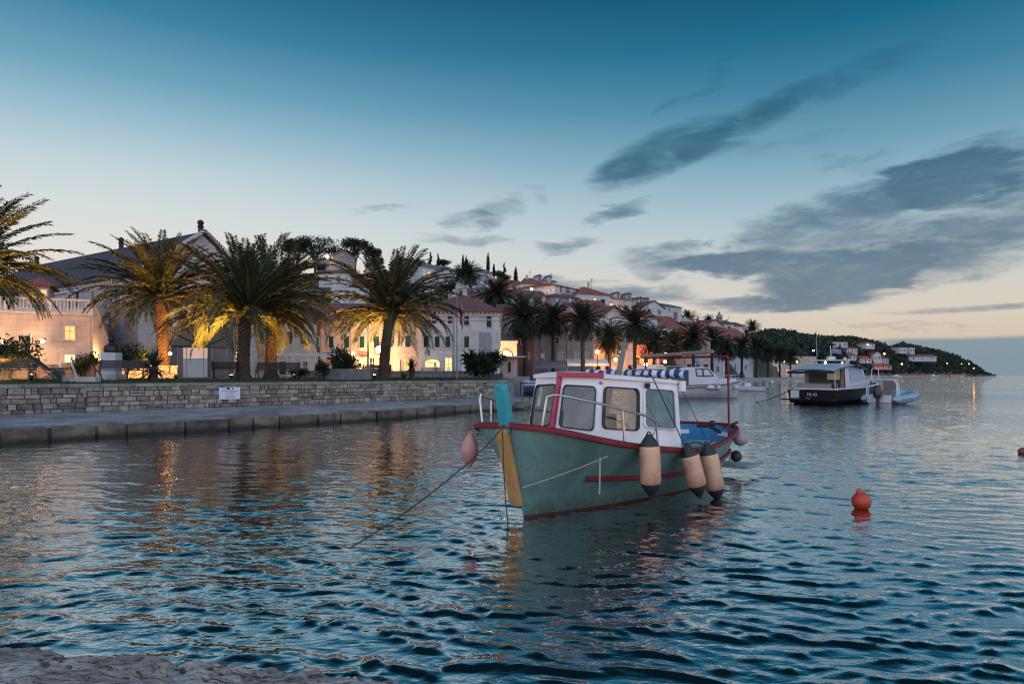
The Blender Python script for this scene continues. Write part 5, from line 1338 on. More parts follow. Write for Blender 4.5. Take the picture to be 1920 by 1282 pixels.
    # --- cafe wing with pergola
    house('cream house with green shutters partly hidden behind the two big palms', 438, 592, 72, 74, 1.7, 600, 9, 'side', 2.2, 'cream', 'tiledark', [(543, 633, 9, 22, 'shut'), (521, 632, 8, 22, 'shut'), (568, 633, 9, 22, 'shut'), (490, 633, 9, 22, 'shut'), (530, 690, 12, 24, 'door'), (572, 690, 10, 24, 'dark')], name='shuttered_house', seat=False)
    house('narrow dark red-brown house front in the gap beside the long cafe building', 589, 601, 76, 76.2, 1.7, 596, 8, 'flat', 0, 'brownred', 'tile', [(595, 640, 5, 16, 'dark')], name='narrow_house', seat=False)
    Y = 64; t = thing('pergola', 'white pergola frame in front of the cream shuttered house', 'pergola', (PX(520, Y), Y, 1.75)); k = Y/F; b = MB(); z = PZ(666, Y)-1.75
    for x in (0, 29*k, 58*k, 87*k): b.box((x, 0, z/2), (.1, .1, z)); b.box((x, 3, z/2), (.1, .1, z))
    b.build('posts', M['white'], t); b = MB(); b.box((44*k, 0, z+.06), (90*k, .12, .12)); b.box((44*k, 3, z+.06), (90*k, .12, .12))
    for q in range(9): b.box((q*87*k/8, 1.5, z+.18), (.07, 3.6, .12))
    b.build('beams', M['white'], t)
    # --- long cafe building
    def cafe(t, w, depth, h, rise, at):
        b = MB(); b.box((w/2, -.06, 3.15), (w, .14, .14)); b.box((w/2, -.1, h-.15), (w+.1, .24, .3)); b.build('string_course', M['trim'], t)
        u, z, k = at(672, 662); b = MB(); b.box((u, -.4, z), (38*k, .8, .5)); b.build('sign_board', M['brownred'], t)
        u, z, k = at(612, 668); b = MB(); b.m = Matrix.Translation((u, -.9, z+.1)) @ Matrix.Rotation(R(22), 4, 'X'); b.box((0, 0, 0), (40*k, 1.9, .06)); b.build('awning', M['white'], t)
    house('two storey cream cafe building with green shutters and lit shop windows', 601, 789, 83, 84, 1.7, 600, 10, 'side', 2.4, 'pink', 'tiledark',
          [(621, 641, 9, 21, 'shut'), (650, 641, 9, 21, 'shut'), (679, 641, 9, 21, 'shut'), (706, 641, 9, 21, 'shut'), (765, 640, 10, 21, 'shut'), (680, 686, 12, 28, 'litw'), (698, 684, 8, 26, 'dark'), (743, 686, 11, 24, 'litw'), (762, 686, 10, 24, 'lit'), (640, 690, 10, 22, 'dark')], name='cafe_building', cat='building', extra=cafe, seat=False, chim=1)
    wall_lamp('very bright lamp on the cafe front beside the flared palm trunk', 711, 655, 82.2, 3600, (1, .56, .2), r=.42, off=.7)
    wall_lamp('small bright lamp over the sign board of the cafe', 661, 664, 82.6, 500, (1, .7, .35), r=.12)
    t = thing('folded_parasol', 'closed white parasol rising above the bush in the planter', 'parasol', (PX(628, 60), 60, 1.75)); b = MB(); b.tube([(0, 0, 0), (0, 0, 2.6)], .03); b.build('pole', M['iron'], t); b = MB(); b.lathe([(.05, 1.6), (.2, 1.75), (.14, 2.3), (.03, 2.75)], (0, 0, 0), 10); b.build('canopy', M['canvas'], t, smooth=True)
    # --- corner building, three storeys
    def corner(t, w, depth, h, rise, at):
        b = MB(); b.box((w/2, -.05, 3.4), (w, .12, .14)); b.box((w/2, -.05, 6.9), (w, .12, .12)); b.box((w+.05, depth/2, 6.9), (.12, depth, .12)); b.build('string_course', M['trim'], t)
        b = MB()
        for q in range(int(w/.5)): b.box((.25+q*.5, -.14, h-.22), (.24, .3, .3))
        for q in range(int(depth/.5)): b.box((w+.14, .25+q*.5, h-.22), (.3, .24, .3))
        b.box((w/2, -.1, h-.52), (w+.2, .22, .16)); b.build('dentil_cornice', M['trim'], t)
        u, z, k = at(851, 640); b = MB(); b.tube([(u, -.12, 0), (u, -.12, h-.3)], .07, 6); b.build('downpipe', M['galv'], t)
        u, z, k = at(811, 682); b = MB(); m = 10; ww, hh = 14.5*k, 8*k
        pts = [(u-ww, z-hh), (u+ww, z-hh)]+[(u+ww*math.cos(PI*q/m), z+hh*.3+hh*.9*math.sin(PI*q/m)) for q in range(m+1)]
        b.add([(x, -.06, zz) for x, zz in pts], [tuple(range(len(pts)))]); b.cur = 1
        for i in range(len(pts)): a_, c_ = pts[i], pts[(i+1) % len(pts)]; b.bar((a_[0], -.08, a_[1]), (c_[0], -.08, c_[1]), .14, .18, up=(0, 1, 0))
        b.cur = 2; b.box((u-ww*.3, -.09, z+hh*.2), (ww*.8, .04, .06)); b.box((u-ww*.3, -.09, z+hh*.55), (ww*.7, .04, .06)); b.box((u+ww*.35, -.09, z-hh*.4), (.3, .05, .8)); b.build('shop_window', [M['litw'], M['trim'], M['coral']], t)
    house('tall weathered corner building with dentil cornice and hipped tile roof', 785, 936, 82.5, 82.5, 1.7, 583, 14, 'hip', 2.6, 'plaster', 'tiledark',
          [(844, 596, 9, 21, 'shut'), (814, 596, 9, 21, 'shut'), (875, 599, 9, 21, 'dshut'), (917, 603, 9, 21, 'dshut'), (799, 641, 9, 20, 'dshut'), (820, 641, 9, 20, 'dshut'), (840, 641, 9, 20, 'shut'), (875, 641, 9, 21, 'shut'), (841, 686, 12, 30, 'litw'), (873, 686, 13, 26, 'pale'), (917, 641, 9, 21, 'shut')], name='corner_building', cat='building', extra=corner, seat=False, chim=2, right=(2, 3), over=.5)
    # --- alley with arch and lamp
    def alley(t, w, depth, h, rise, at):
        u, z, k = at(949, 668); b = MB(); m = 14; r0 = 10*k; zc = z
        for q in range(m): a0, a1 = PI*q/m, PI*(q+1)/m; b.bar((u+r0*math.cos(a0), -.08, zc+r0*math.sin(a0)), (u+r0*math.cos(a1), -.08, zc+r0*math.sin(a1)), .24, .3, up=(0, 1, 0))
        b.build('arch', M['cream'], t)
        u2, z2, k = at(960, 669); b = MB(); b.box((u2, -.7, z2), (50*k, 1.4, .12)); b.build('canopy', M['white'], t)
    house('low lamp-lit arched front in the alley beside the corner building', 936, 969, 88, 88, 1.5, 644, 6, 'flat', 0, 'cream', 'tile', [(937, 690, 7, 22, 'dark'), (955, 688, 6, 20, 'door')], name='arched_front', cat='building', extra=alley, seat=False)
    wall_lamp('bright globe lamp under the arch in the alley', 948, 662, 87.3, 1100, r=.34)
    house('plain grey house wall rising behind the alley arch', 934, 972, 98, 98, 1.5, 588, 8, 'side', 1.6, 'grey', 'tiledark', (1, 2), seat=False)
    house('red-brown plastered house behind the tall palm by the alley', 968, 1002, 104, 104, 1.2, 622, 8, 'side', 1.8, 'brownred', 'tiledark', [(990, 667, 5, 9, 'dark'), (979, 640, 5, 9, 'dark')], seat=False)
    house('dark grey stone house behind the first promenade palms', 1002, 1062, 106, 107, 1.2, 618, 9, 'side', 2.0, 'grey', 'tiledark', [(1018, 641, 6, 13, 'blue'), (1017, 667, 6, 8, 'pale'), (1050, 667, 9, 14, 'blue'), (1044, 638, 7, 11, 'dark')], seat=False, chim=1)
    house('grey stone house with pale blue shutters above the white awning', 1063, 1113, 107, 108, 1.2, 626, 9, 'flat', 0, 'grey', 'tile', [(1080, 667, 7, 12, 'blue'), (1100, 667, 7, 12, 'blue'), (1078, 642, 7, 11, 'dark')], seat=False)
    house('grey plastered house behind the shorter palm past the white awning', 1112, 1190, 122, 124, 1.2, 607, 10, 'front', 3.0, 'plaster', 'tiledark', (4, 3), seat=False)
    house('coral red lamp-lit house front behind the low palm', 1187, 1236, 132, 133, 1.2, 650, 8, 'flat', 0, 'coral', 'tile', (3, 1), seat=False)  # reddish cast of the orange lamps put into the wall colour
    house('cream house under the big red roof with a dormer', 1234, 1332, 146, 150, 1.2, 634, 12, 'hip', 4.2, 'cream', 'tile', (6, 2), seat=False, extra=lambda t, w, dp, h, r, at: (MB().box((w*.13, 1.6, h+1.1), (2.4, 3.0, 1.9)).build('dormer', M['white'], t), MB().box((w*.13, .06, h+1.2), (1.3, .08, 1.0)).build('dormer_window', M['dark'], t), MB().add([(w*.32, 1.9, h+1.62), (w*.38, 1.9, h+1.62), (w*.38, 2.8, h+2.28), (w*.32, 2.8, h+2.28)], [(0, 1, 2, 3)]).build('skylight', M['white'], t)))
    house('pale plastered house with shop fronts behind the fishing boat arch', 1330, 1362, 172, 176, 1.2, 650, 10, 'side', 1.8, 'white', 'tiledark', (3, 2), seat=False)
    house('long white house with red roof and white gable end', 1352, 1412, 196, 214, 1.2, 634, 11, 'side', 4.0, 'white', 'tile', (6, 2), seat=False, right=(2, 2), chim=1)
    house('low lit arcade with bright shop fronts at the far quay', 1404, 1446, 262, 268, 1.2, 678, 8, 'flat', 0, 'coral', 'tile', [(1411, 697, 8, 9, 'lit'), (1421, 697, 7, 11, 'litw'), (1431, 697, 6, 11, 'litw'), (1440, 696, 8, 6, 'litw')], name='arcade', cat='building', seat=False)
    house('low dim row of buildings past the lit arcade on the far quay', 1434, 1530, 268, 285, 1.2, 668, 8, 'flat', 0, 'cream', 'tile', [(1458, 696, 8, 7, 'litw'), (1476, 697, 6, 8, 'lit'), (1495, 697, 6, 6, 'dark')], name='quay_building', cat='building', seat=False)
    # awnings, parasols, lamps along the promenade
    def awning(label, x0, x1, y0, y1, Y, dp=3.2, m='canvas'):
        k = Y/F; t = thing('awning', label, 'awning', (PX(x0, Y), Y, 1.1), 0, 'awnings on the promenade'); w = (x1-x0)*k; za, zb = PZ(y0, Y)-1.1, PZ(y1, Y)-1.1
        b = MB(); b.add([(0, dp, za), (w, dp, za), (w, 0, zb), (0, 0, zb), (0, dp, za-.05), (w, dp, za-.05), (w, 0, zb-.05), (0, 0, zb-.05)], [(0, 3, 2, 1), (4, 5, 6, 7), (2, 3, 7, 6), (0, 1, 5, 4), (1, 2, 6, 5), (3, 0, 4, 7)]); b.box((w/2, -.02, zb-.16), (w, .03, .3)); b.build('cloth', M[m], t)
        b = MB(); n = max(2, int(w/2.6))
        for q in range(n+1): b.bar((w*q/n, .04, 0), (w*q/n, .04, zb-.06), .07)
        b.build('posts', M['galv'], t); return t
    awning('dull grey cafe awning in front of the dark stone house', 1000, 1062, 676, 686, 98, m='concrete')
    awning('broad white awning lit from below beside the street lamp', 1064, 1142, 672, 682, 100)
    awning('reddish lit awning further along past the white one', 1186, 1250, 683, 690, 122)
    lamps = [(1120, 659, 97, 'street lamp standing at the end of the broad white awning', 420, WARM, 'bulb'), (1165, 660, 110, 'street lamp behind the mast stump of the fishing boat', 420, WARM, 'bulb'),
             (1248, 663, 128, 'street lamp just above the boom of the fishing boat', 420, WARM, 'bulb'), (1283, 669, 138, 'street lamp before the cream house with the big red roof', 300, (1, .5, .16), 'bulbo'), (1316, 667, 150, 'pale street lamp near the top bar of the stern arch', 420, (1, .78, .4), 'bulby'),
             (1425, 675, 236, 'street lamp above the lit arcade, first of the far group', 500, (1, .78, .4), 'bulby'), (1448, 675, 242, 'street lamp on the far quay between two small palms', 500, (1, .78, .4), 'bulby'), (1470, 677, 250, 'brightest street lamp on the far quay before the yacht', 500, (1, .78, .4), 'bulby'), (1494, 678, 257, 'street lamp on the far quay beside the yacht stern', 500, (1, .78, .4), 'bulby')]
    for px, py, Y, lab, e, c, bl in lamps: street_lamp(lab, px, py, Y, 1.12, e*2.6, c, bl, .24 if Y < 150 else .36)
    SOD = (1, .24, .05)
    wall_lamp('orange lamp glowing on the wall behind the shorter palm', 1154, 674, 121, 2400, SOD, 'bulbo', .3)
    wall_lamp('orange lamp glowing on the coral house wall', 1247, 678, 131, 2800, SOD, 'bulbo', .32)
    wall_lamp('second lamp on the coral house behind the boom', 1205, 668, 131, 1500, SOD, 'bulbo', .15)
    wall_lamp('yellow lamp low beneath the boom of the fishing boat', 1211, 683, 118, 1600, (1, .7, .2), 'bulby', .3)
build_front()

# ================================================================== HILLSIDE TOWN
def build_hill_town():
    def balc(t, w, dp, h, r, at):
        b = MB(); b.box((w*.6, -.5, h*.48), (w*.75, 1.0, .14)); b.build('balcony', M['white'], t); b = MB(); b.box((w*.6, -.98, h*.48+.5), (w*.75, .05, .08)); n = 14
        for q in range(n+1): b.bar((w*.6-w*.37+q*w*.74/n, -.98, h*.48+.07), (w*.6-w*.37+q*w*.74/n, -.98, h*.48+.5), .04)
        b.build('railing', M['iron'], t)
    def dorm(t, w, dp, h, r, at):
        for u in (.3, .72):
            b = MB(); x = w*u; b.box((x, 1.3, h+.6), (1.5, 2.6, 1.5)); b.cur = 1; b.box((x, -.03, h+.7), (.8, .06, .9)); b.cur = 2
            b.add([(x-.95, -.25, h+1.32), (x, -.25, h+1.95), (x+.95, -.25, h+1.32), (x-.95, 2.9, h+1.32), (x, 2.9, h+1.95), (x+.95, 2.9, h+1.32)], [(0, 3, 4, 1), (1, 4, 5, 2), (0, 1, 2), (0, 2, 5, 3)]); b.build('dormer', [M['white'], M['dark'], M['tiledark']], t)
    def sky(t, w, dp, h, r, at):
        for u in (.22, .45):
            z = h+r*.55; y = dp/2*.55; b = MB(); b.m = Matrix.Translation((w*u, y, z+.25)) @ Matrix.Rotation(math.atan2(r, dp/2), 4, 'X'); b.box((0, 0, 0), (.8, 1.0, .06)); b.build('skylight', M['white'], t)
    H = house
    # upper left, under the pines
    H('plain grey gabled stone house highest on the hill between the pines', 621, 666, 172, 176, 504, 480, 10, 'front', 1.7, 'grey', 'roofgrey', [(642, 481, 5, 6, 'dark')])
    H('long whitewashed house with an arched door below the highest gabled house', 598, 656, 152, 153, 534, 511, 8, 'side', 1.0, 'white', 'tiledark', [(635, 523, 6, 12, 'dark'), (612, 520, 5, 7, 'dark'), (650, 521, 4, 8, 'blue')])
    H('white house with two tall dark doors just above the palm fronds', 622, 692, 132, 134, 578, 541, 8, 'flat', 0, 'white', 'tile', [(650, 553, 7, 16, 'dark'), (664, 553, 6, 16, 'dark')])
    H('tiny pinkish house beside the grey gabled house', 684, 699, 160, 160, 528, 508, 6, 'front', 1.0, 'coral', 'tiledark', [(690, 516, 4, 6, 'pale')])
    H('dark roofed house at the skyline behind the cafe palm', 762, 800, 205, 210, 503, 489, 9, 'side', 1.6, 'grey', 'roofgrey', (2, 1))
    H('large white house with a long balcony high on the hill', 793, 853, 186, 192, 530, 501, 10, 'side', 1.7, 'white', 'roofgrey', [(805, 515, 6, 10, 'lit'), (820, 522, 6, 9, 'dark'), (835, 522, 6, 9, 'dark'), (845, 508, 5, 8, 'dark')], extra=balc)
    H('low house with white parapet above the corner building roof', 776, 813, 150, 150, 556, 540, 8, 'shed', 1.4, 'white', 'tiledark', (3, 1))
    H('white gabled cottage beside the grey topped hill palm', 855, 892, 168, 170, 556, 531, 8, 'front', 1.6, 'white', 'tiledark', [(874, 545, 6, 14, 'white'), (862, 545, 5, 8, 'dark')])
    H('white house with grey roof below the tall column cypress', 885, 923, 200, 203, 526, 509, 9, 'hip', 2.0, 'white', 'roofgrey', [(912, 516, 5, 7, 'blue'), (898, 517, 4, 6, 'dark')])
    H('low white annexe with one dark window under the column cypress', 893, 919, 182, 183, 546, 522, 8, 'front', 1.0, 'white', 'tiledark', [(909, 529, 4, 7, 'dark')])
    H('long low red roofed house with a warm lit wall', 925, 986, 186, 192, 547, 532, 8, 'side', 2.0, 'coral', 'tile', (2, 1))
    H('hip roofed white house just right of the long lit wall', 976, 1022, 178, 180, 551, 531, 10, 'hip', 1.9, 'white', 'tile', [(985, 540, 4, 6, 'dark')], chim=1)
    H('white house with twin dormers on the skyline', 998, 1043, 196, 199, 545, 526, 9, 'side', 1.2, 'white', 'roofgrey', (2, 1), extra=dorm)
    H('white house with a big balcony and one lamp-lit side', 1040, 1081, 160, 168, 560, 535, 10, 'hip', 1.6, 'white', 'tile', [(1051, 543, 6, 11, 'dark'), (1064, 544, 11, 10, 'dark')], left=(3, 1), extra=balc, chim=1)
    H('wide brown roofed house with two roof lights among the palms', 886, 946, 140, 143, 572, 556, 9, 'side', 2.2, 'grey', 'tiledark', (3, 1), extra=sky)
    H('dark roofed house below the lit white house', 958, 1030, 148, 152, 572, 556, 9, 'side', 2.0, 'white', 'tiledark', (4, 1))
    H('grey stone house below the balcony house', 1034, 1086, 146, 150, 580, 556, 9, 'hip', 1.3, 'grey', 'tiledark', [(1069, 563, 5, 7, 'pale'), (1045, 563, 4, 6, 'pale')])
    H('wide red roofed house with bright roof lights on the ridge', 1084, 1143, 164, 168, 578, 550, 11, 'hip', 2.4, 'white', 'tile', [(1115, 563, 5, 7, 'yel'), (1130, 567, 9, 12, 'dshut'), (1099, 564, 4, 6, 'dark')], extra=sky, chim=1)
    H('small gable-fronted pale house just behind the slim palm', 1050, 1084, 126, 128, 690, 590, 9, 'front', 2.0, 'plaster', 'tiledark', (2, 1))
    H('dark roofed pale house behind the full palm crown', 1082, 1134, 134, 136, 606, 585, 9, 'side', 2.0, 'white', 'tiledark', (3, 1))
    H('pale house with a plain gable and one small attic window', 1130, 1174, 138, 140, 612, 591, 10, 'front', 2.0, 'plaster', 'tiledark', [(1153, 587, 4, 8, 'blue')])
    H('lamp-lit end house of the white terraces with a dormer', 1143, 1194, 186, 190, 600, 559, 10, 'side', 1.7, 'cream', 'roofgrey', [(1172, 578, 4, 8, 'dark'), (1184, 580, 4, 8, 'dark'), (1160, 575, 4, 7, 'dark')], extra=dorm)
    H('white stepped terrace house second from the lamp-lit end', 1193, 1222, 194, 198, 602, 568, 10, 'side', 1.6, 'white', 'roofgrey', (2, 2), extra=dorm)
    H('white terrace house with a broad gable on the hill', 1206, 1246, 188, 192, 608, 576, 10, 'front', 2.0, 'white', 'tiledark', (2, 2))
    H('last white terrace house with a dark garage opening', 1246, 1278, 192, 198, 606, 573, 10, 'side', 1.3, 'white', 'roofgrey', [(1266, 592, 13, 14, 'dark'), (1255, 580, 4, 6, 'dark')])
    H('white house with small red roofed wing behind the tall palm', 1175, 1232, 150, 154, 622, 592, 9, 'side', 1.8, 'white', 'tile', (4, 2), chim=2)
    H('pale gabled house peeping over the big red roof', 1262, 1304, 200, 204, 622, 602, 9, 'front', 1.7, 'plaster', 'tiledark', (2, 1))
    H('brown roofed house on the skyline with a fat chimney', 1300, 1340, 226, 230, 620, 604, 9, 'hip', 1.4, 'grey', 'roofgrey', (2, 1), chim=1)
    H('pale gabled house before the skyline roofs', 1325, 1356, 214, 218, 628, 609, 9, 'front', 1.8, 'cream', 'tiledark', (1, 1))
    H('skyline house with a pointed little turret', 1340, 1376, 238, 242, 624, 606, 9, 'side', 1.5, 'white', 'tiledark', (2, 1), chim=2, extra=lambda t, w, dp, h, r, at: MB().box((w*.55, 3, h+1.2), (1.5, 1.5, 2.4)).lathe([(1.2, h+2.4), (.05, h+4.6)], (w*.55, 3, 0), 8).build('turret', M['grey'], t))
    H('last white skyline house above the long red roof', 1362, 1396, 244, 248, 628, 610, 9, 'side', 1.6, 'white', 'tiledark', (2, 1), chim=1)
    # more of the stacked town between the palms
    H('narrow pale house with a steep gable between hill palm and long lit house', 944, 972, 160, 162, 566, 549, 8, 'front', 2.2, 'plaster', 'tile', (2, 1))
    H('pale house with a red hipped roof above the slim palm', 1016, 1052, 136, 138, 600, 580, 8, 'hip', 1.8, 'white', 'tile', (3, 1), chim=1)
    H('cream house with a red roof behind the crown of the tall alley palm', 968, 1012, 122, 124, 690, 589, 8, 'side', 2.0, 'cream', 'tile', (4, 1))
    H('tall pale house with shuttered windows left of the full palm crown', 1058, 1090, 116, 117, 695, 602, 8, 'side', 1.6, 'plaster', 'tile', (3, 2))
    H('white house with a red roof right of the full palm crown', 1106, 1140, 150, 152, 594, 574, 8, 'side', 1.7, 'white', 'tile', (3, 1))
    H('white gabled house above the tall palm by the mast stump', 1178, 1206, 166, 168, 604, 586, 8, 'front', 1.8, 'white', 'tile', (2, 1))
    H('small red roofed house left of the hill palm by the skyline chimney', 1240, 1272, 170, 172, 622, 604, 8, 'side', 1.8, 'plaster', 'tile', (3, 1))
    H('pale house with a red roof between big red roof and long red roof', 1300, 1342, 186, 190, 634, 616, 9, 'side', 2.2, 'cream', 'tile', (4, 1), chim=1)
    # lamps up the hill
    wall_lamp('lamp under the eave of the white house with the balcony', 997, 542, 158.5, 900, r=.3, group='lamps up the hillside')
    wall_lamp('lamp at the foot of the lit side wall of the balcony house', 1032, 556, 156, 1500, r=.14, group='lamps up the hillside')
    wall_lamp('lamp glowing beside the long red roofed house', 930, 540, 184.5, 900, (1, .4, .2), 'bulbo', .16, group='lamps up the hillside')
    wall_lamp('lamp under the pines beside the highest gabled house', 614, 482, 171, 1300, r=.4, group='lamps up the hillside')
    wall_lamp('lamp on the balcony front of the large white house', 806, 516, 184, 260, r=.24, group='lamps up the hillside')
    wall_lamp('lamp in the palm fronds near the skyline house', 767, 518, 180, 260, r=.3, group='lamps up the hillside')
    wall_lamp('orange lamp at the lit end of the white terraces', 1146, 571, 184.5, 900, (1, .4, .12), 'bulbo', .15, group='lamps up the hillside')
    # palms on the hill: reuse the promenade crowns
    pal = [o for o in bpy.data.objects if o.name.startswith('promenade_palm')][:3]
    for i, (px, py, Y, s, lab) in enumerate(((882, 514, 160, .9, 'grey topped palm standing among the hillside houses'), (930, 552, 118, 1.15, 'big dark hill palm above the red-brown house'), (1290, 598, 208, .95, 'hill palm silhouetted left of the skyline chimney'), (1328, 603, 222, .7, 'small hill palm beside the skyline chimney'), (1410, 611, 232, .85, 'lone palm silhouetted against the sunset at the end of the town'))):
        zc = PZ(py, Y); o = dup(pal[i % 3], (PX(px, Y), Y, zc-5.8*s), i*1.1, lab); o.scale = (s, s, s); o['group'] = 'palms on the hillside'; o.name = 'hill_palm'
        for ch in children(o):
            if ch.name.startswith('trunk'): ch.scale = (1, 1, .97/1)
            else: ch.location.z = 5.6/s*1.0 if False else 5.8
        BASES.append((o.location.x, o.location.y, o.location.z+.3))
    t = thing('fan_palm_tree', 'tiny tall thin palm silhouetted on the sky behind the cut off palm fronds', 'palm tree', (PX(13, 112), 112, 2.0)); hh = PZ(482, 112)-2
    palm_trunk('trunk', hh, .16, t, 91, boss=False, m='barkrow'); c = crown_mesh('crown', 40, 14, 1.25, 93, e_lo=-45, leaf=.4, wid=.1, mats=[M['frondrow'], M['frondrow']], bend0=20, bend1=60, skirt=10, parent=t); c.location = (0, 0, hh); BASES.append((t.location.x, 112, 2.2))
    # trees
    def pine(label, px, py, Y, wpx, hpx, seed, group='umbrella pines on the hilltop'):
        k = Y/F; rnd = random.Random(seed); zc = PZ(py, Y); base = zc-hpx*k*1.2-2; bl = []
        for _ in range(11): bl.append((rnd.uniform(-.42, .42)*wpx*k, rnd.uniform(-.3, .3)*wpx*k, zc-base+rnd.uniform(-.32, .36)*hpx*k, rnd.uniform(.12, .26)*wpx*k, rnd.uniform(.14, .22)*wpx*k, rnd.uniform(.14, .24)*hpx*k))
        st = [([(0, 0, -2), (.3, 0, (zc-base)*.55)], .38)]+[([(.3, 0, (zc-base)*.5), (b_[0]*.5, b_[1]*.5, b_[2]-.9), (b_[0], b_[1], b_[2])], [.22, .13, .06]) for b_ in bl]
        BASES.append((PX(px, Y), Y, base+.2))
        return clump('umbrella_pine', label, 'tree', (PX(px, Y), Y, base), bl, 3300, .62, M['pine'], st, seed, group, .2, .25)
    pine('broad umbrella pine at the top left of the hill beside the grey gabled house', 592, 462, 186, 92, 38, 31)
    pine('smaller umbrella pine peeping out left of the broad one', 556, 464, 190, 44, 34, 32)
    pine('umbrella pine with split crown right of the grey gabled house', 664, 466, 190, 54, 40, 33)
    pine('bushy pine behind the fronds of the cafe palm', 700, 484, 192, 40, 46, 34)
    def cypress(label, px, ytop, ybot, Y, wpx, seed):
        k = Y/F; base = PZ(ybot, Y)-1; top = PZ(ytop, Y); hh = top-base; r = wpx*k/2; bl = []
        for q in range(9): f = q/8; bl.append((0, 0, hh*(.12+.85*f), max(.12, r*(1-.15*f-.75*f**4)), max(.12, r*(1-.15*f-.75*f**4)), hh*.09))
        BASES.append((PX(px, Y), Y, base+.2))
        return clump('cypress', label, 'tree', (PX(px, Y), Y, base), bl, 1000, .5, M['pine'], [([(0, 0, -1), (0, 0, hh*.5)], .2)], seed, 'cypresses on the ridge', .3, .3)
    def conifer(label, px, ytop, ybot, Y, wpx, seed):
        k = Y/F; base = PZ(ybot, Y)-1; hh = PZ(ytop, Y)-base; r = wpx*k/2; bl = []; rnd = random.Random(seed)
        for q in range(13): f = q/12; rr = r*(1-f)**.9+.12; a = rnd.uniform(0, 6.28); bl.append((rr*.45*math.cos(a), rr*.45*math.sin(a), hh*(.1+.88*f), rr*.7, rr*.7, hh*.045))
        BASES.append((PX(px, Y), Y, base+.2))
        return clump('conifer_tree', label, 'tree', (PX(px, Y), Y, base), bl, 1100, .5, M['pine'], [([(0, 0, -1), (0, 0, hh*.95)], [.22, .04])], seed, 'conifers on the ridge', .3, .2)
    cypress('tall column cypress behind the white grey-roofed house', 915, 474, 510, 206, 7, 41)
    cypress('thin cypress left of the double pointed trees above the balcony house', 868, 479, 508, 204, 6, 42)
    cypress('twin cypress point right beside the thin one', 874, 481, 508, 206, 9, 43)
    cypress('small thin cypress just right of the column cypress', 926, 496, 512, 208, 4, 44)
    cypress('narrow cypress at the right end of the ridge trees', 967, 501, 528, 208, 8, 45)
    conifer('tiered conifer between column cypress and the narrow end cypress', 945, 492, 528, 204, 15, 46)
    conifer('dark conifer left on the skyline behind the cafe palm', 807, 473, 500, 210, 10, 47)
    conifer('second dark conifer on the skyline beside the balcony house', 821, 476, 500, 212, 8, 48)
    def bush(label, px, py, Y, wpx, hpx, seed, n=900):
        k = Y/F; rnd = random.Random(seed); bl = [(rnd.uniform(-.35, .35)*wpx*k, rnd.uniform(-.25, .25)*wpx*k, rnd.uniform(.3, .75)*hpx*k, wpx*k*rnd.uniform(.2, .3), wpx*k*.25, hpx*k*rnd.uniform(.2, .3)) for _ in range(7)]
        z = PZ(py+hpx/2, Y); BASES.append((PX(px, Y), Y, z+.2))
        return clump('leafy_tree', label, 'tree', (PX(px, Y), Y, z), bl, n, .6, M['pine'], [([(0, 0, -1), (0, 0, hpx*k*.5)], .2)], seed, 'dark trees between the hillside houses', .1, .2)
    for i, (px, py, Y, w, h, lab) in enumerate((
        (833, 492, 208, 30, 16, 'low dark tree right of the skyline conifers'), (862, 512, 190, 26, 36, 'dark tree between the balcony house and the grey topped palm'), (838, 540, 160, 34, 26, 'dark tree pair below the large white balcony house'),
        (938, 518, 200, 40, 22, 'dark scrub below the tiered conifer'), (716, 520, 165, 60, 34, 'dark tree mass behind the fronds of the cafe palm'), (590, 500, 175, 50, 22, 'scrubby tree left of the grey gabled house'),
        (740, 545, 135, 60, 34, 'dark garden tree above the cafe roof'), (800, 560, 128, 50, 18, 'yellowish lit shrubby tree above the corner building'), (1265, 612, 170, 40, 18, 'dark tree below the last white terrace house'),
        (1390, 622, 250, 26, 12, 'dark tree right of the last skyline house'), (1050, 606, 118, 40, 30, 'dark tree between two pale gabled houses'), (560, 520, 150, 60, 50, 'dark tree mass behind the crown of the big palms'), (1000, 585, 120, 60, 26, 'dark tree behind the crown of the tall palm by the alley'), (1230, 625, 150, 50, 22, 'dark tree beside the big red roof'))):
        bush(lab, px, py, Y, w, h, 60+i)
build_hill_town()

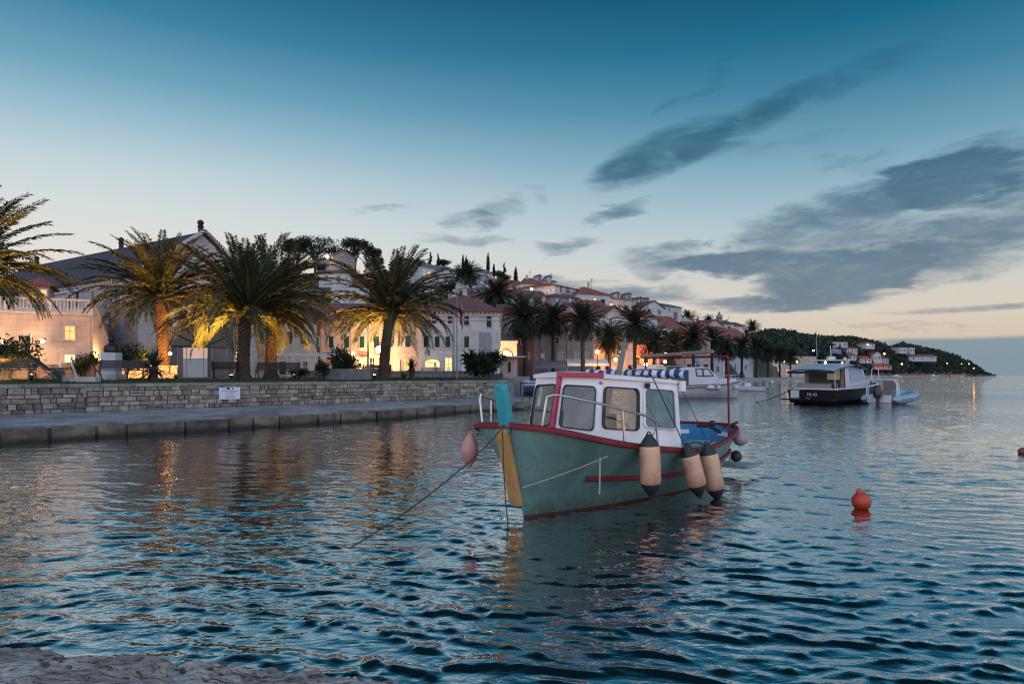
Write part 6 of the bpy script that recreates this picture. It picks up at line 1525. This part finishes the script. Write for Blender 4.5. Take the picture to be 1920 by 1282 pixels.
def build_hillside():
    """Ground under the hill houses: heights blended from the seats of everything that stands on it."""
    pts = list(BASES)
    for x in range(-170, 160, 14):
        for y, z in ((90, 1.0), (100, 1.0)): pts.append((x, y, z))
    for x in (30, 50, 70, 90): pts += [(x, np.interp(x, [22, 45, 74, 105], [108, 160, 207, 252])+o, 1.0) for o in (0, 12, 22)]
    for x in range(-60, 220, 20): pts += [(x, 300, max(1.5, 30-.25*(x+60)) if x < 60 else 1.2)]
    for x in (80, 100, 120, 140): pts += [(x, y, 1.0) for y in (230, 250, 270, 290)]
    for x in range(-180, -70, 20): pts += [(x, y, 2) for y in (120, 160, 200, 240, 280, 300)]
    pts = np.array(pts, float)
    xs = np.arange(-180, 150, 3.2); ys = np.arange(89, 300, 3.2); Xg, Yg = np.meshgrid(xs, ys, indexing='ij')
    num = np.zeros_like(Xg); den = np.zeros_like(Xg)
    for x, y, z in pts:
        w = 1/((Xg-x)**2+(Yg-y)**2+2.0)**1.7; num += w*z; den += w
    Z = num/den-.5
    wf = np.interp(Xg, [-180, 1.4, 9, 22, 45, 74, 105, 128, 150], [79, 79, 88, 108, 160, 207, 252, 290, 320])
    Z = np.where(Yg < wf+6, -3.0, Z)+.5*(fbm(Xg*.2, Yg*.2, 4)-.5)
    n0, n1 = Xg.shape; idx = np.arange(n0*n1).reshape(n0, n1)
    Fa = np.stack([idx[:-1, :-1], idx[1:, :-1], idx[1:, 1:], idx[:-1, 1:]], -1).reshape(-1, 4)
    m = mat('scrubby_hillside', (.035, .042, .026), (.075, .068, .05), .12, .95)
    tag(mesh_np('hillside', np.stack([Xg, Yg, Z], -1).reshape(-1, 3), Fa, m, smooth=True), kind='structure')
build_hillside()

# ================================================================== HEADLAND
SIL = [(1400, 626), (1425, 619), (1450, 616), (1480, 619), (1500, 623), (1530, 625), (1560, 628), (1600, 630), (1625, 634), (1650, 641), (1670, 646), (1690, 641), (1710, 643), (1740, 650), (1770, 656), (1790, 662), (1815, 675), (1835, 688), (1848, 697), (1866, 701)]
YB = [(1400, 275), (1500, 292), (1560, 350), (1620, 430), (1700, 540), (1800, 720), (1866, 880)]
def build_headland():
    pxs = np.arange(1392, 1872, 4.0); n = len(pxs); m = 26
    V = np.zeros((n, m, 3)); H = np.zeros((n, m))
    for i, px in enumerate(pxs):
        yb = ipl(px, YB); sil = ipl(px, SIL); yc = yb+120
        top = max(.6, PZ(sil, yc)-7.0*min(1, (1866-px)/60+.1))
        for j in range(m):
            f = j/(m-6) if j < m-5 else 1+(j-(m-6))*.12
            Y = yb+(yc-yb)*f; q = min(1, f)
            z = -1.5+(2.6)*min(1, q/.04)+max(0, top-1.1)*(math.sin(min(1, q)*PI/2)**1.15) if f <= 1 else top*(1-(f-1)*.9)
            V[i, j] = (PX(px, Y), Y, z+(fbm(px*.06, f*5, 3)-.5)*2*q)
    idx = np.arange(n*m).reshape(n, m); Fa = np.stack([idx[:-1, :-1], idx[1:, :-1], idx[1:, 1:], idx[:-1, 1:]], -1).reshape(-1, 4)
    tag(mesh_np('headland', V.reshape(-1, 3), Fa, mat('headland_ground', (.05, .055, .04), (.09, .075, .06), .05, .95), smooth=True), kind='structure')
    houses = [(1561, 1589, 642, 651, 430, 'flat', 'long white flat roofed villa high in the headland woods'), (1588, 1608, 653, 664, 440, 'hip', 'white villa with terrace below the flat roofed villa'), (1590, 1606, 666, 675, 425, 'side', 'smaller white house under the terrace villa'),
              (1624, 1640, 644, 653, 470, 'hip', 'lamp-lit house at the top of the headland woods'), (1612, 1634, 672, 680, 455, 'side', 'low pale row house near the headland shore'), (1638, 1652, 664, 680, 470, 'front', 'pale gabled house under the orange street light'), (1652, 1666, 672, 684, 480, 'side', 'white house right of the gabled house by the orange light'),
              (1686, 1700, 652, 662, 560, 'flat', 'white box house half way up the headland'), (1706, 1715, 652, 663, 570, 'flat', 'narrow white box house beside its wider twin'), (1704, 1756, 668, 677, 580, 'side', 'long white house with red roof near the headland point'), (1640, 1672, 686, 692, 455, 'side', 'low reddish boathouse on the headland shore')]
    for x0, x1, ye, yb, Y, rf, lab in houses:
        house(lab, x0, x1, Y, Y+3, yb, ye, 9, rf, 1.8, 'coral' if 'reddish' in lab else ('plaster' if int(x0) % 2 else 'white'), 'tile' if rf != 'flat' else 'tile', (3 if x1-x0 > 18 else 2, 1), seat=False, group='houses on the headland', chim=0)
    # low quay wall along the headland shore, reddish street light put into its colour
    b = MB(); pts = []
    for px in range(1606, 1816, 6): Y = ipl(px, YB)-3; pts.append((PX(px, Y), Y))
    back = [(x*1.012, y*1.012) for x, y in pts[::-1]]
    b.prism(pts+back, -1, 1.5); o = b.build('shore_wall', M['coral']); tag(o, 'low quay wall coloured by reddish lamplight along the foot of the headland', 'wall')
    for px, py, Y, lab, bl, e in ((1658, 663, 452, 'strong orange street light among the headland houses', 'bulbo', 1300), (1691, 682, 520, 'small orange street light on the headland shore', 'bulbo', 900), (1525, 657, 300, 'yellow light in the dark trees beside the yacht mast', 'bulby', 500), (1627, 645, 462, 'pale yellow light at the top house of the headland', 'bulby', 900), (1803, 682, 700, 'first of two lights near the headland point', 'bulby', 1500), (1817, 682, 735, 'second light near the headland point, closer to the sea', 'bulbo', 1500), (1826, 690, 750, 'lowest light at the very tip of the headland', 'bulbo', 1500), (1776, 681, 640, 'faint light between long white house and the point', 'bulby', 600)):
        z = PZ(py, Y); street_lamp(lab, px, py, Y, max(.8, z-7), e, (1, .26, .06) if bl == 'bulbo' else (1, .8, .4), bl, .36 if bl == 'bulby' else .6, group='lights on the headland')
    # the wood: one mass of crowns
    rng = np.random.default_rng(77); Vs = []; pos = []
    N = 3000
    for _ in range(N):
        px = rng.uniform(1396, 1860); f = rng.random()**.8
        yb = ipl(px, YB); Y = yb+120*max(.03, f); i = int(np.argmin(np.abs(pxs-px))); j = int(np.argmin(np.abs(V[i, :m-5, 1]-Y))); z = V[i, j, 2]
        edge = np.clip((1868-px)/40, .2, 1)
        hgt = (3.0+4.0*rng.random()**2)*edge; X = PX(px, Y); py = HOR-(z+hgt-CAMZ)/Y*F; pyb = HOR-(z-CAMZ)/Y*F
        hide = False
        for x0, x1, ye, ybh, Yh, rf, lab in houses:
            if x0-5 < px < x1+5 and Y < Yh+9 and py < ybh-1.5: hide = True
        if px < 1500 and Y < 300 and f < .08: hide = True
        if 1655 < px < 1662 and Y < 460 and py < 668: hide = True
        if hide: continue
        pos.append((X, Y, z, hgt))
    for X, Y, z, h in pos:
        c = 46; r = h*rng.uniform(.34, .5); d = rng.normal(size=(c, 3)); d /= np.linalg.norm(d, axis=1)[:, None]
        p = d*(.35+.7*rng.random(c)**.7)[:, None]*np.array([r, r, h*.42])+np.array([X, Y, z+h*.58])
        a = rng.normal(size=(c, 3)); a /= np.linalg.norm(a, axis=1)[:, None]; b2 = np.cross(a, rng.normal(size=(c, 3))); b2 /= np.linalg.norm(b2, axis=1)[:, None]
        s = h*.16*rng.uniform(.6, 1.3, c)[:, None]
        Vs.append(np.stack([p-a*s, p+b2*s*.7, p+a*s, p-b2*s*.7], 1))
    VV = np.concatenate(Vs); o = mesh_np('woods', VV.reshape(-1, 3), np.arange(len(VV)*4).reshape(-1, 4), mat('headland_foliage', (.016, .032, .022), (.03, .046, .026), .04, .9))
    tag(o, 'dark pine wood covering the long headland', 'wood', kind='stuff')
build_headland()

# ================================================================== OTHER BOATS
def loft_hull(b, L, B, zr, draft=.4, n=30, fl=.75, stern=.85, bowrake=.5, m=9, sheer=.25):
    """Simple planing or displacement hull, bow at +x; returns the sheer curve."""
    rows = []; sh = []
    for i in range(n+1):
        f = i/n; x = L*f; w = B/2*(stern+(1-stern)*math.sin(min(1, f*2)*PI/2))*(1-max(0, (f-.55)/.45)**2.2); z1 = zr+sheer*f**2
        row = []
        for j in range(m+1):
            q = j/m; y = w*(fl+(1-fl)*q)*min(1, .25+q*1.5)**.6; row.append((x-bowrake*(1-q)*f**3, y if i < n else 0, -draft*(1-.4*f)+(z1+draft*(1-.4*f))*q))
        rows.append(row); sh.append((x, w if i < n else 0, z1))
    b.grid(rows); b.grid([[(x, -y, z) for x, y, z in r] for r in rows][::-1])
    t = rows[0]; b.add([(x, y, z) for x, y, z in t]+[(x, -y, z) for x, y, z in t[::-1]], [tuple(range(2*len(t)))[::-1]])
    return sh
def deck_between(b, sh, i0, i1, dz=-.05, inset=.08):
    b.grid([[(x, y*s-(inset*s if y > inset else 0), z+dz) for x, y, z in sh[i0:i1]] for s in (-1, -.5, 0, .5, 1)])
def build_boats():
    wh = mat('boat_gelcoat', (.56, .57, .6), (.47, .48, .51), 1.5, .35); blk = mat('black_hull_gelcoat', (.010, .007, .009), (.014, .010, .012), 1.2, .45, spec=.12)
    bg = mat('boat_interior_beige', (.3, .25, .2), (.22, .18, .15), 2, .7); glass = mat('boat_tinted_glass', (.03, .035, .045), rough=.06, coat=.4); pale = mat('boat_canvas_cover', (.36, .42, .5), (.28, .34, .42), 1.5, .75, .3)
    redl = mat('boat_red_stripe', (.16, .02, .04), rough=.5); dwood = mat('boat_teak', (.12, .075, .045), (.085, .055, .035), 4, .6)
    # --- white cabin boat behind the fishing boat
    Y = 57; st = P(1246, 745, Y); t = thing('cabin_boat', 'white wooden cabin boat with a red stripe moored behind the fishing boat', 'boat', (st.x, Y, 0), R(6))
    b = MB(); L = 6.6; sh = loft_hull(b, L, 2.3, 1.0, .4, sheer=.55, fl=.5, bowrake=.45); b.build('hull', wh, t, smooth=True)
    b = MB(); deck_between(b, sh, 0, 31); b.build('deck', wh, t)
    b = MB()
    for s in (-1, 1): b.tube([(x, s*(y+.03), z-.13) for x, y, z in sh], .035, 6)
    b.build('stripe', redl, t)
    b = MB()
    for s in (-1, 1): b.tube([(x, s*(y+.03), .05) for x, y, z in sh[:-2]], .03, 6)
    b.build('waterline', M['iron'], t)
    cz = 1.1; b = MB(); prof = [(1.0, cz), (1.0, 2.5), (1.2, 2.62), (3.4, 2.6), (3.55, 2.5), (4.55, 1.5), (5.3, 1.42), (5.5, 1.3)]
    vs = [(x, -.85, z) for x, z in prof]+[(x, .85, z) for x, z in prof]; n = len(prof); b.add(vs, [tuple(range(n))[::-1], tuple(range(n, 2*n))]+[(i, i+1, n+i+1, n+i) for i in range(n-1)]); cab = b.build('cabin', wh, t, bevel=.05)
    b = MB(); b.add([(2.55, -.862, 1.95), (3.75, -.862, 1.95), (3.35, -.862, 2.42), (2.45, -.862, 2.42)], [(0, 1, 2, 3)]); w_ = b.build('window', mat('bright_cabin_window', (.55, .57, .62), (.35, .38, .44), 2.5, .1), t)
    b = MB(); q = [(2.45, 1.88), (3.88, 1.88), (3.42, 2.48), (2.36, 2.48)]
    for i in range(4): a_, c_ = q[i], q[(i+1) % 4]; b.bar((a_[0], -.865, a_[1]), (c_[0], -.865, c_[1]), .07, .05, up=(0, 1, 0))
    b.bar((3.0, -.865, 1.9), (2.95, -.865, 2.46), .1, .05, up=(0, 1, 0)); b.build('window_frame', M['wood'], w_)
    b = MB(); b.box((1.0, -.86, 1.75), (1.5, .05, 1.25)); b.build('cabin_opening', mat('dark_cabin_inside', (.035, .035, .04), (.06, .06, .065), 2, .6), t)
    b = MB(); b.box((.5, 0, 2.66), (1.9, 1.9, .07)); b.build('canopy', pale, t, bevel=.02)
    for x in (3.55, 4.2, 5.95):
        b = MB(); b.ball((x, -1.2 if x < 5 else -.62, .92), .2 if x != 3.55 else .16, 10, (2.4 if x == 3.55 else 1, 1, 1)); b.build('side_fender', wh, t, smooth=True)
    b = MB(); b.tube([(2.7, -.3, 2.6), (2.7, -.3, 3.0)], .03); b.ball((2.7, -.3, 3.15), .2, 12, (1, 1, 1.15)); b.build('masthead_ball', mat('bright_blue_ball', (.06, .28, .62), (.05, .22, .5), 3, .5), t, smooth=True)
    b = MB(); b.tube([(4.6, -.7, 1.5), (5.0, -.75, 1.85), (6.2, -.3, 2.0), (6.4, 0, 2.0)], .02); b.tube([(5.6, -.6, 1.4), (5.6, -.55, 1.95)], .02); b.tube([(4.4, -.5, 1.5), (4.4, -.5, 2.3)], .02); b.build('bow_rail', M['steel'], t)
    # --- small white dinghy with outboard
    Y = 80; t = thing('motor_dinghy', 'small white open boat with a grey covered outboard beyond the cabin boat', 'boat', (PX(1433, Y), Y, 0), R(172))
    b = MB(); sh = loft_hull(b, 4.0, 1.6, .55, .25, sheer=.3); b.build('hull', wh, t, smooth=True); b = MB(); deck_between(b, sh, 12, 31); b.build('foredeck', wh, t)
    b = MB(); b.box((1.9, 0, .75), (.7, .7, .55)); b.add([(2.2, -.4, .95), (2.2, .4, .95), (1.95, .35, 1.4), (1.95, -.35, 1.4)], [(0, 1, 2, 3)]); b.build('console', wh, t)
    b = MB(); b.box((-.22, 0, .75), (.5, .45, .75), taper=.8); b.box((-.15, 0, .1), (.2, .14, .8)); b.build('outboard_motor', M['galv'], t, bevel=.06)
    b = MB(); b.tube([(.6, -.6, .55), (.6, -.55, 1.3), (.6, .55, 1.3), (.6, .6, .55)], .025); b.build('frame', M['steel'], t)
    # --- covered blue boat in the inner basin
    Y = 66; t = thing('covered_boat', 'small dark blue boat under a pale cover behind the quay railing', 'boat', (PX(955, Y), Y, 0), R(8))
    b = MB(); sh = loft_hull(b, 4.6, 1.9, .85, .3, sheer=.2); b.build('hull', mat('navy_boat_hull', (.02, .035, .09), (.015, .028, .07), 2, .4), t, smooth=True)
    b = MB(); b.grid([[(x, y*s, z+.05+.42*(1-s*s)*(1 if x < 3.2 else .5)) for x, y, z in sh] for s in (-1.03, -.7, -.3, 0, .3, .7, 1.03)]); b.build('cover', pale, t, smooth=True)
    b = MB(); b.box((1.4, 0, 1.28), (1.2, 1.0, .4)); b.build('covered_console', pale, t, bevel=.1)
    # --- black motor yacht, seen from its starboard quarter
    Y = 46.2; hd = math.atan2(.68, .73); s0 = P(1531, 757, Y); t = thing('motor_yacht', 'black hulled motor yacht with a pale hardtop, seen from its stern', 'boat', (s0.x-.2, Y+.3, 0), hd)
    b = MB(); sh = loft_hull(b, 10.5, 3.6, 1.12, .5, sheer=.55, stern=.94, fl=.82, bowrake=1.2); b.build('hull', blk, t, smooth=True)
    b = MB()
    b.tube([(0, -1.72, 1.1), (-.02, 0, 1.14), (0, 1.72, 1.1)], .07, 8)
    for s in (-1, 1): b.tube([(x, s*y, z+.02) for x, y, z in sh], .07, 8)
    b.build('toe_rail', wh, t, smooth=True)
    b = MB(); deck_between(b, sh, 0, 31, -.02); b.build('deck', dwood, t)
    b = MB(); b.box((-.55, 0, .34), (1.15, 3.3, .1)); b.box((-.28, 0, .2), (.5, 2.6, .22)); b.build('swim_platform', blk, t, bevel=.03)
    b = MB(); b.box((-.03, 1.15, .72), (.07, .6, .6)); b.build('transom_door', wh, t, bevel=.02)
    # lettering on the transom
    def letters(txt, loc, size, m, parent, rot):
        c = bpy.data.curves.new('lettering', 'FONT'); c.body = txt; c.size = size; c.extrude = .004; c.align_x = 'CENTER'; o = bpy.data.objects.new('lettering', c); col.objects.link(o); c.materials.append(m); bpy.context.view_layer.update(); me = bpy.data.meshes.new_from_object(o.evaluated_get(bpy.context.evaluated_depsgraph_get())); bpy.data.objects.remove(o); o = bpy.data.objects.new('lettering', me); col.objects.link(o); o.parent = parent; o.location = loc; o.rotation_euler = rot
    letters('MJ 43', (-.055, -.05, .62), .30, wh, t, (R(90), 0, R(-90)))
    b = MB(); b.tube([(-.02, .3+.16*math.cos(q), .3+.16*math.sin(q)) for q in [PI*k/8 for k in range(9)]], .03); b.build('platform_ladder', M['steel'], t)
    # cabin: aft bulkhead recess, side canvas, sloped windscreen
    b = MB(); prof = [(2.1, 1.1), (2.1, 2.75), (3.0, 3.0), (5.2, 2.95), (6.0, 2.6), (7.0, 1.75), (8.6, 1.6), (9.4, 1.55)]
    n = len(prof); wid = [1.42, 1.36, 1.25, 1.2, 1.15, 1.0, .7, .3]
    vs = [(x, -w, z) for (x, z), w in zip(prof, wid)]+[(x, w, z) for (x, z), w in zip(prof, wid)]
    b.add(vs+[(9.4, -.3, 1.3), (9.4, .3, 1.3), (7, -1.1, 1.2), (7, 1.1, 1.2)], [(i, i+1, n+i+1, n+i) for i in range(1, n-1)]+[(0, 2*n+2, n-3, 4, 3, 2, 1), (n, n+1, n+2, n+3, n+4, 2*n-3, 2*n+3), (2*n+2, 2*n, n-1, n-2, n-3), (2*n+3, 2*n-3, 2*n-2, 2*n-1, 2*n+1)]); b.build('cabin', wh, t, smooth=True)
    b = MB(); b.box((2.12, 0, 1.92), (.06, 2.5, 1.55)); b.build('saloon_interior', mat('saloon_dark_wood', (.07, .05, .04), (.03, .025, .022), 1.5, .5), t)
    b = MB(); b.box((2.08, -.62, 2.2), (.03, .85, .75)); b.build('saloon_window', mat('saloon_lit_glass', (.3, .33, .22), (.18, .2, .13), 2, .15, emit=(.8, .85, .45), es=.12), t)
    MB().box((2.07, -1.22, 1.92), (.1, .22, 1.6)).build('door_pillar', bg, t); MB().box((2.07, 1.22, 1.92), (.1, .3, 1.6)).build('door_pillar', bg, t)
    b = MB(); b.grid([[(x, s*w-(.02*s), z) for x, z, w in ((3.1, 1.65, 1.39), (5.0, 1.75, 1.33), (6.2, 1.85, 1.2))] for s in (-1,)]+[[(x, -w-.02, z) for x, z, w in ((3.1, 2.72, 1.30), (4.9, 2.72, 1.26), (5.7, 2.5, 1.18))]]); b.build('side_window_cover', pale, t)
    b = MB(); rows = []
    for x, z in ((-.25, 2.62), (.6, 2.85), (2.2, 3.05), (3.2, 3.12), (5.0, 3.0), (5.6, 2.8)):
        rows.append([(x, y, z-.16*(abs(y)/1.6)**3) for y in (-1.62, -1.3, -.6, 0, .6, 1.3, 1.62)])
    b.grid(rows[::-1]); b.grid([[(x, y, z-.09) for x, y, z in r] for r in rows]); o = b.build('hardtop', mat('hardtop_grey', (.34, .38, .42), (.28, .32, .36), 1.5, .5), t, smooth=True)
    b = MB(); b.add([(-.28, -1.6, 2.45), (-.28, 1.6, 2.45), (-.27, 1.6, 2.3), (-.27, -1.6, 2.3)], [(0, 1, 2, 3)]); b.tube([(-.26, -1.62, 2.42), (-.26, 1.62, 2.42)], .05); b.build('awning_edge', M['iron'], o)
    for s in (-1, 1):
        b = MB(); b.tube([(-.1, s*1.6, 1.1), (-.15, s*1.58, 2.45)], .025, 6); b.build('stanchion', M['steel'], t)
    b = MB(); b.box((.35, 0, 1.32), (.5, 2.2, .4)); b.build('stern_seat', bg, t, bevel=.05)
    b = MB(); b.tube([(.1, -1.65, 1.1), (.1, -1.65, 1.55), (.1, 1.65, 1.55), (.1, 1.65, 1.1)], .02); b.tube([(5.5, -1.72, 1.4), (5.5, -1.72, 2.0), (8.5, -1.1, 2.15), (10, -.2, 2.2)], .02); b.tube([(7, -1.45, 1.5), (7, -1.45, 2.1)], .02); b.build('guard_rail', M['steel'], t)
    b = MB(); b.box((3.2, 0, 3.35), (.6, 2.5, .09)); b.bar((3.3, -1.0, 3.0), (3.2, -1.15, 3.34), .3, .12); b.bar((3.3, 1.0, 3.0), (3.2, 1.15, 3.34), .3, .12); b.build('radar_arch', wh, t, bevel=.03)
    b = MB(); b.lathe([(.28, 0), (.32, .06), (.3, .2), (.2, .27)], (3.2, 0, 3.4), 14); b.tube([(3.2, 0, 3.6), (3.2, .05, 4.5)], .03); b.lathe([(.1, 0), (.1, .16)], (3.2, -.95, 3.4), 10); b.build('radar_dome', wh, t, smooth=True)
    b = MB(); b.tube([(3.1, .95, 3.4), (3.05, 1.0, 6.0)], [.02, .008], 6); b.build('aerial', M['white'], t)
    b = MB(); b.add([(3.15, -.05, 4.3), (3.1, -.75, 4.16), (3.1, -.75, 3.82), (3.15, -.05, 3.9)], [(0, 1, 2, 3)]); o = b.build('ensign', mat('limp_ensign', (.35, .33, .42), (.05, .06, .2), 2.4, .8), t); s_ = o.modifiers.new('thick', 'SOLIDIFY'); s_.thickness = .01
    b = MB(); b.ball((2.6, .15, 3.17), .1, 8); b.ball((2.6, -1.0, 3.15), .07, 8); b.build('deck_lamp', mat('yacht_lamp', (1, .85, .6), emit=(1, .75, .4), es=5), t)
    a, c = P(1489, 726, 46.4), P(1408, 752, 50.0); b = MB(); b.tube([a.lerp(Vector((c.x, c.y, -.05)), k/10)-Vector((0, 0, .45*4*(k/10)*(1-k/10)*.5)) for k in range(11)], .025, 6); tag(b.build('mooring_rope', M['iron'], smooth=True), 'long slack mooring rope from the black yacht stern down to the water', 'rope')
    t.scale = (1, 1, .9)
    # --- RIB tied alongside
    Y = 45.2; s0 = P(1650, 758, Y); t = thing('inflatable_boat', 'grey inflatable boat with steel arch and black outboard tied beside the yacht', 'boat', (s0.x, Y, 0), math.atan2(.66, .75))
    tube = mat('grey_inflatable_tube', (.27, .38, .48), (.22, .32, .41), 1.5, .5); L = 5.0; pts = []; hw = .98
    for k in range(41):
        f = k/40; 
        if f < .36: x, y = L*.66*(f/.36), -hw
        elif f < .64: q = (f-.36)/.28*PI; x, y = L*.66+(L*.34)*math.sin(q), -hw*math.cos(q)
        else: x, y = L*.66*(1-(f-.64)/.36), hw
        pts.append((x-.35, y, .36+.34*max(0, (x/L))**3))
    b = MB(); r = [.06]+[.19]+[.29]*37+[.19, .06]; b.tube(pts, r, 14); b.build('inflatable_tube', tube, t, smooth=True)
    b = MB(); b.tube([(x*1.0, y*1.0+(.30 if y > 0 else -.30)*(1 if abs(y) > .3 else .4), z) for x, y, z in pts[3:-3]], .035, 6); b.build('rubbing_strip', M['galv'], t)
    b = MB(); sh = loft_hull(b, 4.7, 1.6, .32, .3, sheer=.3, stern=.98); deck_between(b, sh, 0, 30, -.04, 0); b.build('hull', wh, t, smooth=True)
    b = MB(); b.box((2.2, 0, .95), (.65, .75, 1.0), taper=.85); b.build('console', wh, t, bevel=.05)
    b = MB(); b.box((1.75, 0, 1.25), (.25, .85, .75)); b.box((1.5, 0, .72), (.5, .8, .5)); b.build('helm_seat', mat('grey_brown_cushion', (.2, .17, .17), (.15, .13, .13), 3, .8), t, bevel=.08)
    b = MB()
    for x in (.25, .55): b.tube([(x, -.95, .55), (x+.05, -.92, 1.4), (x+.05, -.72, 1.66), (x+.05, .72, 1.66), (x+.05, .92, 1.4), (x, .95, .55)], .05 if x < .5 else .035, 10)
    b.tube([(.5, .25, 1.66), (.5, .3, 2.35), (.5, .5, 2.5), (.5, .7, 2.35), (.5, .75, 1.66)], .03, 8); b.build('roll_bar', wh, t, smooth=True)
    b = MB(); b.lathe([(.16, 0), (.24, .1), (.26, .45), (.22, .75), (.12, .85)], (-.45, 0, .45), 14); b.box((-.4, 0, .2), (.22, .14, .9)); b.build('outboard_motor', mat('black_outboard', (.014, .014, .016), rough=.35), t, smooth=True)
    b = MB(); b.box((-.1, 0, .4), (.1, 1.5, .5)); b.build('transom', wh, t)
    # small boats moored at the promenade
    for i, (px, Y, L, lab, rz) in enumerate(((1210, 84, 5.5, 'open white boat under a canopy frame, glimpsed behind the striped awning', 10), (1345, 110, 5.0, 'white boat moored at the promenade beyond the dinghy', 20), (1385, 128, 5.0, 'dark launch moored at the promenade below the white houses', 165))):
        t = thing('moored_boat', lab, 'boat', (PX(px, Y), Y, 0), R(rz), 'boats at the promenade'); b = MB(); sh = loft_hull(b, L, 1.9, .75, .3, sheer=.3); b.build('hull', blk if i == 2 else wh, t, smooth=True)
        b = MB(); deck_between(b, sh, 0, 31); b.build('deck', wh if i != 2 else dwood, t)
        b = MB(); b.box((L*.55, 0, 1.0), (1.5, 1.1, .6), taper=.8); b.build('cuddy', wh, t, bevel=.06)
        b = MB(); [b.tube([(x, s*.75, .7), (x, s*.7, 1.9)], .025) for x in (.6, 2.0) for s in (-1, 1)]; b.box((1.3, 0, 1.93), (1.8, 1.6, .05)); b.build('canopy', pale, t)
    for px, Y, lab in ((1671, 420, 'tiny white boat moored off the headland shore, left of the other'), (1742, 500, 'tiny white boat moored off the headland below the long white house')):
        t = thing('far_boat', lab, 'boat', (PX(px, Y), Y, 0), R(5), 'boats off the headland'); b = MB(); sh = loft_hull(b, 7, 2.4, 1.0, .3); deck_between(b, sh, 0, 31); b.build('hull', wh, t); b = MB(); b.box((3.2, 0, 1.5), (2.4, 1.5, 1.0), taper=.8); b.build('cabin', wh, t)
build_boats()
